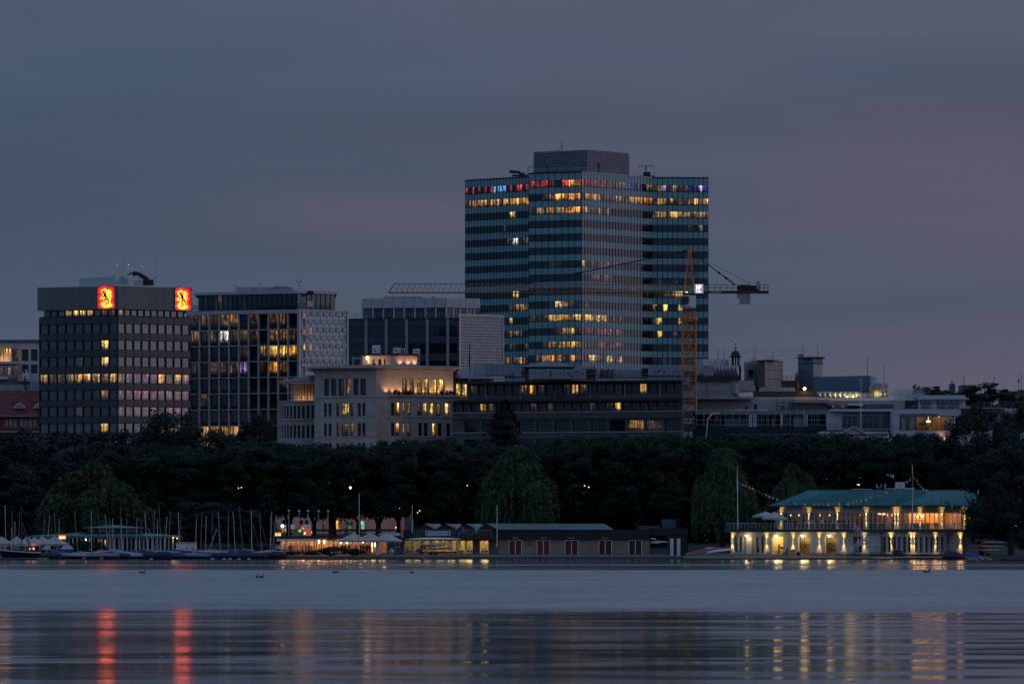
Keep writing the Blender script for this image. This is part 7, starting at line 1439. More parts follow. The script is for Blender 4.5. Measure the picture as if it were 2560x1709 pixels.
    P=lambda px,py,d=0: Vector((X(px,D_),D_+d,Z(py,D_)))
    def flight(a,b,n,d,w=1.1):
        q=MB(); q.tube(P(*a,d),P(*b,d),.09,4); q.tube(P(*a,d+w),P(*b,d+w),.09,4); wpart('stringer',q,G,r2)
        for i in range(n): t_=(i+.5)/n; p_=P(*a,d)+(P(*b,d)-P(*a,d))*t_; q=MB(); q.box(p_.x-.14,p_.x+.14,p_.y,p_.y+w,p_.z-.02,p_.z+.03); wpart('step',q,M['alu'],r2)
        q=MB()
        for dd in (d,d+w):
            for k in range(5): p_=P(*a,dd)+(P(*b,dd)-P(*a,dd))*(k/4); q.tube(p_,p_+Vector((0,0,1.0)),.028,4)
            for hh in (.5,1.0): q.tube(P(*a,dd)+Vector((0,0,hh)),P(*b,dd)+Vector((0,0,hh)),.028,4)
        wpart('handrail',q,M['alu'],r2)
    flight((2136,1324),(2171,1357.5),12,.0); flight((2153,1360),(2125,1386),10,-1.3)
    q=MB(); q.box(P(2148,1359).x,P(2191,1359).x,D_-1.4,D_+1.3,P(0,1361).z,P(0,1358.5).z); wpart('landing',q,M['alu'],r2); q=MB()
    for px,d in ((2163,-1.3),(2190.5,-1.2),(2190.5,1.2)): q.tube(P(px,1387,d),P(px,1360,d),.05,5)
    wpart('landing_post',q,G,r2); q=MB(); rail(q,[P(2172,1358.5,1.2),P(2190,1358.5,1.2)],1.1,.028,.3,1); wpart('landing_rail',q,M['alu'],r2)
    # flagpoles
    for px,ya,yb,D_,lab,fl in ((1844.5,1167,1322,984,'tall white flagpole with a furled white flag at the left corner of the clubhouse terrace',(1186,1230,(.62,.62,.66))),(2282,1163,1322,971,'tall white flagpole in front of the clubhouse roof, with a furled red flag',(1182,1222,(.22,.03,.04)))):
        r2=empty('flagpole',(X(px,D_),D_,zf),lab,'flagpole'); q=MB(); q.tube((X(px,D_),D_,zf),(X(px-1,D_),D_,Z(ya,D_)),.085,7,r2=.05); q.lathe(X(px-1,D_),D_,[(.02,Z(ya,D_)-.05),(.09,Z(ya,D_)),(.02,Z(ya,D_)+.1)],6); wpart('pole',q,M['white'],r2)
        a,b,c=fl; q=MB(); q.outline([(X(px-2.4,D_),Z(a+6,D_)),(X(px-1.2,D_),Z(a,D_)),(X(px+(.9 if px<2000 else -.6),D_),Z(a+16,D_)),(X(px+1.4 if px<2000 else px-.5,D_),Z(b-6,D_)),(X(px-1.8,D_),Z(b,D_)),(X(px-2.6,D_),Z(b-14,D_))],D_-.25,D_-.1); wpart('furled_flag',q,mat('flag_cloth_%d'%px,c,.85),r2)
    # parasols on the terrace
    for px,D_,hw,ya,yb,lab in ((1914,984.5,34,1278,1289,'cream parasol on the clubhouse terrace, behind the other one'),(1936,982,32,1278.3,1294.5,'cream parasol on the clubhouse terrace next to the corner light')):
        parasol(px,D_,hw*mpp(D_),Z(ya,D_),Z(yb,D_),zf,lab,'cream parasols on the clubhouse terrace',4,tilt=0)
    # bunting
    def bunt(pts,lab,n):
        r2=empty('bunting',pts[0],lab,'bunting'); q=MB(); q.path(pts,.02,3); wpart('cord',q,M['rope'],r2); L_=[0]
        for a,b in zip(pts,pts[1:]): L_.append(L_[-1]+(Vector(b)-Vector(a)).length)
        fm=MB(); fm.outline([(0,0),(.42,.02),(.40,-.62),(.05,-.60)],-.012,.012); me=fm.mesh('flag',[M['cloth']]); cols=[(.7,.7,.72,0),(.45,.05,.06,0),(.08,.12,.35,0),(.7,.7,.7,0),(.6,.45,.05,0),(.03,.03,.04,0),(.66,.66,.7,0)]
        for i in range(n):
            s=L_[-1]*(i+.3)/n
            for k in range(len(pts)-1):
                if s<=L_[k+1]: break
            a,b=Vector(pts[k]),Vector(pts[k+1]); p_=a+(b-a)*((s-L_[k])/(L_[k+1]-L_[k])); o=link('flag',me,r2,p_-Vector(pts[0]),(random.uniform(-.3,.3),random.uniform(-.35,.35),random.uniform(-1,1)),random.choice(cols)); o.scale=(random.uniform(.5,.9),1,random.uniform(.35,.85))
    D_=976; pt=lambda px,py,d=0:(X(px,D_+d),D_+d,Z(py,D_+d))
    bunt([pt(1844,1203,8),pt(1872,1217,4),pt(1900,1230,2),pt(1935,1243,0),pt(1965,1252,-1),pt(2000,1257,-2),pt(2040,1258,-3),pt(2085,1257,-4),pt(2115,1256,-4)],'string of small flags from the left flagpole down along the clubhouse eave',28)
    bunt([pt(2115,1256,-4),pt(2150,1248,-4),pt(2180,1240,-4),pt(2210,1230,-5),pt(2240,1217,-5),pt(2281,1192,-5)],'string of small flags rising across the roof to the right flagpole',16)
    bunt([pt(2283,1190,-5),pt(2300,1215,-5),pt(2330,1236,-5),pt(2360,1252,-5),pt(2385,1266,-4),pt(2420,1282,-3)],'string of small flags falling from the right flagpole to the clubhouse right end',20)
    # planters and terrace furniture as seen over the railing
    for i,px in enumerate((2185,2196,2207,2218,2255,2265,2330,2342,2355,2368)):
        fac=UL if px<2241 else UR; x_,y_,z_=fac.p(fac.u(px),zf,1.4+.3*(i%2)); b=MB(); b.box(-.25,.25,-.25,.25,.40,.46); b.box(-.25,.25,.2,.26,.46,1.0)
        r2=empty('terrace_chair',(x_,y_,z_),'dark terrace chair behind the glass railing, '+['left of the twin wall lights, first','left of the twin wall lights, second','left of the twin wall lights, third','left of the twin wall lights, closest to them','right of the twin wall lights','left of the right flagpole','before the bright bar, first','before the bright bar, second','before the bright bar, third','right of the bright bar'][i],'chair',group='chairs on the clubhouse terrace',rz=random.uniform(-3,3)); lpart('seat',b,M['black'],r2)
        for sx in (-.22,.22):
            for sy in (-.22,.22): b=MB(); b.tube((sx,sy,0),(sx,sy,.4),.025,4); lpart('leg',b,M['black'],r2)
    for px,lab in ((2418,'large dark planter box at the right end of the terrace'),): fac=UR; x_,y_,z_=fac.p(fac.u(px),zf,1.5); q=MB(); q.box(x_-.9,x_+.6,y_-.4,y_+.3,zf,zf+1.15); q.box(x_-.95,x_+.65,y_-.45,y_+.35,zf+1.15,zf+1.22); wthing('planter',q,M['black'],(x_,y_,zf),lab,'planter')
M['canvas']=mat('grey_cream_canvas',(.40,.39,.37),.85,var=.08)
def parasol(px,D_,r,zt,zb,z0,lab,group,n=4,tilt=0.,cloth=None):
    r_=empty('parasol',(X(px,D_),D_,z0),lab,'parasol',group); b=MB(); v=[(0,0,zt-z0)]; k=n*2
    for i in range(k): a=2*math.pi*(i+.5)/k+.2; rr=r*(1.0 if n>4 else (1.0 if i%2 else 1.06)); v.append((rr*math.cos(a),rr*math.sin(a),zb-z0+(0 if i%2 else -.05)))
    for i in range(k): a=2*math.pi*(i+.5)/k+.2; v.append((r*1.0*math.cos(a),r*1.0*math.sin(a),zb-z0-.28))
    b.idx(v,[(0,1+i,1+(i+1)%k) for i in range(k)]+[(1+i,1+k+i,1+k+(i+1)%k,1+(i+1)%k) for i in range(k)]); lpart('canopy',b,cloth or M['canvas'],r_)
    b=MB(); b.tube((0,0,0),(0,0,zt-z0+.1),.04,6); lpart('pole',b,M['alu'],r_); b=MB()
    for i in range(k): a=2*math.pi*(i+.5)/k+.2; b.tube((0,0,zt-z0-.12),(r*.97*math.cos(a),r*.97*math.sin(a),zb-z0-.06),.018,3)
    lpart('ribs',b,M['alu'],r_); return r_
clubhouse()
zf=4.86
for px,D_,pose,sh,rz,wh in ((1940,981.5,'lean','white',1.2,'under the parasol on the clubhouse terrace'),(2019,979,'stand','pale blue',.4,'by the second upper wall light, left one'),(2030,978.5,'talk','pale blue',2.2,'by the second upper wall light, right one'),(2044,979,'stand','black',1,'on the terrace before the dark doors'),(2054.5,978,'stand','white',3,'on the terrace left of the party crowd'),(2064,978.5,'talk','black',-2,'at the left of the terrace party'),(2071,977.8,'stand','grey',.3,'in the terrace party beside the person in black'),
    (2081.5,977.2,'stand','white',1.7,'in the middle of the terrace party, in a pale dress'),(2090,977.4,'talk','white',-1,'in the terrace party left of the third wall light'),(2095,978.3,'stand','navy',2,'below the third upper wall light'),(2102,977,'stand','blue',.2,'in the terrace party right of the third wall light'),(2108,978,'talk','black',2.6,'in the terrace party, behind the person in red'),(2112.5,976.8,'stand','red',.6,'in the terrace party'),(2118,977.3,'talk','white',-1.4,'at the right of the terrace party'),(2121.5,976.6,'stand','navy',.8,'at the right end of the terrace party'),(1988,980,'stand','black',.2,'before the lit door at the left of the upper floor')):
    person(px,D_,zf,pose,sh,rz,wh,'guests on the clubhouse terrace')
for px,sh,pose,wh in ((2191.5,'white','sit','on the clubhouse roof deck, left of three'),(2203,'grey','sit','on the clubhouse roof deck, middle of three'),(2212.5,'pale blue','lean','on the clubhouse roof deck, right of three')): person(px,991.5,Z(1225,991.5)-(.3 if pose=='lean' else 0),pose,sh,random.uniform(-2,2),wh,'people on the clubhouse roof',.85)
# jetty furniture
def bench(px,D_,z,L_,m,lab,rz=0,back=True):
    r_=empty('bench',(X(px,D_),D_,z),lab,'bench',rz=rz); 
    for i in range(3): b=MB(); b.box(-L_/2,L_/2,-.22+.15*i,-.10+.15*i,.42,.46); lpart('slat',b,m,r_)
    if back:
        for i in range(3): b=MB(); b.box(-L_/2,L_/2,.24,.28,.55+.14*i,.65+.14*i); lpart('slat',b,m,r_)
    for x_ in (-L_/2+.08,L_/2-.08):
        b=MB(); b.tube((x_,-.2,0),(x_,-.2,.62),.035,4); b.tube((x_,.25,0),(x_,.27,.98),.035,4); b.tube((x_,-.2,.62),(x_,.26,.64),.03,4); lpart('leg',b,m,r_)
    return r_
bench(1974,972,.62,1.3,M['lwood'],'pale wooden bench on the jetty seen from behind, by the first lit boat room',rz=2.9)
bench(1983,974,.66,1.2,mat('red_wood',(.18,.06,.03),.7),'red-brown wooden bench on the jetty beside the pale bench',rz=-1.3)
person(1961,973,.62,'sit','white',1.4,'at the table before the first lit boat room','people on the jetty'); person(1969,975,.66,'sit','brown',-2.6,'on the jetty beside the pale wooden bench','people on the jetty')
def table(px,D_,z,lab,m,w=1.3):
    r_=empty('table',(X(px,D_),D_,z),lab,'table'); b=MB(); b.box(-w/2,w/2,-.4,.4,.70,.74); lpart('tabletop',b,m,r_)
    for sx in (-1,1):
        for sy in (-1,1): b=MB(); b.tube((sx*(w/2-.1),sy*.32,0),(sx*(w/2-.1),sy*.32,.7),.03,4); lpart('leg',b,m,r_)
    return r_
table(1950,973.5,.62,'small red table on the jetty before the first lit boat room',mat('red_table',(.25,.03,.02),.6)); table(1933,975,.64,'thin dark table on the jetty left of the first lit boat room',M['black'],1.9)
for i,(px,D_) in enumerate(((1941,972.5),(1954,972),(1946,975))):
    r_=empty('stool',(X(px,D_),D_,.62),['dark stool left of the red jetty table','dark stool in front of the red jetty table','dark stool behind the red jetty table'][i],'stool',group='stools on the jetty'); b=MB(); b.box(-.2,.2,-.2,.2,.43,.47); lpart('seat',b,M['black'],r_)
    for sx in (-.16,.16):
        for sy in (-.16,.16): b=MB(); b.tube((sx,sy,0),(sx,sy,.43),.02,4); lpart('leg',b,M['black'],r_)
q=MB(); q.lathe(X(1996,973),973,[(.3,.62),(.34,.8),(.25,1.15),(.1,1.3)],8); wthing('rucksack',q,M['black'],(X(1996,973),973,.62),'black bag leaning at the second lit boat room','bag')
r_=bench(2243,966.5,.46,1.9,M['black'],'dark bench on the jetty with three seated people, right of the stair',rz=3.14)
for i,(px,sh) in enumerate(((2236,'navy'),(2242,'black'),(2249.5,'navy'))): person(px,966.3,.46,'sit',sh,.2*(i-1),'on the dark jetty bench, '+['left one','middle one','right one'][i],'people on the jetty bench')
q=MB(); bm=MB()
# long boats on trestles, left of the clubhouse
def shell(name,a,b,w,h,m,lab,group=None,rim=None,flip=True):
    """slim rowing boat between two points, keel up when flipped"""
    a,b=Vector(a),Vector(b); d=b-a; n=14; bm_=MB(); s=Vector((d.y,-d.x,0)).normalized(); rows=[]
    for i in range(n+1):
        t_=i/n; k=math.sin(math.pi*min(1,max(0,t_)))**.55; c=a+d*t_; z_=h*k if flip else -h*k
        rows.append([c+s*w*k,c+s*w*.75*k+Vector((0,0,z_*.65)),c+Vector((0,0,z_)),c-s*w*.75*k+Vector((0,0,z_*.65)),c-s*w*k])
    for r0,r1 in zip(rows,rows[1:]):
        for j in range(4): bm_.face([r0[j],r0[j+1],r1[j+1],r1[j]])
        bm_.face([r0[4],r0[0],r1[0],r1[4]])
    mid=a+d*.5; r_=empty(name,(mid.x,mid.y,mid.z),lab,'rowing boat',group); wpart('hull',bm_,m,r_,smooth=False)
    q=MB()
    for j in (0,4):
        for r0,r1 in zip(rows,rows[1:]): q.tube(r0[j],r1[j],.025,3)
    wpart('gunwale',q,rim or M['white'],r_); return r_
def trestle(px,D_,z0,h,lab):
    r_=empty('trestle',(X(px,D_),D_,z0),lab,'trestle',group='boat trestles on the jetty')
    for s in (-1,1):
        for k in (-1,1): b=MB(); b.tube((s*.28,k*.4,0),(0,k*.4,h),.035,4); lpart('leg',b,M['lwood'],r_)
    b=MB(); b.tube((0,-.5,h),(0,.5,h),.04,4); lpart('crossbar',b,M['lwood'],r_)
redp=mat('red_boat_paint',(.42,.02,.035),.3); whp=mat('white_boat_paint',(.60,.58,.54),.35)
D_=974; shell('rowing_boat',(X(1713,D_),D_,Z(1383,D_)),(X(1826,D_+2),D_+2,Z(1370,D_)),.42,.42,redp,'long red rowing boat keel up on trestles left of the clubhouse'); shell('rowing_boat',(X(1763,D_-2),D_-2,Z(1382,D_)),(X(1837,D_-1),D_-1,Z(1373,D_)),.40,.36,whp,'white rowing boat keel up before the long red one'); shell('rowing_boat',(X(1761,D_+3),D_+3,Z(1371,D_)),(X(1790,D_+3),D_+3,Z(1370.5,D_)),.38,.22,whp,'short white hull tip behind the long red boat')
for i,(px,yy_) in enumerate(((1733,1380),(1753,1378),(1771,1381),(1781,1380),(1829,1375))): trestle(px,972 if i>1 else 974.5,.55,max(.35,Z(yy_,973)-.55),'wooden trestle under the keel-up boats, '+['leftmost, below the bow of the red boat','second from the left, below the red boat','below the left tip of the white boat','middle one below the white boat','rightmost, at the clubhouse corner'][i])
# boat racks and covered launches at the right end
D_=972; r_=empty('boat_rack',(X(2455,D_),D_,.6),'rack with slim red and white rowing shells beside the big shore tree','rack'); q=MB()
for px in (2440,2462,2484):
    q.tube((X(px,D_),D_,.5),(X(px,D_),D_,Z(1345,D_)),.06,5)
    for py in (1347,1358,1369,1378): q.tube((X(px,D_),D_-.5,Z(py,D_)-.05),(X(px,D_),D_+.5,Z(py,D_)-.05),.04,4)
wpart('frame',q,M['grey'],r_)
for a,b,py,m,lab in ((2436,2500,1351,redp,'slim red shell on the top shelf of the rack'),(2421,2492,1363,redp,'slim red shell on the second shelf of the rack'),(2428,2485,1373,redp,'slim red shell on the third shelf of the rack'),(2450,2520,1356,whp,'slim white shell behind the top red one on the rack'),(2450,2515,1366,whp,'slim white shell on the rack between the red ones'),(2450,2505,1375,whp,'slim white shell lowest on the rack')): shell('rowing_shell',(X(a,D_),D_,Z(py,D_)),(X(b,D_+.5),D_+.5,Z(py,D_)),.3,.28,m,lab,'shells on the rack')
def covered(px,D_,L_,h,tm,hm,lab,rz=0,grp='covered launches at the clubhouse jetty'):
    r_=empty('covered_launch',(X(px,D_),D_,.05),lab,'boat',grp,rz); b=MB()
    n=8; prof=lambda t_:math.sin(math.pi*min(.999,t_*.93+.05))**.5
    rows=[[(-L_/2+L_*i/n, s*.85*prof(i/n), z_) for s,z_ in ((-1,.45),(-.7,.0),(.7,.0),(1,.45))] for i in range(n+1)]
    for r0,r1 in zip(rows,rows[1:]):
        for j in range(3): b.face([r0[j],r0[j+1],r1[j+1],r1[j]])
    b.face(rows[0][::-1]); b.face(rows[-1]); lpart('hull',b,hm,r_)
    b=MB(); pk=[.15,.75,1.0,.97,.9,.78,.6,.35,.1]; rows=[[(-L_/2+L_*i/n,-.95*prof(i/n),.38),(-L_/2+L_*i/n,-.55*prof(i/n),.45+h*pk[i]*.65),(-L_/2+L_*i/n,0,.48+h*pk[i]),(-L_/2+L_*i/n,.55*prof(i/n),.45+h*pk[i]*.65),(-L_/2+L_*i/n,.95*prof(i/n),.38)] for i in range(n+1)]
    for r0,r1 in zip(rows,rows[1:]):
        for j in range(4): b.face([r0[j],r0[j+1],r1[j+1],r1[j]])
    b.face(rows[0][::-1]); b.face(rows[-1]); lpart('tarpaulin',b,tm,r_); return r_
tb=mat('navy_tarpaulin',(.02,.025,.06),.6,var=.2,scale=2); tblue=mat('blue_tarpaulin',(.02,.06,.24),.55,var=.25,scale=2); tgrey=mat('grey_tarpaulin',(.20,.21,.22),.7,var=.2,scale=2); tmar=mat('maroon_tarpaulin',(.11,.015,.03),.6,var=.2)
covered(2384,957,3.6,.95,tb,tmar,'launch under a dark navy tent cover before the clubhouse right end'); covered(2433,959,2.8,.7,tblue,M['white'],'launch under a bright blue cover, left of the rack'); 
shell('rowing_boat',(X(2180,956.5),956.5,.28),(X(2352,956.5),956.5,.34),.32,.22,M['black'],'long dark flat boat moored along the jetty below the seated people',flip=False)
q=MB(); q.box(X(2187,956),X(2234,956),955.6,956,.18,.26); wthing('lit_plank',q,mat('pale_plank',(.6,.5,.3),.5),(X(2210,956),956,.18),'pale plank lying at the jetty edge left of the dark flat boat','plank')
for i,px in enumerate((2403,2424,2456,2475)): q=MB(); q.box(X(px-3,958),X(px+3,958),957.5,958.2,.02,.16); wthing('float',q,M['white'],(X(px,958),958,.02),'white float on the water before the covered launches, '+['leftmost','second','third','rightmost'][i],'float',group='white floats')
for i,(px,py) in enumerate(((2361,1381),(2365,1379),(2366,1384))): q=MB(); z_=Z(py,966); q.lathe(X(px,966),966,[(.04,z_-.22),(.2,z_-.1),(.22,z_),(.1,z_+.2)],10); wthing('red_fender',q,redp,(X(px,966),966,z_-.2),'red ball fender on the jetty left of the navy cover, '+['left one','top one','lower right one'][i],'fender',group='red fenders on the jetty')
# ================================================================== dark shed, rowing house
D_=974; r_=empty('black_boat_shed',(X(1692,D_),D_,.6),'small black shed with two tall white door leaves, left of the red boat','shed'); q=MB(); bx(q,1672,1713,1333,1393,D_,5); wpart('walls',q,mat('black_boards',(.015,.016,.02),.8),r_); q=MB(); bx(q,1670,1715,1331,1333,D_-.3,6); wpart('roof',q,M['dark'],r_)
for a,b in ((1675,1684),(1692,1701)): q=MB(); bx(q,a,b,1345,1391,D_-.12,.1); wpart('door',q,mat('cool_white_door',(.55,.58,.62),.5),r_)
D_=990; r_=empty('boat_hall',(X(1650,D_),D_,.8),'dark open boat hall with bracketed boats between the rowing house and black shed','shed'); q=MB(); bx(q,1624,1720,1320,1338,D_,6); bx(q,1624,1720,1338.2,1392,D_+4,.4); wpart('walls',q,M['black'],r_)
q=MB(); bx(q,1657,1690,1297,1331,D_+8,8); bx(q,1600,1650,1313,1330,D_+6,8); wpart('annex',q,mat('dark_blue_wall',(.05,.08,.11),.8),r_)
for a,b,ya,yb,lab in ((1625,1641,1345,1346,'pale boat end high in the open boat hall'),(1625,1671,1352,1353.5,'long pale boat on the brackets of the open boat hall'),(1625,1652,1355,1356,'thin pale boat below the long one in the open boat hall')): D2=D_-1; shell('rowing_boat',(X(a,D2),D2,Z(ya+1.5,D2)),(X(b,D2),D2,Z(yb+1.5,D2)),.28,.22,whp,lab,'boats in the open hall')
q=MB(); bx(q,1624,1672,1369,1384,D_-3,1.2); wthing('blue_tarp_boat',q,mat('dim_blue_cover',(.06,.10,.14),.7),(X(1648,D_-3),D_-3,.8),'dim blue covered boat standing under the open boat hall','boat')
def rowing_house():
    D_=984; root=empty('rowing_house',(X(1300,990),990,.9),'long low rowing house with green metal roofs, saw-tooth gables and red double doors','building'); x=lambda px:X(px,D_); z=lambda py:Z(py,D_); z0=.85
    q=MB(); bx(q,1247,1624,1348.6,1387,D_,10); wpart('brick_wall',q,M['brick'],root); q=MB(); q.box(x(1008),x(1624),D_+.0-.25,D_+10,z(1348.4),z(1323)); wpart('upper_wall',q,mat('black_boarding',(.018,.02,.026),.75,var=.25,scale=1,streak=.05),root)
    bmx=MB(); bmx.box(0,.36,-.05,0,0,z(1324)-z(1348)); me=bmx.mesh('board',[mat('black_board_strip',(.022,.025,.032),.7)])
    for i in range(62): link('board',me,root,(x(1224)+.42*i-root.location.x,D_-.26-root.location.y,z(1348)-root.location.z))
    # red doors in white frames
    for i,(a,b) in enumerate(((1272,1305),(1341.5,1375.5),(1411.6,1445.5),(1496.5,1530),(1571.5,1605))):
        q=MB(); bx(q,a,a+1.6,1349,1386.5,D_-.12,.11); bx(q,b-1.6,b,1349,1386.5,D_-.12,.11); bx(q,a+1.62,b-1.62,1349,1350.6,D_-.12,.11); bx(q,(a+b)/2-.9,(a+b)/2+.9,1350.65,1385,D_-.12,.11); bx(q,a+1.62,b-1.62,1385.05,1386.5,D_-.12,.11); d_=wpart('double_door',q,M['white'],root)
        for s in (0,1):
            q=MB(); bx(q,a+1.65+s*((b-a)/2-.75),(a+b)/2-.95+s*((b-a)/2-.7),1350.65,1385,D_-.08,.07); m=M['paint']; o=link('door_leaf',q.mesh('door_leaf',[m],root.location),d_,color=((.13,.008,.016,0),(.13,.009,.03,0),(.09,.006,.011,0),(.06,.005,.009,0),(.012,.013,.018,0))[i])
        if i<4: q=MB(); bx(q,(a+b)/2-8,(a+b)/2+8,1343.3,1344.3,D_-.6,.12); wpart('strip_lamp',q,M['alu'],root)
    q=MB(); 
    for k in range(14): a0,a1=2*math.pi*k/14,2*math.pi*(k+1)/14; q.tube((x(1325)+.30*math.cos(a0),D_-.12,z(1356)+.36*math.sin(a0)),(x(1325)+.30*math.cos(a1),D_-.12,z(1356)+.36*math.sin(a1)),.075,6)
    lb=wthing('life_ring',q,redp,(x(1325),D_-.12,z(1356)),'red life ring hanging on the brick wall between the first two red doors','life ring')
    # main ribbed roof
    q=MB(); y0,y1=D_-.6,D_+9; zr0,zr1=z(1323.2),Z(1309,D_+7); q.idx([(x(1247)-.2,y0,zr0),(x(1533),y0,zr0),(X(1512,D_+7),D_+7,zr1),(X(1218,D_+7),D_+7,zr1)],[(0,1,2,3)]); q.face([(x(1533),y0,zr0),(x(1533),y1,zr0),(X(1512,D_+7),D_+7,zr1)]); wpart('roof',q,M['zinc'] if 0 else mat('green_grey_metal_roof',(.12,.19,.19),.45,.2,var=.15),root)
    q=MB(); n=56
    for i in range(n): t_=i/n; a=Vector((x(1247)+(x(1533)-x(1247))*t_,y0,zr0+.06)); b=Vector((X(1218,D_+7)+(X(1512,D_+7)-X(1218,D_+7))*t_,D_+7,zr1+.06)); q.tube(a,b,.05,4)
    wpart('roof_seams',q,mat('roof_seam',(.22,.31,.31),.45,.2),root)
    # four saw-tooth gables
    for i,(pk,lft,rgt) in enumerate(((1061.5,1037,1087),(1112.5,1087.5,1141),(1163.5,1141.5,1192),(1217,1192.5,1246))):
        q=MB(); y0=D_-.3; q.outline([(x(lft),z(1323)),(x(rgt),z(1323)),(x(pk),z(1309.5))],y0,y0+.2); wpart('gable',q,M['black'],root)
        if i<3:
            nx=(1112.5,1163.5,1217)[i]; q=MB(); q.face([(x(pk),y0-.15,z(1309)),(x(rgt),y0-.15,z(1323.2)),(X(rgt+18,D_+6),D_+6,Z(1318,D_+6)),(X(nx-12,D_+8),D_+8,Z(1308.7,D_+8)),(X(pk+6,D_+8),D_+8,Z(1308.7,D_+8))]); rf=wpart('gable_roof',q,mat('green_grey_metal_roof_b',(.12,.19,.19),.45,.2,var=.15),root)
            q=MB()
            for k in range(7): t_=(k+.5)/7; a=Vector((x(pk+(rgt-pk)*t_),y0-.15,z(1309+14.2*t_)+.05)); b=Vector((X(pk+8+(rgt+10-pk)*t_,D_+7),D_+7,Z(1308.7+9*t_,D_+7)+.05)); q.tube(a,b,.05,4)
            wpart('roof_seams',q,mat('roof_seam_b',(.22,.31,.31),.45,.2),root)
        q=MB(); q.tube((x(pk),y0-.2,z(1309)),(x(lft),y0-.2,z(1323.2)),.05,4); q.tube((x(pk),y0-.2,z(1309)),(x(rgt),y0-.2,z(1323.2)),.05,4); wpart('verge',q,M['dark'],root)
    # glazed gym lit yellow
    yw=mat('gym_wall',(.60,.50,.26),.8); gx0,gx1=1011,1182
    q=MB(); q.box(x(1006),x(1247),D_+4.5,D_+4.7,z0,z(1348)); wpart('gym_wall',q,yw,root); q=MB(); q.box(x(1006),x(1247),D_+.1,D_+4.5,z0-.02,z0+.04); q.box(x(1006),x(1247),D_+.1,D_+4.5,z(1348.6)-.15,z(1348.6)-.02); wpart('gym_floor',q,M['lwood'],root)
    q=MB(); bx(q,1182,1199,1348.6,1387,D_,.4); bx(q,1222,1247,1348.6,1387,D_+.05,.4); bx(q,1000,1010.5,1348.6,1387,D_,.4); wpart('gym_pier',q,mat('dark_brick',(.13,.12,.10),.85,var=.3,scale=2),root)
    fa=Fac(x(1010.6),D_+.1,x(1181.8),D_+.1); ws=[0,.125,.27,.405,.54,.68,.79,.90,1.0] ; 
    for a,b in zip(ws,ws[1:]): fa.put(win(fa.L*(b-a)-.01,z(1349)-z0-.1,1,1,.09,M['offwhite'],M['clear']),'window',root,fa.L*a,z0+.08,0)
    fb=Fac(x(1199.2),D_+.1,x(1221.8),D_+.1); fb.put(win(fb.L-.01,z(1349)-z0-.1,2,1,.09,M['offwhite'],M['clear']),'window',root,0,z0+.08,0)
    q=MB()
    for px in (1058,1072,1098,1110,1118,1125,1150,1163): q.box(x(px),x(px+random.choice((1.5,5,3))),D_+4.1,D_+4.4,z0+.9,z0+2.3)
    for k in range(8): q.box(x(1164),x(1178),D_+4.2,D_+4.3,z0+.7+k*.2,z0+.74+k*.2)
    for px in (1030,1052,1085,1140): q.box(x(px),x(px+3),D_+2.5,D_+4,z0,z(1349)-.2)
    wpart('gym_fittings',q,M['wood'],root)
    for px,pw in ((1022,45),(1045,70),(1066,110),(1100,110),(1127,80),(1156,60),(1172,150),(1213,150)): bulb('gym_light',(x(px),D_+2.6,z(1353)),pw*1.3,(1,.66,.18))
    q=MB(); bx(q,1213,1219,1353,1358,D_+3,.2); wpart('red_box',q,redp,root)
    rm=MB(); rm.tube((0,0,.25),(.9,0,.25),.05,5); rm.tube((0,-.25,0),(0,.25,0),.04,4); rm.tube((.9,-.2,0),(.9,.2,0),.04,4); rm.tube((0,0,0),(0,0,.7),.06,5); rm.tube((0,0,.7),(.3,0,.95),.04,4); rm.lathe(-.1,0,[(.3,.2),(.32,.4),(.1,.55)],8); rme=rm.mesh('rowing_machine',[M['black']])
    for i,px in enumerate((1018,1029,1041,1053,1148,1156,1170,1178,1206,1214)): tag(link('rowing_machine',rme,None,(x(px),D_+.9+.3*(i%2),z0+.05),(0,0,random.uniform(0,3))),'black training machine behind the yellow gym glass, '+['leftmost','second from the left','third from the left','fourth from the left','left of the wall bars','beside the wall bars','before the wall bars','right of the wall bars','left one in the narrow window','right one in the narrow window'][i],'exercise machine',group='training machines in the gym')
    # roof terrace above the gym
    q=MB(); q.box(x(1000),x(1247),D_-1.6,D_+.0-.26,z(1348.3),z(1343)); wpart('canopy',q,M['dark'],root)
    q=MB(); rail(q,[(x(1036),D_-1.5,z(1343)),(x(1230),D_-1.5,z(1343))],1.15,.025,.35,1); q.tube((x(1050),D_-1.5,z(1323.5)),(x(1230),D_-1.5,z(1323.5)),.02,4); wpart('terrace_railing',q,M['grey'],root)
    r2=empty('club_banner',(x(1095),D_-1.65,z(1339)),'white banner with dark lettering and a red crest at each end on the gym railing','banner'); q=MB(); q.box(x(1063.5),x(1126.5),D_-1.68,D_-1.62,z(1338),z(1327)); wpart('cloth',q,mat('banner_cloth',(.55,.56,.60),.8),r2)
    t1=text_mesh('100 Jahre Rudern Hammonia',.27,.006,M['denim']); link('lettering',t1,r2,(x(1094)-r2.location.x,-.045,z(1332.8)-r2.location.z),(R(90),0,0)); 
    for px in (1067.5,1121.5): q=MB(); q.outline([(x(px-1.9),z(1334)),(x(px),z(1336.4)),(x(px+1.9),z(1334)),(x(px+1.9),z(1328.6)),(x(px-1.9),z(1328.6))],D_-1.70,D_-1.685); wpart('crest',q,redp,r2)
    zt=z(1343)
    for px,sh,wh in ((1069,'blue','on the gym terrace above the left end of the banner'),(1080,'white','on the gym terrace above the banner'),(1158,'grey','at a table on the gym terrace'),(1191,'white','on the gym terrace left of the long roof'),(1198,'navy','on the gym terrace beside the gable of the long roof')): person(px,D_-.9,zt,'talk' if px>1100 else 'sit',sh,random.uniform(-2,2),wh,'people on the gym terrace')
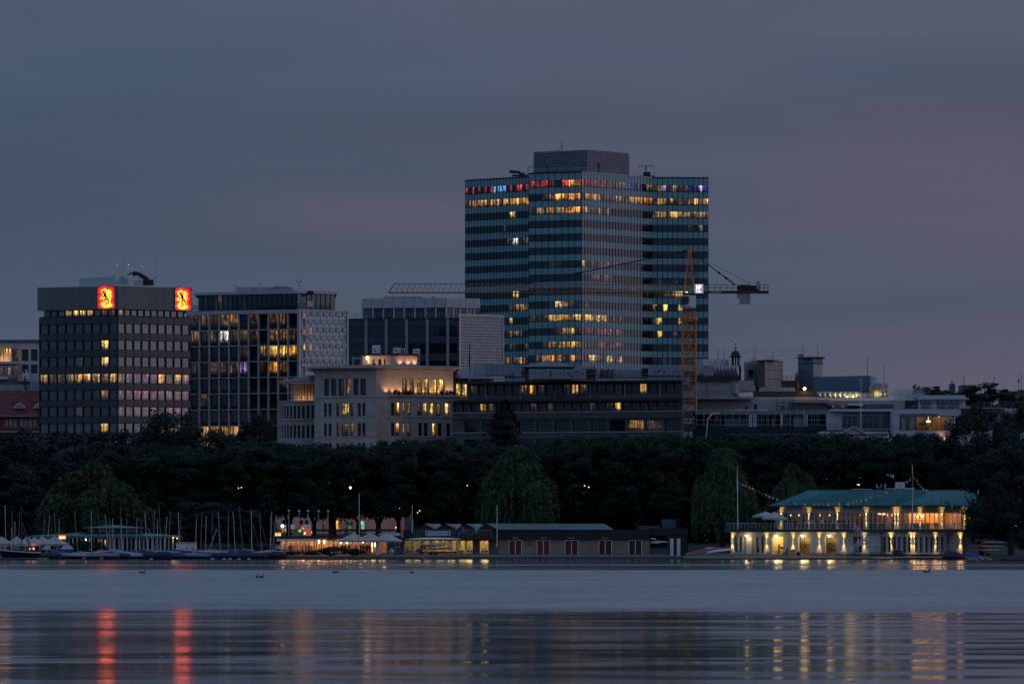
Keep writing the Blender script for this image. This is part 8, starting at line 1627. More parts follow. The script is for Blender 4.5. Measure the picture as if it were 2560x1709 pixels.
    for i,px in enumerate((1128,1153,1164,1186)):
        r2=empty('terrace_table',(x(px),D_-1,zt),'small white-edged table on the gym terrace, '+['right of the banner','second right of the banner','third right of the banner','next to the long roof'][i],'table',group='tables on the gym terrace'); b=MB(); b.box(-.5,.5,-.35,.35,.70,.74); lpart('tabletop',b,M['alu'],r2)
        for sx in (-.4,.4): b=MB(); b.tube((sx,0,0),(sx,0,.7),.025,4); lpart('leg',b,M['alu'],r2)
rowing_house()
# trailer with racing boats in front of the gym
D_=979; r_=empty('boat_trailer',(X(1085,D_),D_,.72),'low dark boat trailer with stacked slim hulls in front of the yellow gym','trailer'); x=lambda px:X(px,D_); z=lambda py:Z(py,D_); q=MB(); q.box(x(1048),x(1142),D_-.4,D_+.4,z(1382),z(1379)); 
for px in (1052,1081,1109,1138): q.tube((x(px),D_,z(1382)),(x(px),D_,z(1347)),.035,4); q.tube((x(px),D_-.8,z(1360)),(x(px),D_+.8,z(1360)),.03,4); q.tube((x(px),D_-.8,z(1372)),(x(px),D_+.8,z(1372)),.03,4); q.tube((x(px),D_-.8,z(1348.5)),(x(px),D_+.8,z(1348.5)),.03,4)
wpart('frame',q,M['black'],r_)
for px in (1078,1090): q=MB(); q.tube((x(px),D_-.75,z(1385)),(x(px),D_-.55,z(1385)),.30,12); wpart('wheel',q,M['black'],r_)
for a,b,py,w,h,m,lab,fl in ((1016,1155,1348,.5,.36,whp,'long white boat keel up, topmost on the trailer before the gym',True),(1027,1135,1360.5,.3,.24,whp,'long pale hull in the middle layer of the trailer',True),(1050,1110,1362,.3,.26,M['zinc'],'short grey hull in the middle layer of the trailer',False),(1045,1138,1373,.3,.26,M['dark'],'dark hull in the lowest layer of the trailer',True),(1052,1142,1378,.3,.3,M['dark'],'dark hull below, close to the trailer frame',False)): shell('rowing_shell',(x(a),D_+random.uniform(-.4,.4),z(py)),(x(b),D_+random.uniform(-.4,.4),z(py-.4)),w,h,m,lab,'hulls on the trailer',flip=fl)
for px,pose,sh,wh in ((1053,'talk','black','before the gym at the left end of the trailer'),(1064,'lean','green','before the gym leaning over the trailer'),(1046,'sit','navy','low before the gym left of the trailer')): person(px,977.5,.72,pose,sh,random.uniform(-1,1),wh,'rowers at the trailer')
# ================================================================== café
def cafe():
    D_=984; root=empty('lakeside_cafe',(X(830,990),990,.85),'low glazed café with flat roof, lit orange, between the dinghies and the rowing house','building'); x=lambda px:X(px,D_); z=lambda py:Z(py,D_); z0=z(1383)
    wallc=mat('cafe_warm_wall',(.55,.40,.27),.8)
    q=MB(); q.box(x(700),x(968),D_+4,D_+4.3,z0,z(1348)); wpart('rear_wall',q,wallc,root); q=MB(); q.box(x(698),x(968),D_-.2,D_+4,z0-.05,z0+.02); q.box(x(698),x(968),D_+.0,D_+4,z(1348),z(1347)); wpart('floor',q,M['lwood'],root)
    q=MB(); q.box(x(694),x(1000),D_-1.2,D_+8,z(1344.5),z(1338.5)); wpart('flat_roof',q,M['dark'],root)
    q=MB(); q.box(x(786),x(960),D_+2,D_+8,z(1337.5),z(1334)); q.box(x(784),x(985),D_+1.5,D_+8,z(1327),z(1322)); q.box(x(786),x(790),D_+2,D_+3,z(1334),z(1327)); q.box(x(940),x(946),D_+2,D_+3,z(1334),z(1327)); q.box(x(860),x(863),D_+2,D_+3,z(1334),z(1327)); wpart('roof_lantern',q,M['black'],root)
    fa=Fac(x(702),D_,x(966),D_); n=22
    for k in range(n):
        big=k in (7,8); fa.put(win(fa.L/n-.01,z(1350.5)-z0-.02,1,1,.10,wallc if k<10 else M['offwhite'],M['clear']),'window',root,fa.L*k/n,z0+.01,0)
    q=MB(); fa.box(q,0,fa.L,z(1350.4),z(1347.1),-.1,.12); wpart('lintel',q,wallc,root)
    for px in (703,717,731,742,768,791,803.5): q=MB(); q.box(x(px)-.11,x(px)+.11,D_-.28,D_-.08,z0,z(1350)); wpart('post',q,wallc,root)
    q=MB(); 
    for a,b in ((791,801),(803.5,813)): q.path([(x(803),D_-.35,z0+.2),(x(803),D_-.35,z(1353)),(x(806 if a>800 else 801),D_-.35,z(1349.5)),(x(b if a>800 else a),D_-.35,z(1348.5))],.06,5)
    wpart('bent_brackets',q,M['offwhite'],root)
    q=MB(); aw=[(x(693),D_-3.0,z(1350.3)),(x(794),D_-3.0,z(1350.3)),(x(798),D_-.15,z(1345.6)),(x(697),D_-.15,z(1345.6))]; q.box8([aw[0],aw[1],aw[2],aw[3]]+[(a,b,c+.05) for a,b,c in aw]); q.box(x(693),x(794),D_-3.04,D_-3.0,z(1352),z(1350.3)); wpart('awning',q,M['cream'],root)
    q=MB()
    for px in (712,725,748,758,775,782,830,850,870,905,925,940): q.box(x(px),x(px+random.choice((2,4,6))),D_+2.5,D_+3.6,z0,z0+random.uniform(1.0,2.4))
    wpart('furniture',q,M['wood'],root)
    q=MB(); q.box(x(925),x(932),D_+.6,D_+.9,z0,z(1352)); wpart('red_door',q,mat('red_lit_door',(.45,.05,.03),.6),root)
    for px,pw in ((708,50),(722,40),(736,55),(750,40),(765,55),(780,40),(797,60),(812,45),(830,45),(848,50),(866,45),(885,40),(906,45),(922,50),(936,40),(952,40)): bulb('cafe_light',(x(px),D_+1.6,z(1354)),pw*2.3,(1,.43,.13))
    for px in (709,733,752,769): bulb('awning_light',(x(px),D_-1.2,z(1352)-.2),14,(1,.5,.2))
    for px,py in ((797.5,1353),(811,1354),(852,1354),(867,1354),(907.5,1352),(930.5,1361),(938,1361)): q=MB(); q.tube((x(px),D_-.4,z(py)+.25),(x(px),D_-.4,z(py)-.25),.09,6); wpart('hanging_lamp',q,M['warm'],root)
    q=MB()
    for py in range(1353,1381,4): q.lathe(x(930.5),D_-.4,[(.03,z(py)-.1),(.1,z(py)),(.03,z(py)+.1)],6); q.lathe(x(938.5),D_-.4,[(.03,z(py+2)-.1),(.1,z(py+2)),(.03,z(py+2)+.1)],6)
    wpart('light_chain',q,M['warmdim'],root)
    q=MB(); q.box(x(946),x(960),D_-.5,D_-.1,z(1336.5),z(1333.5)); q.box(x(976),x(1001),D_-.8,D_-.3,z(1338),z(1331.5)); wpart('sign_board',q,M['alu'],root)
    q=MB(); q.box(x(966.2),x(1000),D_+.2,D_+4,z0,z(1345)); q.box(x(968),x(974),D_,D_+.2,z0,z(1352)); q.box(x(986),x(1000),D_-.1,D_+.2,z0,z(1352)); wpart('kiosk_wall',q,mat('blue_grey_boards',(.10,.13,.16),.7),root)
    fk=Fac(x(987),D_-.12,x(999),D_-.12); fk.put(win(fk.L,1.3,1,1,.08,M['alu'],M['glass']),'window',root,0,z0+1.0,.02,lit('.'))
    DD=978
    for px,lab in ((883.5,'left of the three big cream parasols at the café'),(925.5,'middle of the three big cream parasols at the café'),(967,'right of the three big cream parasols at the café')): parasol(px,DD+(.6 if px==925.5 else 0),39*mpp(DD),Z(1331,DD),Z(1350,DD),.8,lab,'big cream parasols at the café',4)
cafe()
cg='guests on the café terrace'
for px,D_,pose,sh,rz,wh in ((690,979,'stand','pale blue',1.2,'at the café terrace left end by the masts'),(697.5,978,'stand','white',.5,'second from the left end of the café terrace'),(710.5,978.5,'walk','white',2,'below the awning, third from the left'),(725,979,'stand','black',0,'left in the group of three under the awning'),(730.5,978,'talk','navy',1.4,'half hidden in the group under the awning'),(735,977.6,'lean','white',-1.2,'in the middle of the group under the awning'),(744.5,978,'talk','white',-1.6,'right in the group under the awning'),(765,978.6,'stand','navy',1.6,'under the right part of the awning, left of two'),(772.5,977.8,'stand','blue',-.4,'under the right end of the awning, in jeans'),
    (835,978,'talk','blue',.6,'left of the big parasols beside the bush'),(843,977.5,'stand','black',1.6,'with long dark hair beside the clipped bush'),(856,979,'stand','brown',2.4,'left under the first big parasol'),(863.5,978,'stand','navy',.2,'under the first big parasol'),(872,978.5,'talk','black',1.1,'under the middle of the first big parasol'),(881,977.6,'sit','grey',.3,'under the first big parasol beside the pole'),(889,979,'stand','pale blue',-1,'left of the tall white flagpole'),(902,978,'stand','navy',.4,'right of the tall white flagpole'),(908,977.6,'stand','black',2.2,'left under the middle big parasol'),(913,978.6,'talk','blue',1.5,'under the middle big parasol'),(918,977.9,'stand','black',-.3,'right under the middle big parasol'),(923.5,978.8,'stand','navy',.9,'under the gap of the two right parasols')):
    person(px,D_,.74,pose,sh,rz,wh,cg)
for i,px in enumerate((718,752,850,876,912)): table(px,977,.72,'small dark table on the café terrace, '+['below the left half of the awning','below the right half of the awning','left of the first big parasol','below the first big parasol','below the middle big parasol'][i],M['black'],.9)
q=MB(); q.lathe(X(943,977),977,[(.5,.72),(.38,1.2),(.3,2.2),(.2,2.9)],8); wthing('wrapped_heater',q,M['offwhite'],(X(943,977),977,.72),'pale wrapped terrace heater right of the light chains','heater')
# lifeguard-like chair and its sitter
D_=972; r_=empty('high_chair',(X(979,D_),D_,.66),'white frame chair on the quay right of the parasols, with a seated person','chair'); q=MB()
for sx in (-.32,.32):
    for sy in (-.3,.3): b=MB(); b.tube((sx,sy,0),(sx,sy,.9),.03,4); lpart('leg',b,M['white'],r_)
b=MB(); b.box(-.36,.36,-.34,.34,.44,.48); lpart('seat',b,M['white'],r_); b=MB(); b.tube((-.32,-.3,.2),(.32,-.3,.2),.025,4); b.tube((-.32,.3,.9),(.32,.3,.9),.03,4); lpart('bars',b,M['white'],r_); person(979.5,972,.68,'sit','white',1.2,'on the white frame chair on the quay','people on the quay')
q=MB(); wm_=MB()
# quay flagpoles
for px,ya,yb,D_,lab,fl in ((898,1233,1389,970,'tallest bare white flagpole on the quay before the café',None),(1030.5,1262,1330,983,'white flagpole with a hanging black, red and gold flag above the gym canopy','de'),(1242.5,1262,1366,976,'white flagpole at the left end of the brick wall',None),(1028,1349,1392,968,'thin short pole standing in the water before the gym',None),(656,1353,1394,968,'thin short pole in the water right of the dinghies',None)):
    zb=max(.2,Z(yb,D_)); r_=empty('flagpole',(X(px,D_),D_,zb),lab,'flagpole'); q=MB(); q.tube((X(px,D_),D_,zb),(X(px,D_),D_,Z(ya,D_)),.075 if ya<1300 else .035,7,r2=.05 if ya<1300 else .03); wpart('pole',q,M['white'] if ya<1300 else M['grey'],r_)
    if px==898: q=MB(); q.box(X(895.5,D_),X(897.3,D_),D_-.1,D_+.1,Z(1352,D_),Z(1338,D_)); wpart('red_sign',q,redp,r_)
    if fl:
        for k,c in enumerate(((.02,.02,.02),(.30,.02,.03),(.45,.28,.03))): x0=px-.8-k*1.5; q=MB(); q.outline([(X(x0-1.4,D_),Z(1277+k*5,D_)),(X(x0,D_),Z(1274+k*4,D_)),(X(x0,D_),Z(1300+k*3,D_)),(X(x0-1.5,D_),Z(1304+k*3,D_))],D_-.12,D_-.02); wpart('flag_stripe',q,mat('flag_%d'%k,c,.85),r_)
for i,(px,ya) in enumerate(((722,1276),(748,1277),(770,1276.5),(796,1277),(820,1276.5))):
    D_=1000; r_=empty('lamp_post',(X(px,D_),D_,1.0),'slim blue-grey lamp post with a pale cap behind the café roof, '+['leftmost of five','second of five','third of five','fourth of five','rightmost of five'][i],'lamp post','lamp posts behind the café'); q=MB(); q.tube((X(px,D_),D_,1.0),(X(px,D_),D_,Z(ya,D_)),.08,6); wpart('post',q,M['zinc'],r_); q=MB(); q.lathe(X(px,D_),D_,[(.1,Z(ya+1.5,D_)),(.22,Z(ya,D_)),(.16,Z(ya-1.6,D_)),(.03,Z(ya-2.2,D_))],8); wpart('cap',q,M['white'],r_)
# ================================================================== street behind: signs, cars, lamps, ground-floor windows
zs=3.02
def street_front():
    A=Fac.px(786,1154,940,1148); rt=[o for o in bpy.data.objects if o.name=='stone_office_building'][0]; z=lambda py:Z(py,1149)
    q=MB(); q.box(X(690,1142),X(700,1142)*0+X(1012,1142),1142,1143.0,1.0,Z(1262,1142)); wpart('street_front',q,mat('lamp_tinted_street_front',(.36,.29,.28),.85,var=.08),rt)  # pink of the street lamps on the limestone put into the base colour
    fa=Fac(X(690,1141.9),1141.9,X(1012,1141.9),1141.9); Zs=lambda py:Z(py,1141.9)
    for a,b,ya,yb,ch,c in ((704,720,1319,1334,'Y',2),(723,733,1319,1334,'w',1),(806,813,1299,1327,'w',1),(821,832,1299,1328,'g',1),(839,847,1299,1329,'O',1),(847.5,853.5,1299,1329,'g',1),(863,883,1300,1312,'G',1),(864,882,1313,1332,'G',2),(901,914,1300,1332,'G',1),(1045,1012,0,0,'',0)):
        if c: fa.put(win(fa.u(b)-fa.u(a),Zs(ya)-Zs(yb),c,1,.1,M['lwood'],M['glass']),'street_window',rt,fa.u(a),Zs(yb),.06,lit(ch,.1))
    for a,b in ((700,738),(757,776)): q=MB(); q.box8([fa.p(fa.u(a),Zs(1322),2.0),fa.p(fa.u(b),Zs(1322),2.0),fa.p(fa.u(b),Zs(1316),.05),fa.p(fa.u(a),Zs(1316),.05),fa.p(fa.u(a),Zs(1321.2),2.0),fa.p(fa.u(b),Zs(1321.2),2.0),fa.p(fa.u(b),Zs(1310),.05),fa.p(fa.u(a),Zs(1310),.05)]); wpart('awning',q,M['cream'],rt)
    for a,b in ((706,714),(719,731),(749,757),(763,772)): fa.put(win(fa.u(b)-fa.u(a),Zs(1299)-Zs(1309),1,1,.08,M['dark'],M['glass']),'street_window',rt,fa.u(a),Zs(1309),.06,lit('.'))
    q=MB(); q.box(X(757,1141),X(780,1141)*0+X(776,1141),1141.5,1141.8,Zs(1338),Zs(1320)); wpart('red_doorway',q,emis('red_orange_doorway',(.55,.10,.02),.8),rt)
    for px,zz,pw,c in ((715,8.5,260,(1,.55,.35)),(770,8.5,260,(1,.5,.35)),(830,8,300,(1,.55,.4)),(900,8,300,(1,.5,.32)),(960,8,330,(1,.42,.28)),(985,5,120,(1,.25,.08))): bulb('street_glow',(X(px,1134),1134,zz),pw*.5,c,.4)
street_front()
def lamp(px,py,D_,lab,m='warm',r=.14,pole=True,grp='street lamps among the trees'):
    z_=Z(py,D_); r_=empty('street_lamp',(X(px,D_),D_,1.5),lab,'street lamp',grp); q=MB(); q.lathe(X(px,D_),D_,[(.03,z_-r),(r,z_),(.03,z_+r)],8); wpart('lantern',q,M[m],r_)
    if pole: q=MB(); q.tube((X(px+1,D_),D_+.1,1.5),(X(px+1,D_),D_+.1,z_-r),.06,5); wpart('pole',q,M['black'],r_)
for px,py,m,r,lab in ((876,1218.5,'warm',.20,'brightest yellow street lamp in the trees above the café flagpole'),(596,1219.5,'warmdim',.09,'small yellow lamp in the trees above the dinghies, left of two'),(603.5,1218,'warmdim',.09,'small yellow lamp in the trees above the dinghies, right of two'),(1461.5,1213.5,'warmdim',.11,'small yellow lamp in the trees right of the tall willow, upper left of two'),(1472,1217,'warmdim',.11,'small yellow lamp in the trees right of the tall willow, lower right of two'),(1168,1213,'warmdim',.09,'tiny yellow lamp in the dark trees left of the tall willow'),(2147,1211,'warmdim',.14,'yellow lamp above the clubhouse roof'),(2143,1210.5,'green_l',.09,'tiny green light beside the yellow lamp above the clubhouse roof'),(408,1304,'warm',.16,'orange lamp behind the tallest leaning dinghy mast'),(411,1314,'warmdim',.14,'orange light just below the orange lamp behind the masts'),(308,1310,'warmdim',.12,'faint lamp above the upper pavilion of the green boathouse'),(1049,1276,'warmdim',.10,'small yellow lamp right of the hanging flag, upper'),(1044,1281,'warmdim',.09,'small yellow lamp right of the hanging flag, lower'),(999,1270,'green_l',.06,'tiny green light in the trees left of the hanging flag'),(573,1338,'red_l',.12,'small red light right of the white shed'),(706,1314,'whitelamp',.28,'white globe lamp right of the lit street sign'),(749,1326,'green_l',.28,'green light in the street before the café roof'),(756,1320,'red_l',.22,'red light in the street right of the green one'),(781,1330,'warmdim',.22,'orange light at the red doorway in the street'),(992,1318,'warmdim',.3,'orange glowing lamp left of the saw-tooth gables'),(762,1332,'whitelamp',.12,'white headlight in the street behind the café')):
    lamp(px,py,1033 if py<1290 else 1062,lab,m,r,pole=py>1290)
for a,b,ya,yb in ((1000,1020,1303,1309),(1130,1158,1293,1308)): pass
q=MB(); D_=1100; bx(q,1045,1066,1300,1309,D_,.3); wthing('green_lit_window_box',q,emis('green_white_glow',(.28,.50,.25),.8),(X(1055,D_),D_,3),'pale green lit pavilion window behind the first saw-tooth gable','window')
D_=1096; r_=empty('red_lit_wall',(X(1148,D_),D_,3.2),'low brick wall piece lit red orange behind the saw-tooth gables','wall'); q=MB(); bx(q,1130,1152,1292,1308,D_,.5); bx(q,1158,1168,1296,1308,D_,.5); wpart('brickwork',q,mat('orange_brick',(.40,.14,.08),.9),r_); bulb('red_wall_light',(X(1146,D_),D_-2.5,Z(1300,D_)),330,(1,.25,.08))
def post_sign(px,py,D_,shape,m,lab,sz=.5):
    r_=empty('traffic_sign',(X(px,D_),D_,zs),lab,'traffic sign'); q=MB(); q.tube((X(px,D_),D_+.05,zs),(X(px,D_),D_+.05,Z(py,D_)),.04,5); wpart('post',q,M['grey'],r_); x_,z_=X(px,D_),Z(py,D_); q=MB(); s=sz
    q.outline([(x_-s,z_-s*.6),(x_+s,z_-s*.6),(x_,z_+s)] if shape=='up' else [(x_-s,z_+s*.8),(x_,z_-s),(x_+s,z_+s*.8)],D_-.03,D_); wpart('plate',q,m,r_); s*=.62
    q=MB(); q.outline([(x_-s,z_-s*.55),(x_+s,z_-s*.55),(x_,z_+s*.9)] if shape=='up' else [(x_-s,z_+s*.75),(x_,z_-s*.9),(x_+s,z_+s*.75)],D_-.05,D_-.035); wpart('plate_centre',q,M['offwhite'],r_)
post_sign(667,1315,1061,'up',redp,'red and white triangular warning sign at the roadside left of the café'); post_sign(92,1311,1061,'down',redp,'inverted triangular give-way sign at the left, above the cream parasols')
D_=1061; r_=empty('traffic_light',(X(75,D_),D_,zs),'traffic light showing red above the cream parasols at the left','traffic light'); q=MB(); q.tube((X(75,D_),D_,zs),(X(75,D_),D_,Z(1309,D_)),.06,5); wpart('post',q,M['black'],r_); q=MB(); q.box(X(72.5,D_),X(77.5,D_),D_-.2,D_-.02,Z(1322,D_),Z(1308,D_)); wpart('head',q,M['black'],r_)
for py in (1311.5,1316): q=MB(); q.tube((X(75,D_),D_-.25,Z(py,D_)),(X(75,D_),D_-.19,Z(py,D_)),.12,8); wpart('red_lens',q,M['red_l'],r_)
def litsign(px,py,w,h,D_,lab,z0=zs):
    r_=empty('lit_sign',(X(px,D_),D_,z0),lab,'sign'); q=MB(); q.box(X(px,D_)+w*.42,X(px,D_)+w*.42+.2,D_+.02,D_+.2,z0,Z(py,D_)+h*.6); wpart('post',q,M['grey'],r_); q=MB(); q.box(X(px,D_)-w/2,X(px,D_)+w/2,D_-.2,D_,Z(py,D_)-h/2,Z(py,D_)+h/2); wpart('lower_panel',q,emis('orange_white_panel_%d'%px,(1.0,.50,.12),2.2),r_)
    q=MB(); q.box(X(px,D_)-w/2-.03,X(px,D_)+w/2+.03,D_-.25,D_+.02,Z(py,D_)+h/2+.01,Z(py,D_)+h*.95); wpart('upper_panel',q,emis('red_orange_panel_%d'%px,(.9,.10,.02),1.3),r_)
litsign(155,1343,1.12,.42,990,'glowing orange and yellow sign board on a post by the cream parasols',.8); litsign(695,1335.5,.95,.42,1058,'glowing orange-white street sign at the left end of the café roof')
def car(px,D_,L_,lab,col,lights='red'):  # dark cars added to stand in for tail-light trails of passing traffic
    r_=empty('road_car',(X(px,D_),D_,zs),lab,'car','cars in the shore road'); h=1.5; b=MB(); b.outline([(-L_/2,.3),(L_/2,.3),(L_/2,.85),(L_*.36,.95),(L_*.2,h),(-L_*.25,h),(-L_*.42,.95),(-L_/2,.85)],-.85,.85); o=lpart('body',b,M['paint'],r_); o.color=col
    b=MB(); b.outline([(L_*.31,.97),(L_*.17,h-.1),(-L_*.22,h-.1),(-L_*.36,.97)],-.87,.87); lpart('side_window',b,M['glass'],r_)
    for sx in (-.3,.3): 
        for sy in (-.88,.70): b=MB(); b.tube((sx*L_,sy,.32),(sx*L_,sy+.18,.32),.32,12); lpart('wheel',b,M['black'],r_)
    for sy in (-.65,.65): b=MB(); b.box(-L_/2-.04,-L_/2+.06,sy-.16,sy+.16,.62,.78); lpart('tail_light',b,M['red_l'],r_)
    b=MB(); b.box(-L_/2-.03,-L_/2+.02,-.3,.3,.9,.95); lpart('brake_light',b,M['red_l'],r_)
    return r_
for i,(px,col,rz,lab) in enumerate(((632,(.03,.03,.035,0),-.9,'dark car standing in for red light trails behind the masts, left of two'),(655,(.04,.04,.05,0),-1.0,'dark car standing in for red light trails behind the masts, right of two'),(12,(.03,.03,.03,0),-.8,'dark car standing in for red light trails at the left edge behind the cream parasols'),(70,(.05,.05,.06,0),-1.1,'dark car standing in for light trails behind the cream parasols, right of the traffic light'),(612,(.35,.36,.38,0),.3,'pale car on the shore road just left of the red tail lights'))):
    r_=car(px,1070,4.3,lab,col); r_.rotation_euler=(0,0,math.pi/2+rz if i<4 else rz)
D_=1072; r_=empty('city_bus',(X(1604,D_),D_,zs),'dim city bus with a glowing yellow destination sign, right of centre behind the boat sheds','bus'); x=lambda px:X(px,D_); z=lambda py:Z(py,D_); q=MB(); q.box(x(1584),x(1626),D_,D_+2.5,zs+.35,z(1286)); wpart('body',q,mat('dim_bus_paint',(.14,.12,.10),.5),r_)
for a,b in ((1586,1598),(1601,1623)): q=MB(); q.box(x(a),x(b),D_-.03,D_-.005,z(1302),z(1293.5)); wpart('window',q,M['mirror'],r_)
q=MB(); q.box(x(1602),x(1613),D_-.06,D_-.01,z(1292.6),z(1289.6)); wpart('destination_sign',q,emis('yellow_led_sign',(1,.62,.06),2.2),r_); q=MB(); q.box(x(1614),x(1622),D_-.05,D_-.01,z(1292),z(1290)); wpart('route_board',q,M['offwhite'],r_)
for px in (1591,1619): q=MB(); q.tube((x(px),D_-.05,zs+.48),(x(px),D_+.25,zs+.48),.48,12); wpart('wheel',q,M['black'],r_)
# green floodlights in the willow by the clubhouse
for px,py,D_,pw in ((1712,1292,1012,240),(1722,1287,1007,160),(1807,1306,1000,150),(1848,1300,997,130),(1872,1300,996,110),(1893,1302,994,160),(1905,1310,993,90)): bulb('green_floodlight',(X(px,D_),D_,Z(py,D_)),pw*.02,(.05,1,.16),.2)
# ================================================================== green boathouse and marina at the left
def green_boathouse():
    D_=996; x=lambda px:X(px,D_); z=lambda py:Z(py,D_); root=empty('green_boathouse',(x(270),D_+3,1.0),'long low boathouse on pale posts with a green metal roof and a small upper pavilion','building')
    g2=mat('weathered_green_roof',(.07,.22,.21),.5,.2,var=.2)
    q=MB(); q.idx([(x(66),D_,z(1339)),(x(450),D_,z(1338.5)),(x(446),D_,z(1336)),(x(300),D_+5,Z(1329,D_+5)),(x(200),D_+5,Z(1330,D_+5)),(x(80),D_+1,z(1337)),(x(450),D_+9,z(1338)),(x(66),D_+9,z(1338))],[(0,1,3,4),(0,4,7),(1,6,3),(6,7,4,3)]); wpart('roof',q,g2,root)
    q=MB(); q.box(x(66),x(450),D_-.1,D_+9,z(1343.5),z(1339.1)); wpart('fascia',q,mat('green_fascia',(.04,.13,.13),.6,var=.15),root)
    q=MB(); q.box(x(68),x(448),D_+4,D_+8.5,1.0,z(1343.6)); wpart('rear_wall',q,M['black'],root)
    for i in range(26): px=172+i*10.4; q=MB(); q.box(x(px)-.10,x(px)+.10,D_+.3,D_+.5,1.0,z(1343.6)); wpart('post',q,M['alu'] if i%3 else M['zinc'],root)
    fd=Fac(x(70),D_+3.9,x(448),D_+3.9)
    for a,b,ch in ((246,253,'O'),(261,265,'O'),(181,187,'r'),(192,196,'r'),(300,306,'.'),(318,324,'.'),(340,346,'.'),(362,368,'.'),(385,391,'.'),(405,411,'.')): fd.put(win(fd.u(b)-fd.u(a),2.1 if ch!='r' else .6,1,1,.07,M['dark'],M['glass']),'door' if ch=='O' else 'window',root,fd.u(a),1.1 if ch!='r' else 2.2,.05,lit(ch,.1))
    for px,py,m in ((215,1348,'whitelamp'),(433,1343,'warmdim'),(443,1345,'warmdim')): q=MB(); q.lathe(x(px),D_-.3,[(.03,z(py)-.12),(.13,z(py)),(.03,z(py)+.12)],8); wpart('lamp',q,M[m],root)
    bulb('porch_light',(x(438),D_-.9,z(1346)),25,(1,.7,.2))
    q=MB(); q.box(x(214),x(350),D_+3,D_+7,z(1332),z(1319)); wpart('upper_wall',q,mat('upper_dark_wall',(.03,.05,.06),.6),root)
    q=MB(); q.idx([(x(199),D_+2,z(1319)),(x(358),D_+2,z(1319)),(x(358),D_+8,z(1319)),(x(199),D_+8,z(1319)),(x(272),D_+5,z(1311.5)),(x(285),D_+5,z(1311.5))],[(0,1,5,4),(1,2,5),(2,3,4,5),(3,0,4),(3,2,1,0)]); wpart('upper_roof',q,g2,root)
    fu=Fac(x(214),D_+2.98,x(350),D_+2.98)
    for a,b in ((222,233),(246,255),(257,266),(277,288),(316,329),(333,341)): fu.put(win(fu.u(b)-fu.u(a),z(1320.5)-z(1328),1,1,.10,M['zinc'],M['glass']),'window',root,fu.u(a),z(1328),.05,lit('.'))
green_boathouse()
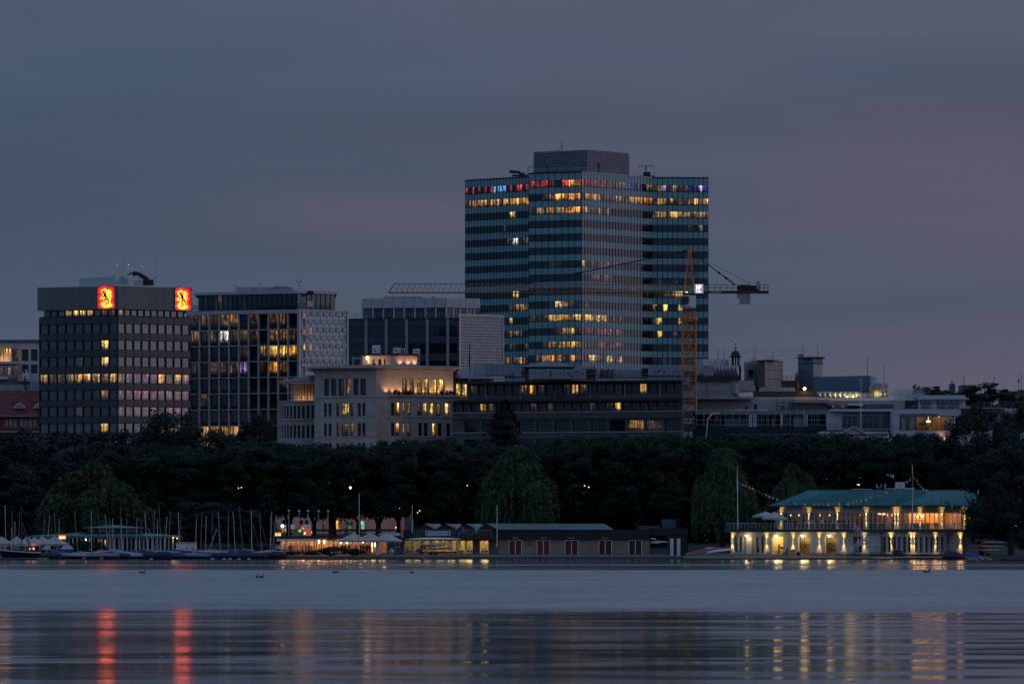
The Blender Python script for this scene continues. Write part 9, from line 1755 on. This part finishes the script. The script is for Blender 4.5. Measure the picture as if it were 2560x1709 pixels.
# undergrowth closing the view under the trees
def hedge(px0,px1,D_,z0,z1,n,name,lab):
    xs=rng.uniform(X(px0,D_),X(px1,D_),n); h=z1-z0; zz_=z0+rng.random(n)**.8*h*(.75+.25*np.sin(xs*.35)*np.cos(xs*.13)); yv=D_+rng.normal(size=n)*.9; nr=rng.normal(size=(n,3))+np.array([0,-.8,.5])
    o=link(name,quads_mesh(name,np.stack([xs,yv,zz_],1),nr,.5*rng.uniform(.6,1.5,n),.6,M['leaf'])); tag(o,lab,kind='stuff'); return o
hedge(-400,690,1059,2.6,8.5,15000,'undergrowth','dark undergrowth below the trees at the left'); hedge(1040,2900,1061,2.6,12.5,42000,'undergrowth','dark undergrowth below the linden row at the right'); hedge(150,460,1008,1.2,4.5,3500,'undergrowth','dark shrubs behind the green boathouse')
def marina():
    # cream parasol tents
    for i,(px,w,ya,D_) in enumerate(((4,30,1340,983),(42,27,1340,981),(68,24,1339,985),(86,24,1341,983),(106,24,1338,986),(136,36,1339,980))): parasol(px,D_,w*mpp(D_),Z(ya,D_),Z(1358,D_),.9,'cream terrace parasol at the left edge marina, '+['first from the left edge','second from the left edge','third from the left edge','fourth from the left edge','second from the orange sign','next to the orange sign'][i],'cream parasols at the marina terrace',4)
    D_=979; r_=empty('terrace_rail',(X(90,D_),D_,.9),'white tube railing along the marina terrace below the cream parasols','railing'); q=MB(); x=lambda px:X(px,D_); z=lambda py:Z(py,D_)
    q.tube((x(-20),D_,z(1364)),(x(180),D_,z(1364)),.035,5)
    for px in (2,10,28,45,63,80,99,117,142,160): q.tube((x(px),D_,.7),(x(px),D_,z(1364)),.05,5)
    wpart('tubes',q,M['white'],r_)
    for px,wh,sh in ((76,'at an orange-lit table under the cream parasols, left','brown'),(84,'at an orange-lit table under the cream parasols, right','red'),(62,'under the cream parasols by the railing','black')): person(px,982,.95,'sit',sh,random.uniform(-2,2),wh,'guests at the marina terrace')
    for px in (75,84): q=MB(); q.lathe(X(px,981.5),981.5,[(.05,1.55),(.13,1.68),(.05,1.85)],8); wthing('table_lantern',q,M['warmdim'],(X(px,981.5),981.5,1.55),'orange table lantern under the cream parasols, '+('left' if px==75 else 'right'),'lantern',group='lanterns under the cream parasols'); bulb('lantern_light',(X(px,981.5),981.3,2.0),24,(1,.33,.10))
    # white shed
    D_=981; r_=empty('white_shed',(X(465,D_),D_,.8),'small white boarded shed with two dark windows among the dinghies','shed'); q=MB(); bx(q,440,489,1355.5,1376,D_,3); wpart('walls',q,M['white'],r_); q=MB(); bx(q,438,491,1354,1355.4,D_-.2,3.4); wpart('roof',q,M['zinc'],r_)
    fs_=Fac(X(440,D_),D_,X(489,D_),D_)
    for a,b in ((465,471.5),(479,485)): fs_.put(win(fs_.u(b)-fs_.u(a),.46,1,1,.05,M['grey'],M['glass']),'window',r_,fs_.u(a),Z(1372.5,D_),.04,lit('.'))
    for i in range(11): fs_.put(panel_mesh('board',fs_.L/11-.015,Z(1356,D_)-Z(1375.8,D_),.02,M['white']),'board',r_,fs_.L*i/11,Z(1375.8,D_),0)
    # jetty
    q=MB(); q.box(X(-60,964),X(690,964),963,964.4,.12,.42); o=link('marina_jetty',q.mesh('marina_jetty',[M['wood']])); o['kind']='structure'
    # big sailing boat
    D_=957; r_=empty('sailing_yacht',(X(52,D_),D_,0),'dark blue sailing yacht with a white sheer line at the left edge','boat'); x=lambda px:X(px,D_)-r_.location.x; z=lambda py:Z(py,D_); L0,L1=x(0),x(103); n=12; rows=[]
    for i in range(n+1):
        t_=i/n; k=math.sin(math.pi*(.08+.86*t_))**.6; sh=z(1374)-(z(1374)-z(1380.5))*min(1,t_*1.25)**.8; xx=L0+(L1-L0)*t_; rows.append([(xx,-1.05*k,sh),(xx+(.4 if i==0 else 0),-.6*k,.05),(xx,.6*k,.05),(xx,1.05*k,sh)])
    b=MB()
    for r0,r1 in zip(rows,rows[1:]):
        for j in range(3): b.face([r0[j],r0[j+1],r1[j+1],r1[j]])
    b.face(rows[0][::-1]); b.face(rows[-1]); lpart('hull',b,mat('navy_hull',(.012,.015,.03),.3),r_)
    b=MB()
    for r0,r1 in zip(rows,rows[1:]): b.tube(Vector(r0[0])+Vector((0,-.03,.0)),Vector(r1[0])+Vector((0,-.03,0)),.07,4); b.tube(Vector(r0[1])+Vector((0,-.12,.12)),Vector(r1[1])+Vector((0,-.12,.12)),.035,3); b.face([r0[0],r1[0],r1[3],r0[3]])
    lpart('sheer_rail',b,M['white'],r_); b=MB(); b.outline([(x(24),z(1379)),(x(60),z(1381)),(x(58),z(1373)),(x(28),z(1372.5))],-.5,.5); lpart('cabin',b,mat('mahogany',(.10,.03,.02),.4),r_)
    b=MB(); b.tube((x(54),0,.5),(x(53),0,z(1262)),.09,6,r2=.05); lpart('mast',b,mat('dark_mast',(.05,.07,.10),.5),r_); b=MB(); b.tube((x(56),0,z(1306)),(x(81),0,z(1378)),.11,6); lpart('boom',b,mat('blue_sail_cover',(.03,.06,.14),.8),r_)
    b=MB(); b.tube((x(1),0,z(1374)),(x(53),0,z(1268)),.012,3); b.tube((x(102),0,z(1381)),(x(53),0,z(1264)),.012,3); lpart('stay',b,M['rope'],r_)
    # covered dinghies with their masts
    ms=[(42,48,50,415),(97,88,120,410),(127,180,125,400),(165,110,152,420),(98,235,98,400),(378,160,340,400),(417,130,390,400),(455,100,478,425),(498,150,490,400),(627,100,655,420),(765,90,768,415),(825,130,862,405),(882,130,918,430),(918,150,922,420),(945,150,950,425),(1012,70,1006,410),(1020,150,1020,420),(1062,150,1070,410),(1150,150,1145,420),(1185,150,1195,410),(1215,105,1240,420),(1295,95,1285,415),(1320,150,1325,410),(1332,42,1357,440),(1400,140,1382,415),(1430,90,1412,415),(1495,95,1505,410),(1518,140,1500,400),(1650,130,1636,390),(1695,110,1680,405),(1730,140,1724,430),(1780,105,1782,415),(1830,85,1851,415),(1915,95,1915,415),(1955,95,1976,405),(2005,50,2039,415),(2108,95,2113,408),(2180,100,2191,400),(2280,95,2268,400),(2268,140,2268,402),(2318,120,2284,400)]
    tarps=[(tblue,'blue'),(tb,'navy'),(tgrey,'grey'),(tb,'navy'),(tb,'navy'),(mat('black_tarpaulin',(.015,.017,.02),.7),'black'),(mat('white_tarpaulin',(.30,.31,.33),.7),'white')]; hulls=[(M['offwhite'],'white'),(mat('dark_hull',(.02,.022,.03),.4),'dark'),(mat('red_hull',(.09,.012,.018),.4),'red'),(mat('blue_hull',(.015,.035,.09),.4),'blue')]
    lm=[(0,'at the left edge'),(130,'by the orange sign'),(175,'before the green boathouse left half'),(265,'before the green boathouse middle'),(345,'before the green boathouse right end'),(420,'beside the white shed'),(495,'right of the white shed'),(590,'left of the café bushes'),(650,'next to the café bushes')]
    cache={}; cnt={}
    ordn=['first','second','third','fourth','fifth','sixth','seventh','eighth']
    for i,(xt,yt,xb,yb) in enumerate(ms):
        px=xb/3.356; D_=957.5+ (i*37%11)*1.15; heading=random.choice((0,.25,-.25,.12,3.1,2.9,-.4)); tm,tn=tarps[(i*5+i//3)%7]; hm,hn=hulls[(i*3+i//4)%4]; L_=random.uniform(4.6,5.6)
        pl=[w for a,w in lm if px>=a][-1]; cnt[pl]=cnt.get(pl,0)+1
        lean='leaning' if abs(xt-xb)>14 else 'upright'
        r_=empty('dinghy',(X(px,D_),D_,.12 if D_<966 else .48),f'{hn} dinghy, {tn} cover, {lean} mast, {ordn[cnt[pl]-1]} from left {pl}','boat','covered dinghies at the marina',heading)
        key=(tn,hn,round(L_,1))
        if key not in cache:
            n=8; pf=lambda t_:math.sin(math.pi*min(.999,t_*.9+.06))**.55; rows=[[(-L_/2+L_*k/n,s*.78*pf(k/n),zz_) for s,zz_ in ((-1,.50+.12*(k/n)**2),(-.65,.0),(.65,.0),(1,.50+.12*(k/n)**2))] for k in range(n+1)]; b=MB()
            for r0,r1 in zip(rows,rows[1:]):
                for j in range(3): b.face([r0[j],r0[j+1],r1[j+1],r1[j]])
            b.face(rows[0][::-1]); b.face(rows[-1]); hme=b.mesh('hull',[hm]); b=MB(); pk=[random.uniform(.7,1.1) for _ in range(n+1)]
            rows=[[(-L_/2+L_*k/n,-.84*pf(k/n),.42),(-L_/2+L_*k/n,-.4*pf(k/n),.60+.22*pk[k]),(-L_/2+L_*k/n,0,.66+.40*pk[k]*pf(k/n)),(-L_/2+L_*k/n,.4*pf(k/n),.60+.22*pk[k]),(-L_/2+L_*k/n,.84*pf(k/n),.42)] for k in range(n+1)]
            for r0,r1 in zip(rows,rows[1:]):
                for j in range(4): b.face([r0[j],r0[j+1],r1[j+1],r1[j]])
            b.face(rows[0][::-1]); b.face(rows[-1]); cache[key]=(hme,b.mesh('cover',[tm]))
        link('hull',cache[key][0],r_); link('cover',cache[key][1],r_)
        top=Vector((X(xt/3.356,D_)-X(px,D_),0,Z(1250+yt/3.356,D_)-r_.location.z)); b=MB(); c_,s_=math.cos(-heading),math.sin(-heading); top=Vector((top.x*c_-top.y*s_,top.x*s_+top.y*c_,top.z)); b.tube((0,0,.4),top,.045,6,r2=.035); 
        if i%3==0: b.box(top.x-.13,top.x+.13,top.y-.04,top.y+.04,top.z-.02,top.z+.05)
        lpart('mast',b,(M['alu'],M['zinc'],M['alu'],M['grey'])[i%4],r_); b=MB(); b.tube((0,0,1.1),(random.choice((-1,1))*2.1,0,1.0),.06,5); lpart('boom',b,(tb,M['alu'])[i%2],r_)
        b=MB(); b.tube((L_*.47,0,.6),top*.8,.008,3); b.tube((0,.7,.6),top*.8,.008,3); b.tube((0,-.7,.6),top*.8,.008,3); lpart('stay',b,M['rope'],r_)
    # bare frame of a gin pole and white railing
    for i,(a,b_,lab) in enumerate((((1238,225),(1305,410),'slanting spare spar leaning before the right end of the green boathouse'),((1818,240),(1745,440),'slanting spare spar right of the white shed'),((2118,205),(2170,390),'slanting dark spar left of the warning sign, left of two'),((2192,210),(2245,400),'slanting dark spar left of the warning sign, right of two'),((185,260),(270,440),'slanting blue spar before the cream parasols'),((2290,180),(2345,330),'slanting blue spar at the left end of the café'))):
        D_=963; q=MB(); q.tube((X(b_[0]/3.356,D_),D_,Z(1250+b_[1]/3.356,D_)),(X(a[0]/3.356,D_),D_+.5,Z(1250+a[1]/3.356,D_)),.06,6); wthing('spare_spar',q,M['zinc'] if i<2 else mat('blue_spar%d'%i,(.06,.10,.16),.6),(X(b_[0]/3.356,D_),D_,Z(1250+b_[1]/3.356,D_)),lab,'spar')
    D_=960; r_=empty('tube_float',(X(535,D_),D_,.2),'white tube frame on a small float right of the white shed','frame'); q=MB(); x=lambda px:X(px,D_); z=lambda py:Z(py,D_); q.tube((x(515),D_,z(1374.5)),(x(541),D_,z(1373.5)),.04,4); q.tube((x(541),D_,z(1376)),(x(568),D_,z(1378)),.04,4); q.tube((x(518),D_,z(1384)),(x(553),D_,z(1386)),.05,4); q.tube((x(541),D_,z(1374)),(x(553),D_,z(1386)),.03,4); q.tube((x(541),D_,z(1374)),(x(541),D_,z(1386)),.03,4); wpart('tubes',q,M['white'],r_)
    for i,px in enumerate((378,532,560,575,597,622)): q=MB(); q.box(X(px-4,955.5),X(px+4,955.5),955.2,955.8,-.02,.22); wthing('jetty_float',q,M['offwhite'],(X(px,955.5),955.5,0),'pale float at the marina edge, '+['below the blue covers left of the white shed','below the white tube frame','right of the white tube frame','left of two near the bushes','before the navy covers','close to the thin pole'][i],'float',group='pale floats at the marina edge')
    q=MB(); q.box(X(96,955),X(121,955),954.6,955.6,.0,.35); wthing('yellow_boom',q,mat('yellow_float',(.30,.24,.02),.6),(X(108,955),955,0),'dull yellow floating barrier right of the dark yacht','float')
    for px,lab in ((117,'pale canvas boat hood with sloping front, left of the bush'),(163,'pale canvas boat hood with a long sloping front, right of the bush')):
        D_=966; q=MB(); x=lambda p_:X(p_,D_); z=lambda py:Z(py,D_); q.outline([(x(px-13),z(1372)),(x(px+7 if px<150 else px+20),z(1372)),(x(px+7 if px<150 else px+8),z(1363)),(x(px-4),z(1362.5))],D_,D_+1.8); wthing('boat_hood',q,M['cream'],(x(px),D_,z(1372)),lab,'boat cover')
marina()
# ================================================================== on the water
for i,(px,py,lab) in enumerate(((209.5,1391,'red round buoy before the marina, left of two'),(253.5,1393.5,'red round buoy before the marina, right of two'),(1058,1397.5,'red round buoy before the yellow gym'),(1874,1400,'red round buoy before the left end of the clubhouse'),(2442,1400.5,'red round buoy before the covered launches'))):
    D_=min(952,3.55*F/(py-HZ)); o=MB(); o.lathe(X(px,D_),D_,[(.05,-.2),(.26,-.08),(.33,.12),(.27,.33),(.1,.44),(.05,.5)],12); r_=wthing('mooring_buoy',o,mat('red_buoy_%d'%i,(.55,.03,.06),.4,var=.05),(X(px,D_),D_,-.2),lab,'buoy',group='red mooring buoys',smooth=True)
def bird(px,py,L_,lab,kind,rz):
    D_=HC*F/(py-HZ); r_=empty('water_bird',(X(px,D_),D_,0),lab,'bird','birds on the lake',rz); L_*=.8; b=MB(); n=10
    rows=[[(-L_/2+L_*i/8, L_*.2*math.sin(math.pi*(.06+.88*i/8))**.6*math.cos(2*math.pi*j/n), L_*.10+ (L_*.12 if i<2 else 0)*(1-i/2)+L_*.17*math.sin(math.pi*(.06+.88*i/8))**.6*math.sin(2*math.pi*j/n)) for j in range(n)] for i in range(9)]
    for r0,r1 in zip(rows,rows[1:]):
        for j in range(n): b.face([r0[j],r0[(j+1)%n],r1[(j+1)%n],r1[j]])
    b.face(rows[0][::-1]); b.face(rows[-1]); b.tube((L_*.36,0,L_*.15),(L_*.44,0,L_*.48),L_*.075,8,r2=L_*.055); b.lathe(L_*.47,0,[(L_*.03,L_*.42),(L_*.085,L_*.47),(L_*.09,L_*.53),(L_*.03,L_*.60)],8); b.tube((L_*.53,0,L_*.51),(L_*.68,0,L_*.49),L_*.04,5,r2=L_*.015)
    lpart('body',b,M[kind],r_,smooth=False); return r_
M['goose']=mat('dark_plumage',(.03,.028,.026),.9); M['duck']=mat('grey_brown_plumage',(.10,.09,.08),.9)
for px,py,L_,lab,k,rz in ((355,1432,.85,'greyish duck swimming at the left, below the white shed',  'duck',.3),(483.5,1422,.6,'small dark upright bird farther out, below the white shed','goose',1.2),(643,1443,.75,'dark bird of the close pair, left one','goose',1.4),(653.5,1443.3,.75,'dark bird of the close pair, right one','goose',1.0),(838,1431,.85,'greyish duck swimming below the café','duck',.2),(1030,1432,.7,'dark bird with raised wings below the gym','goose',2.2),(2316,1430,1.0,'greyish bird swimming below the clubhouse','duck',.1)): bird(px,py,L_,lab,k,rz)
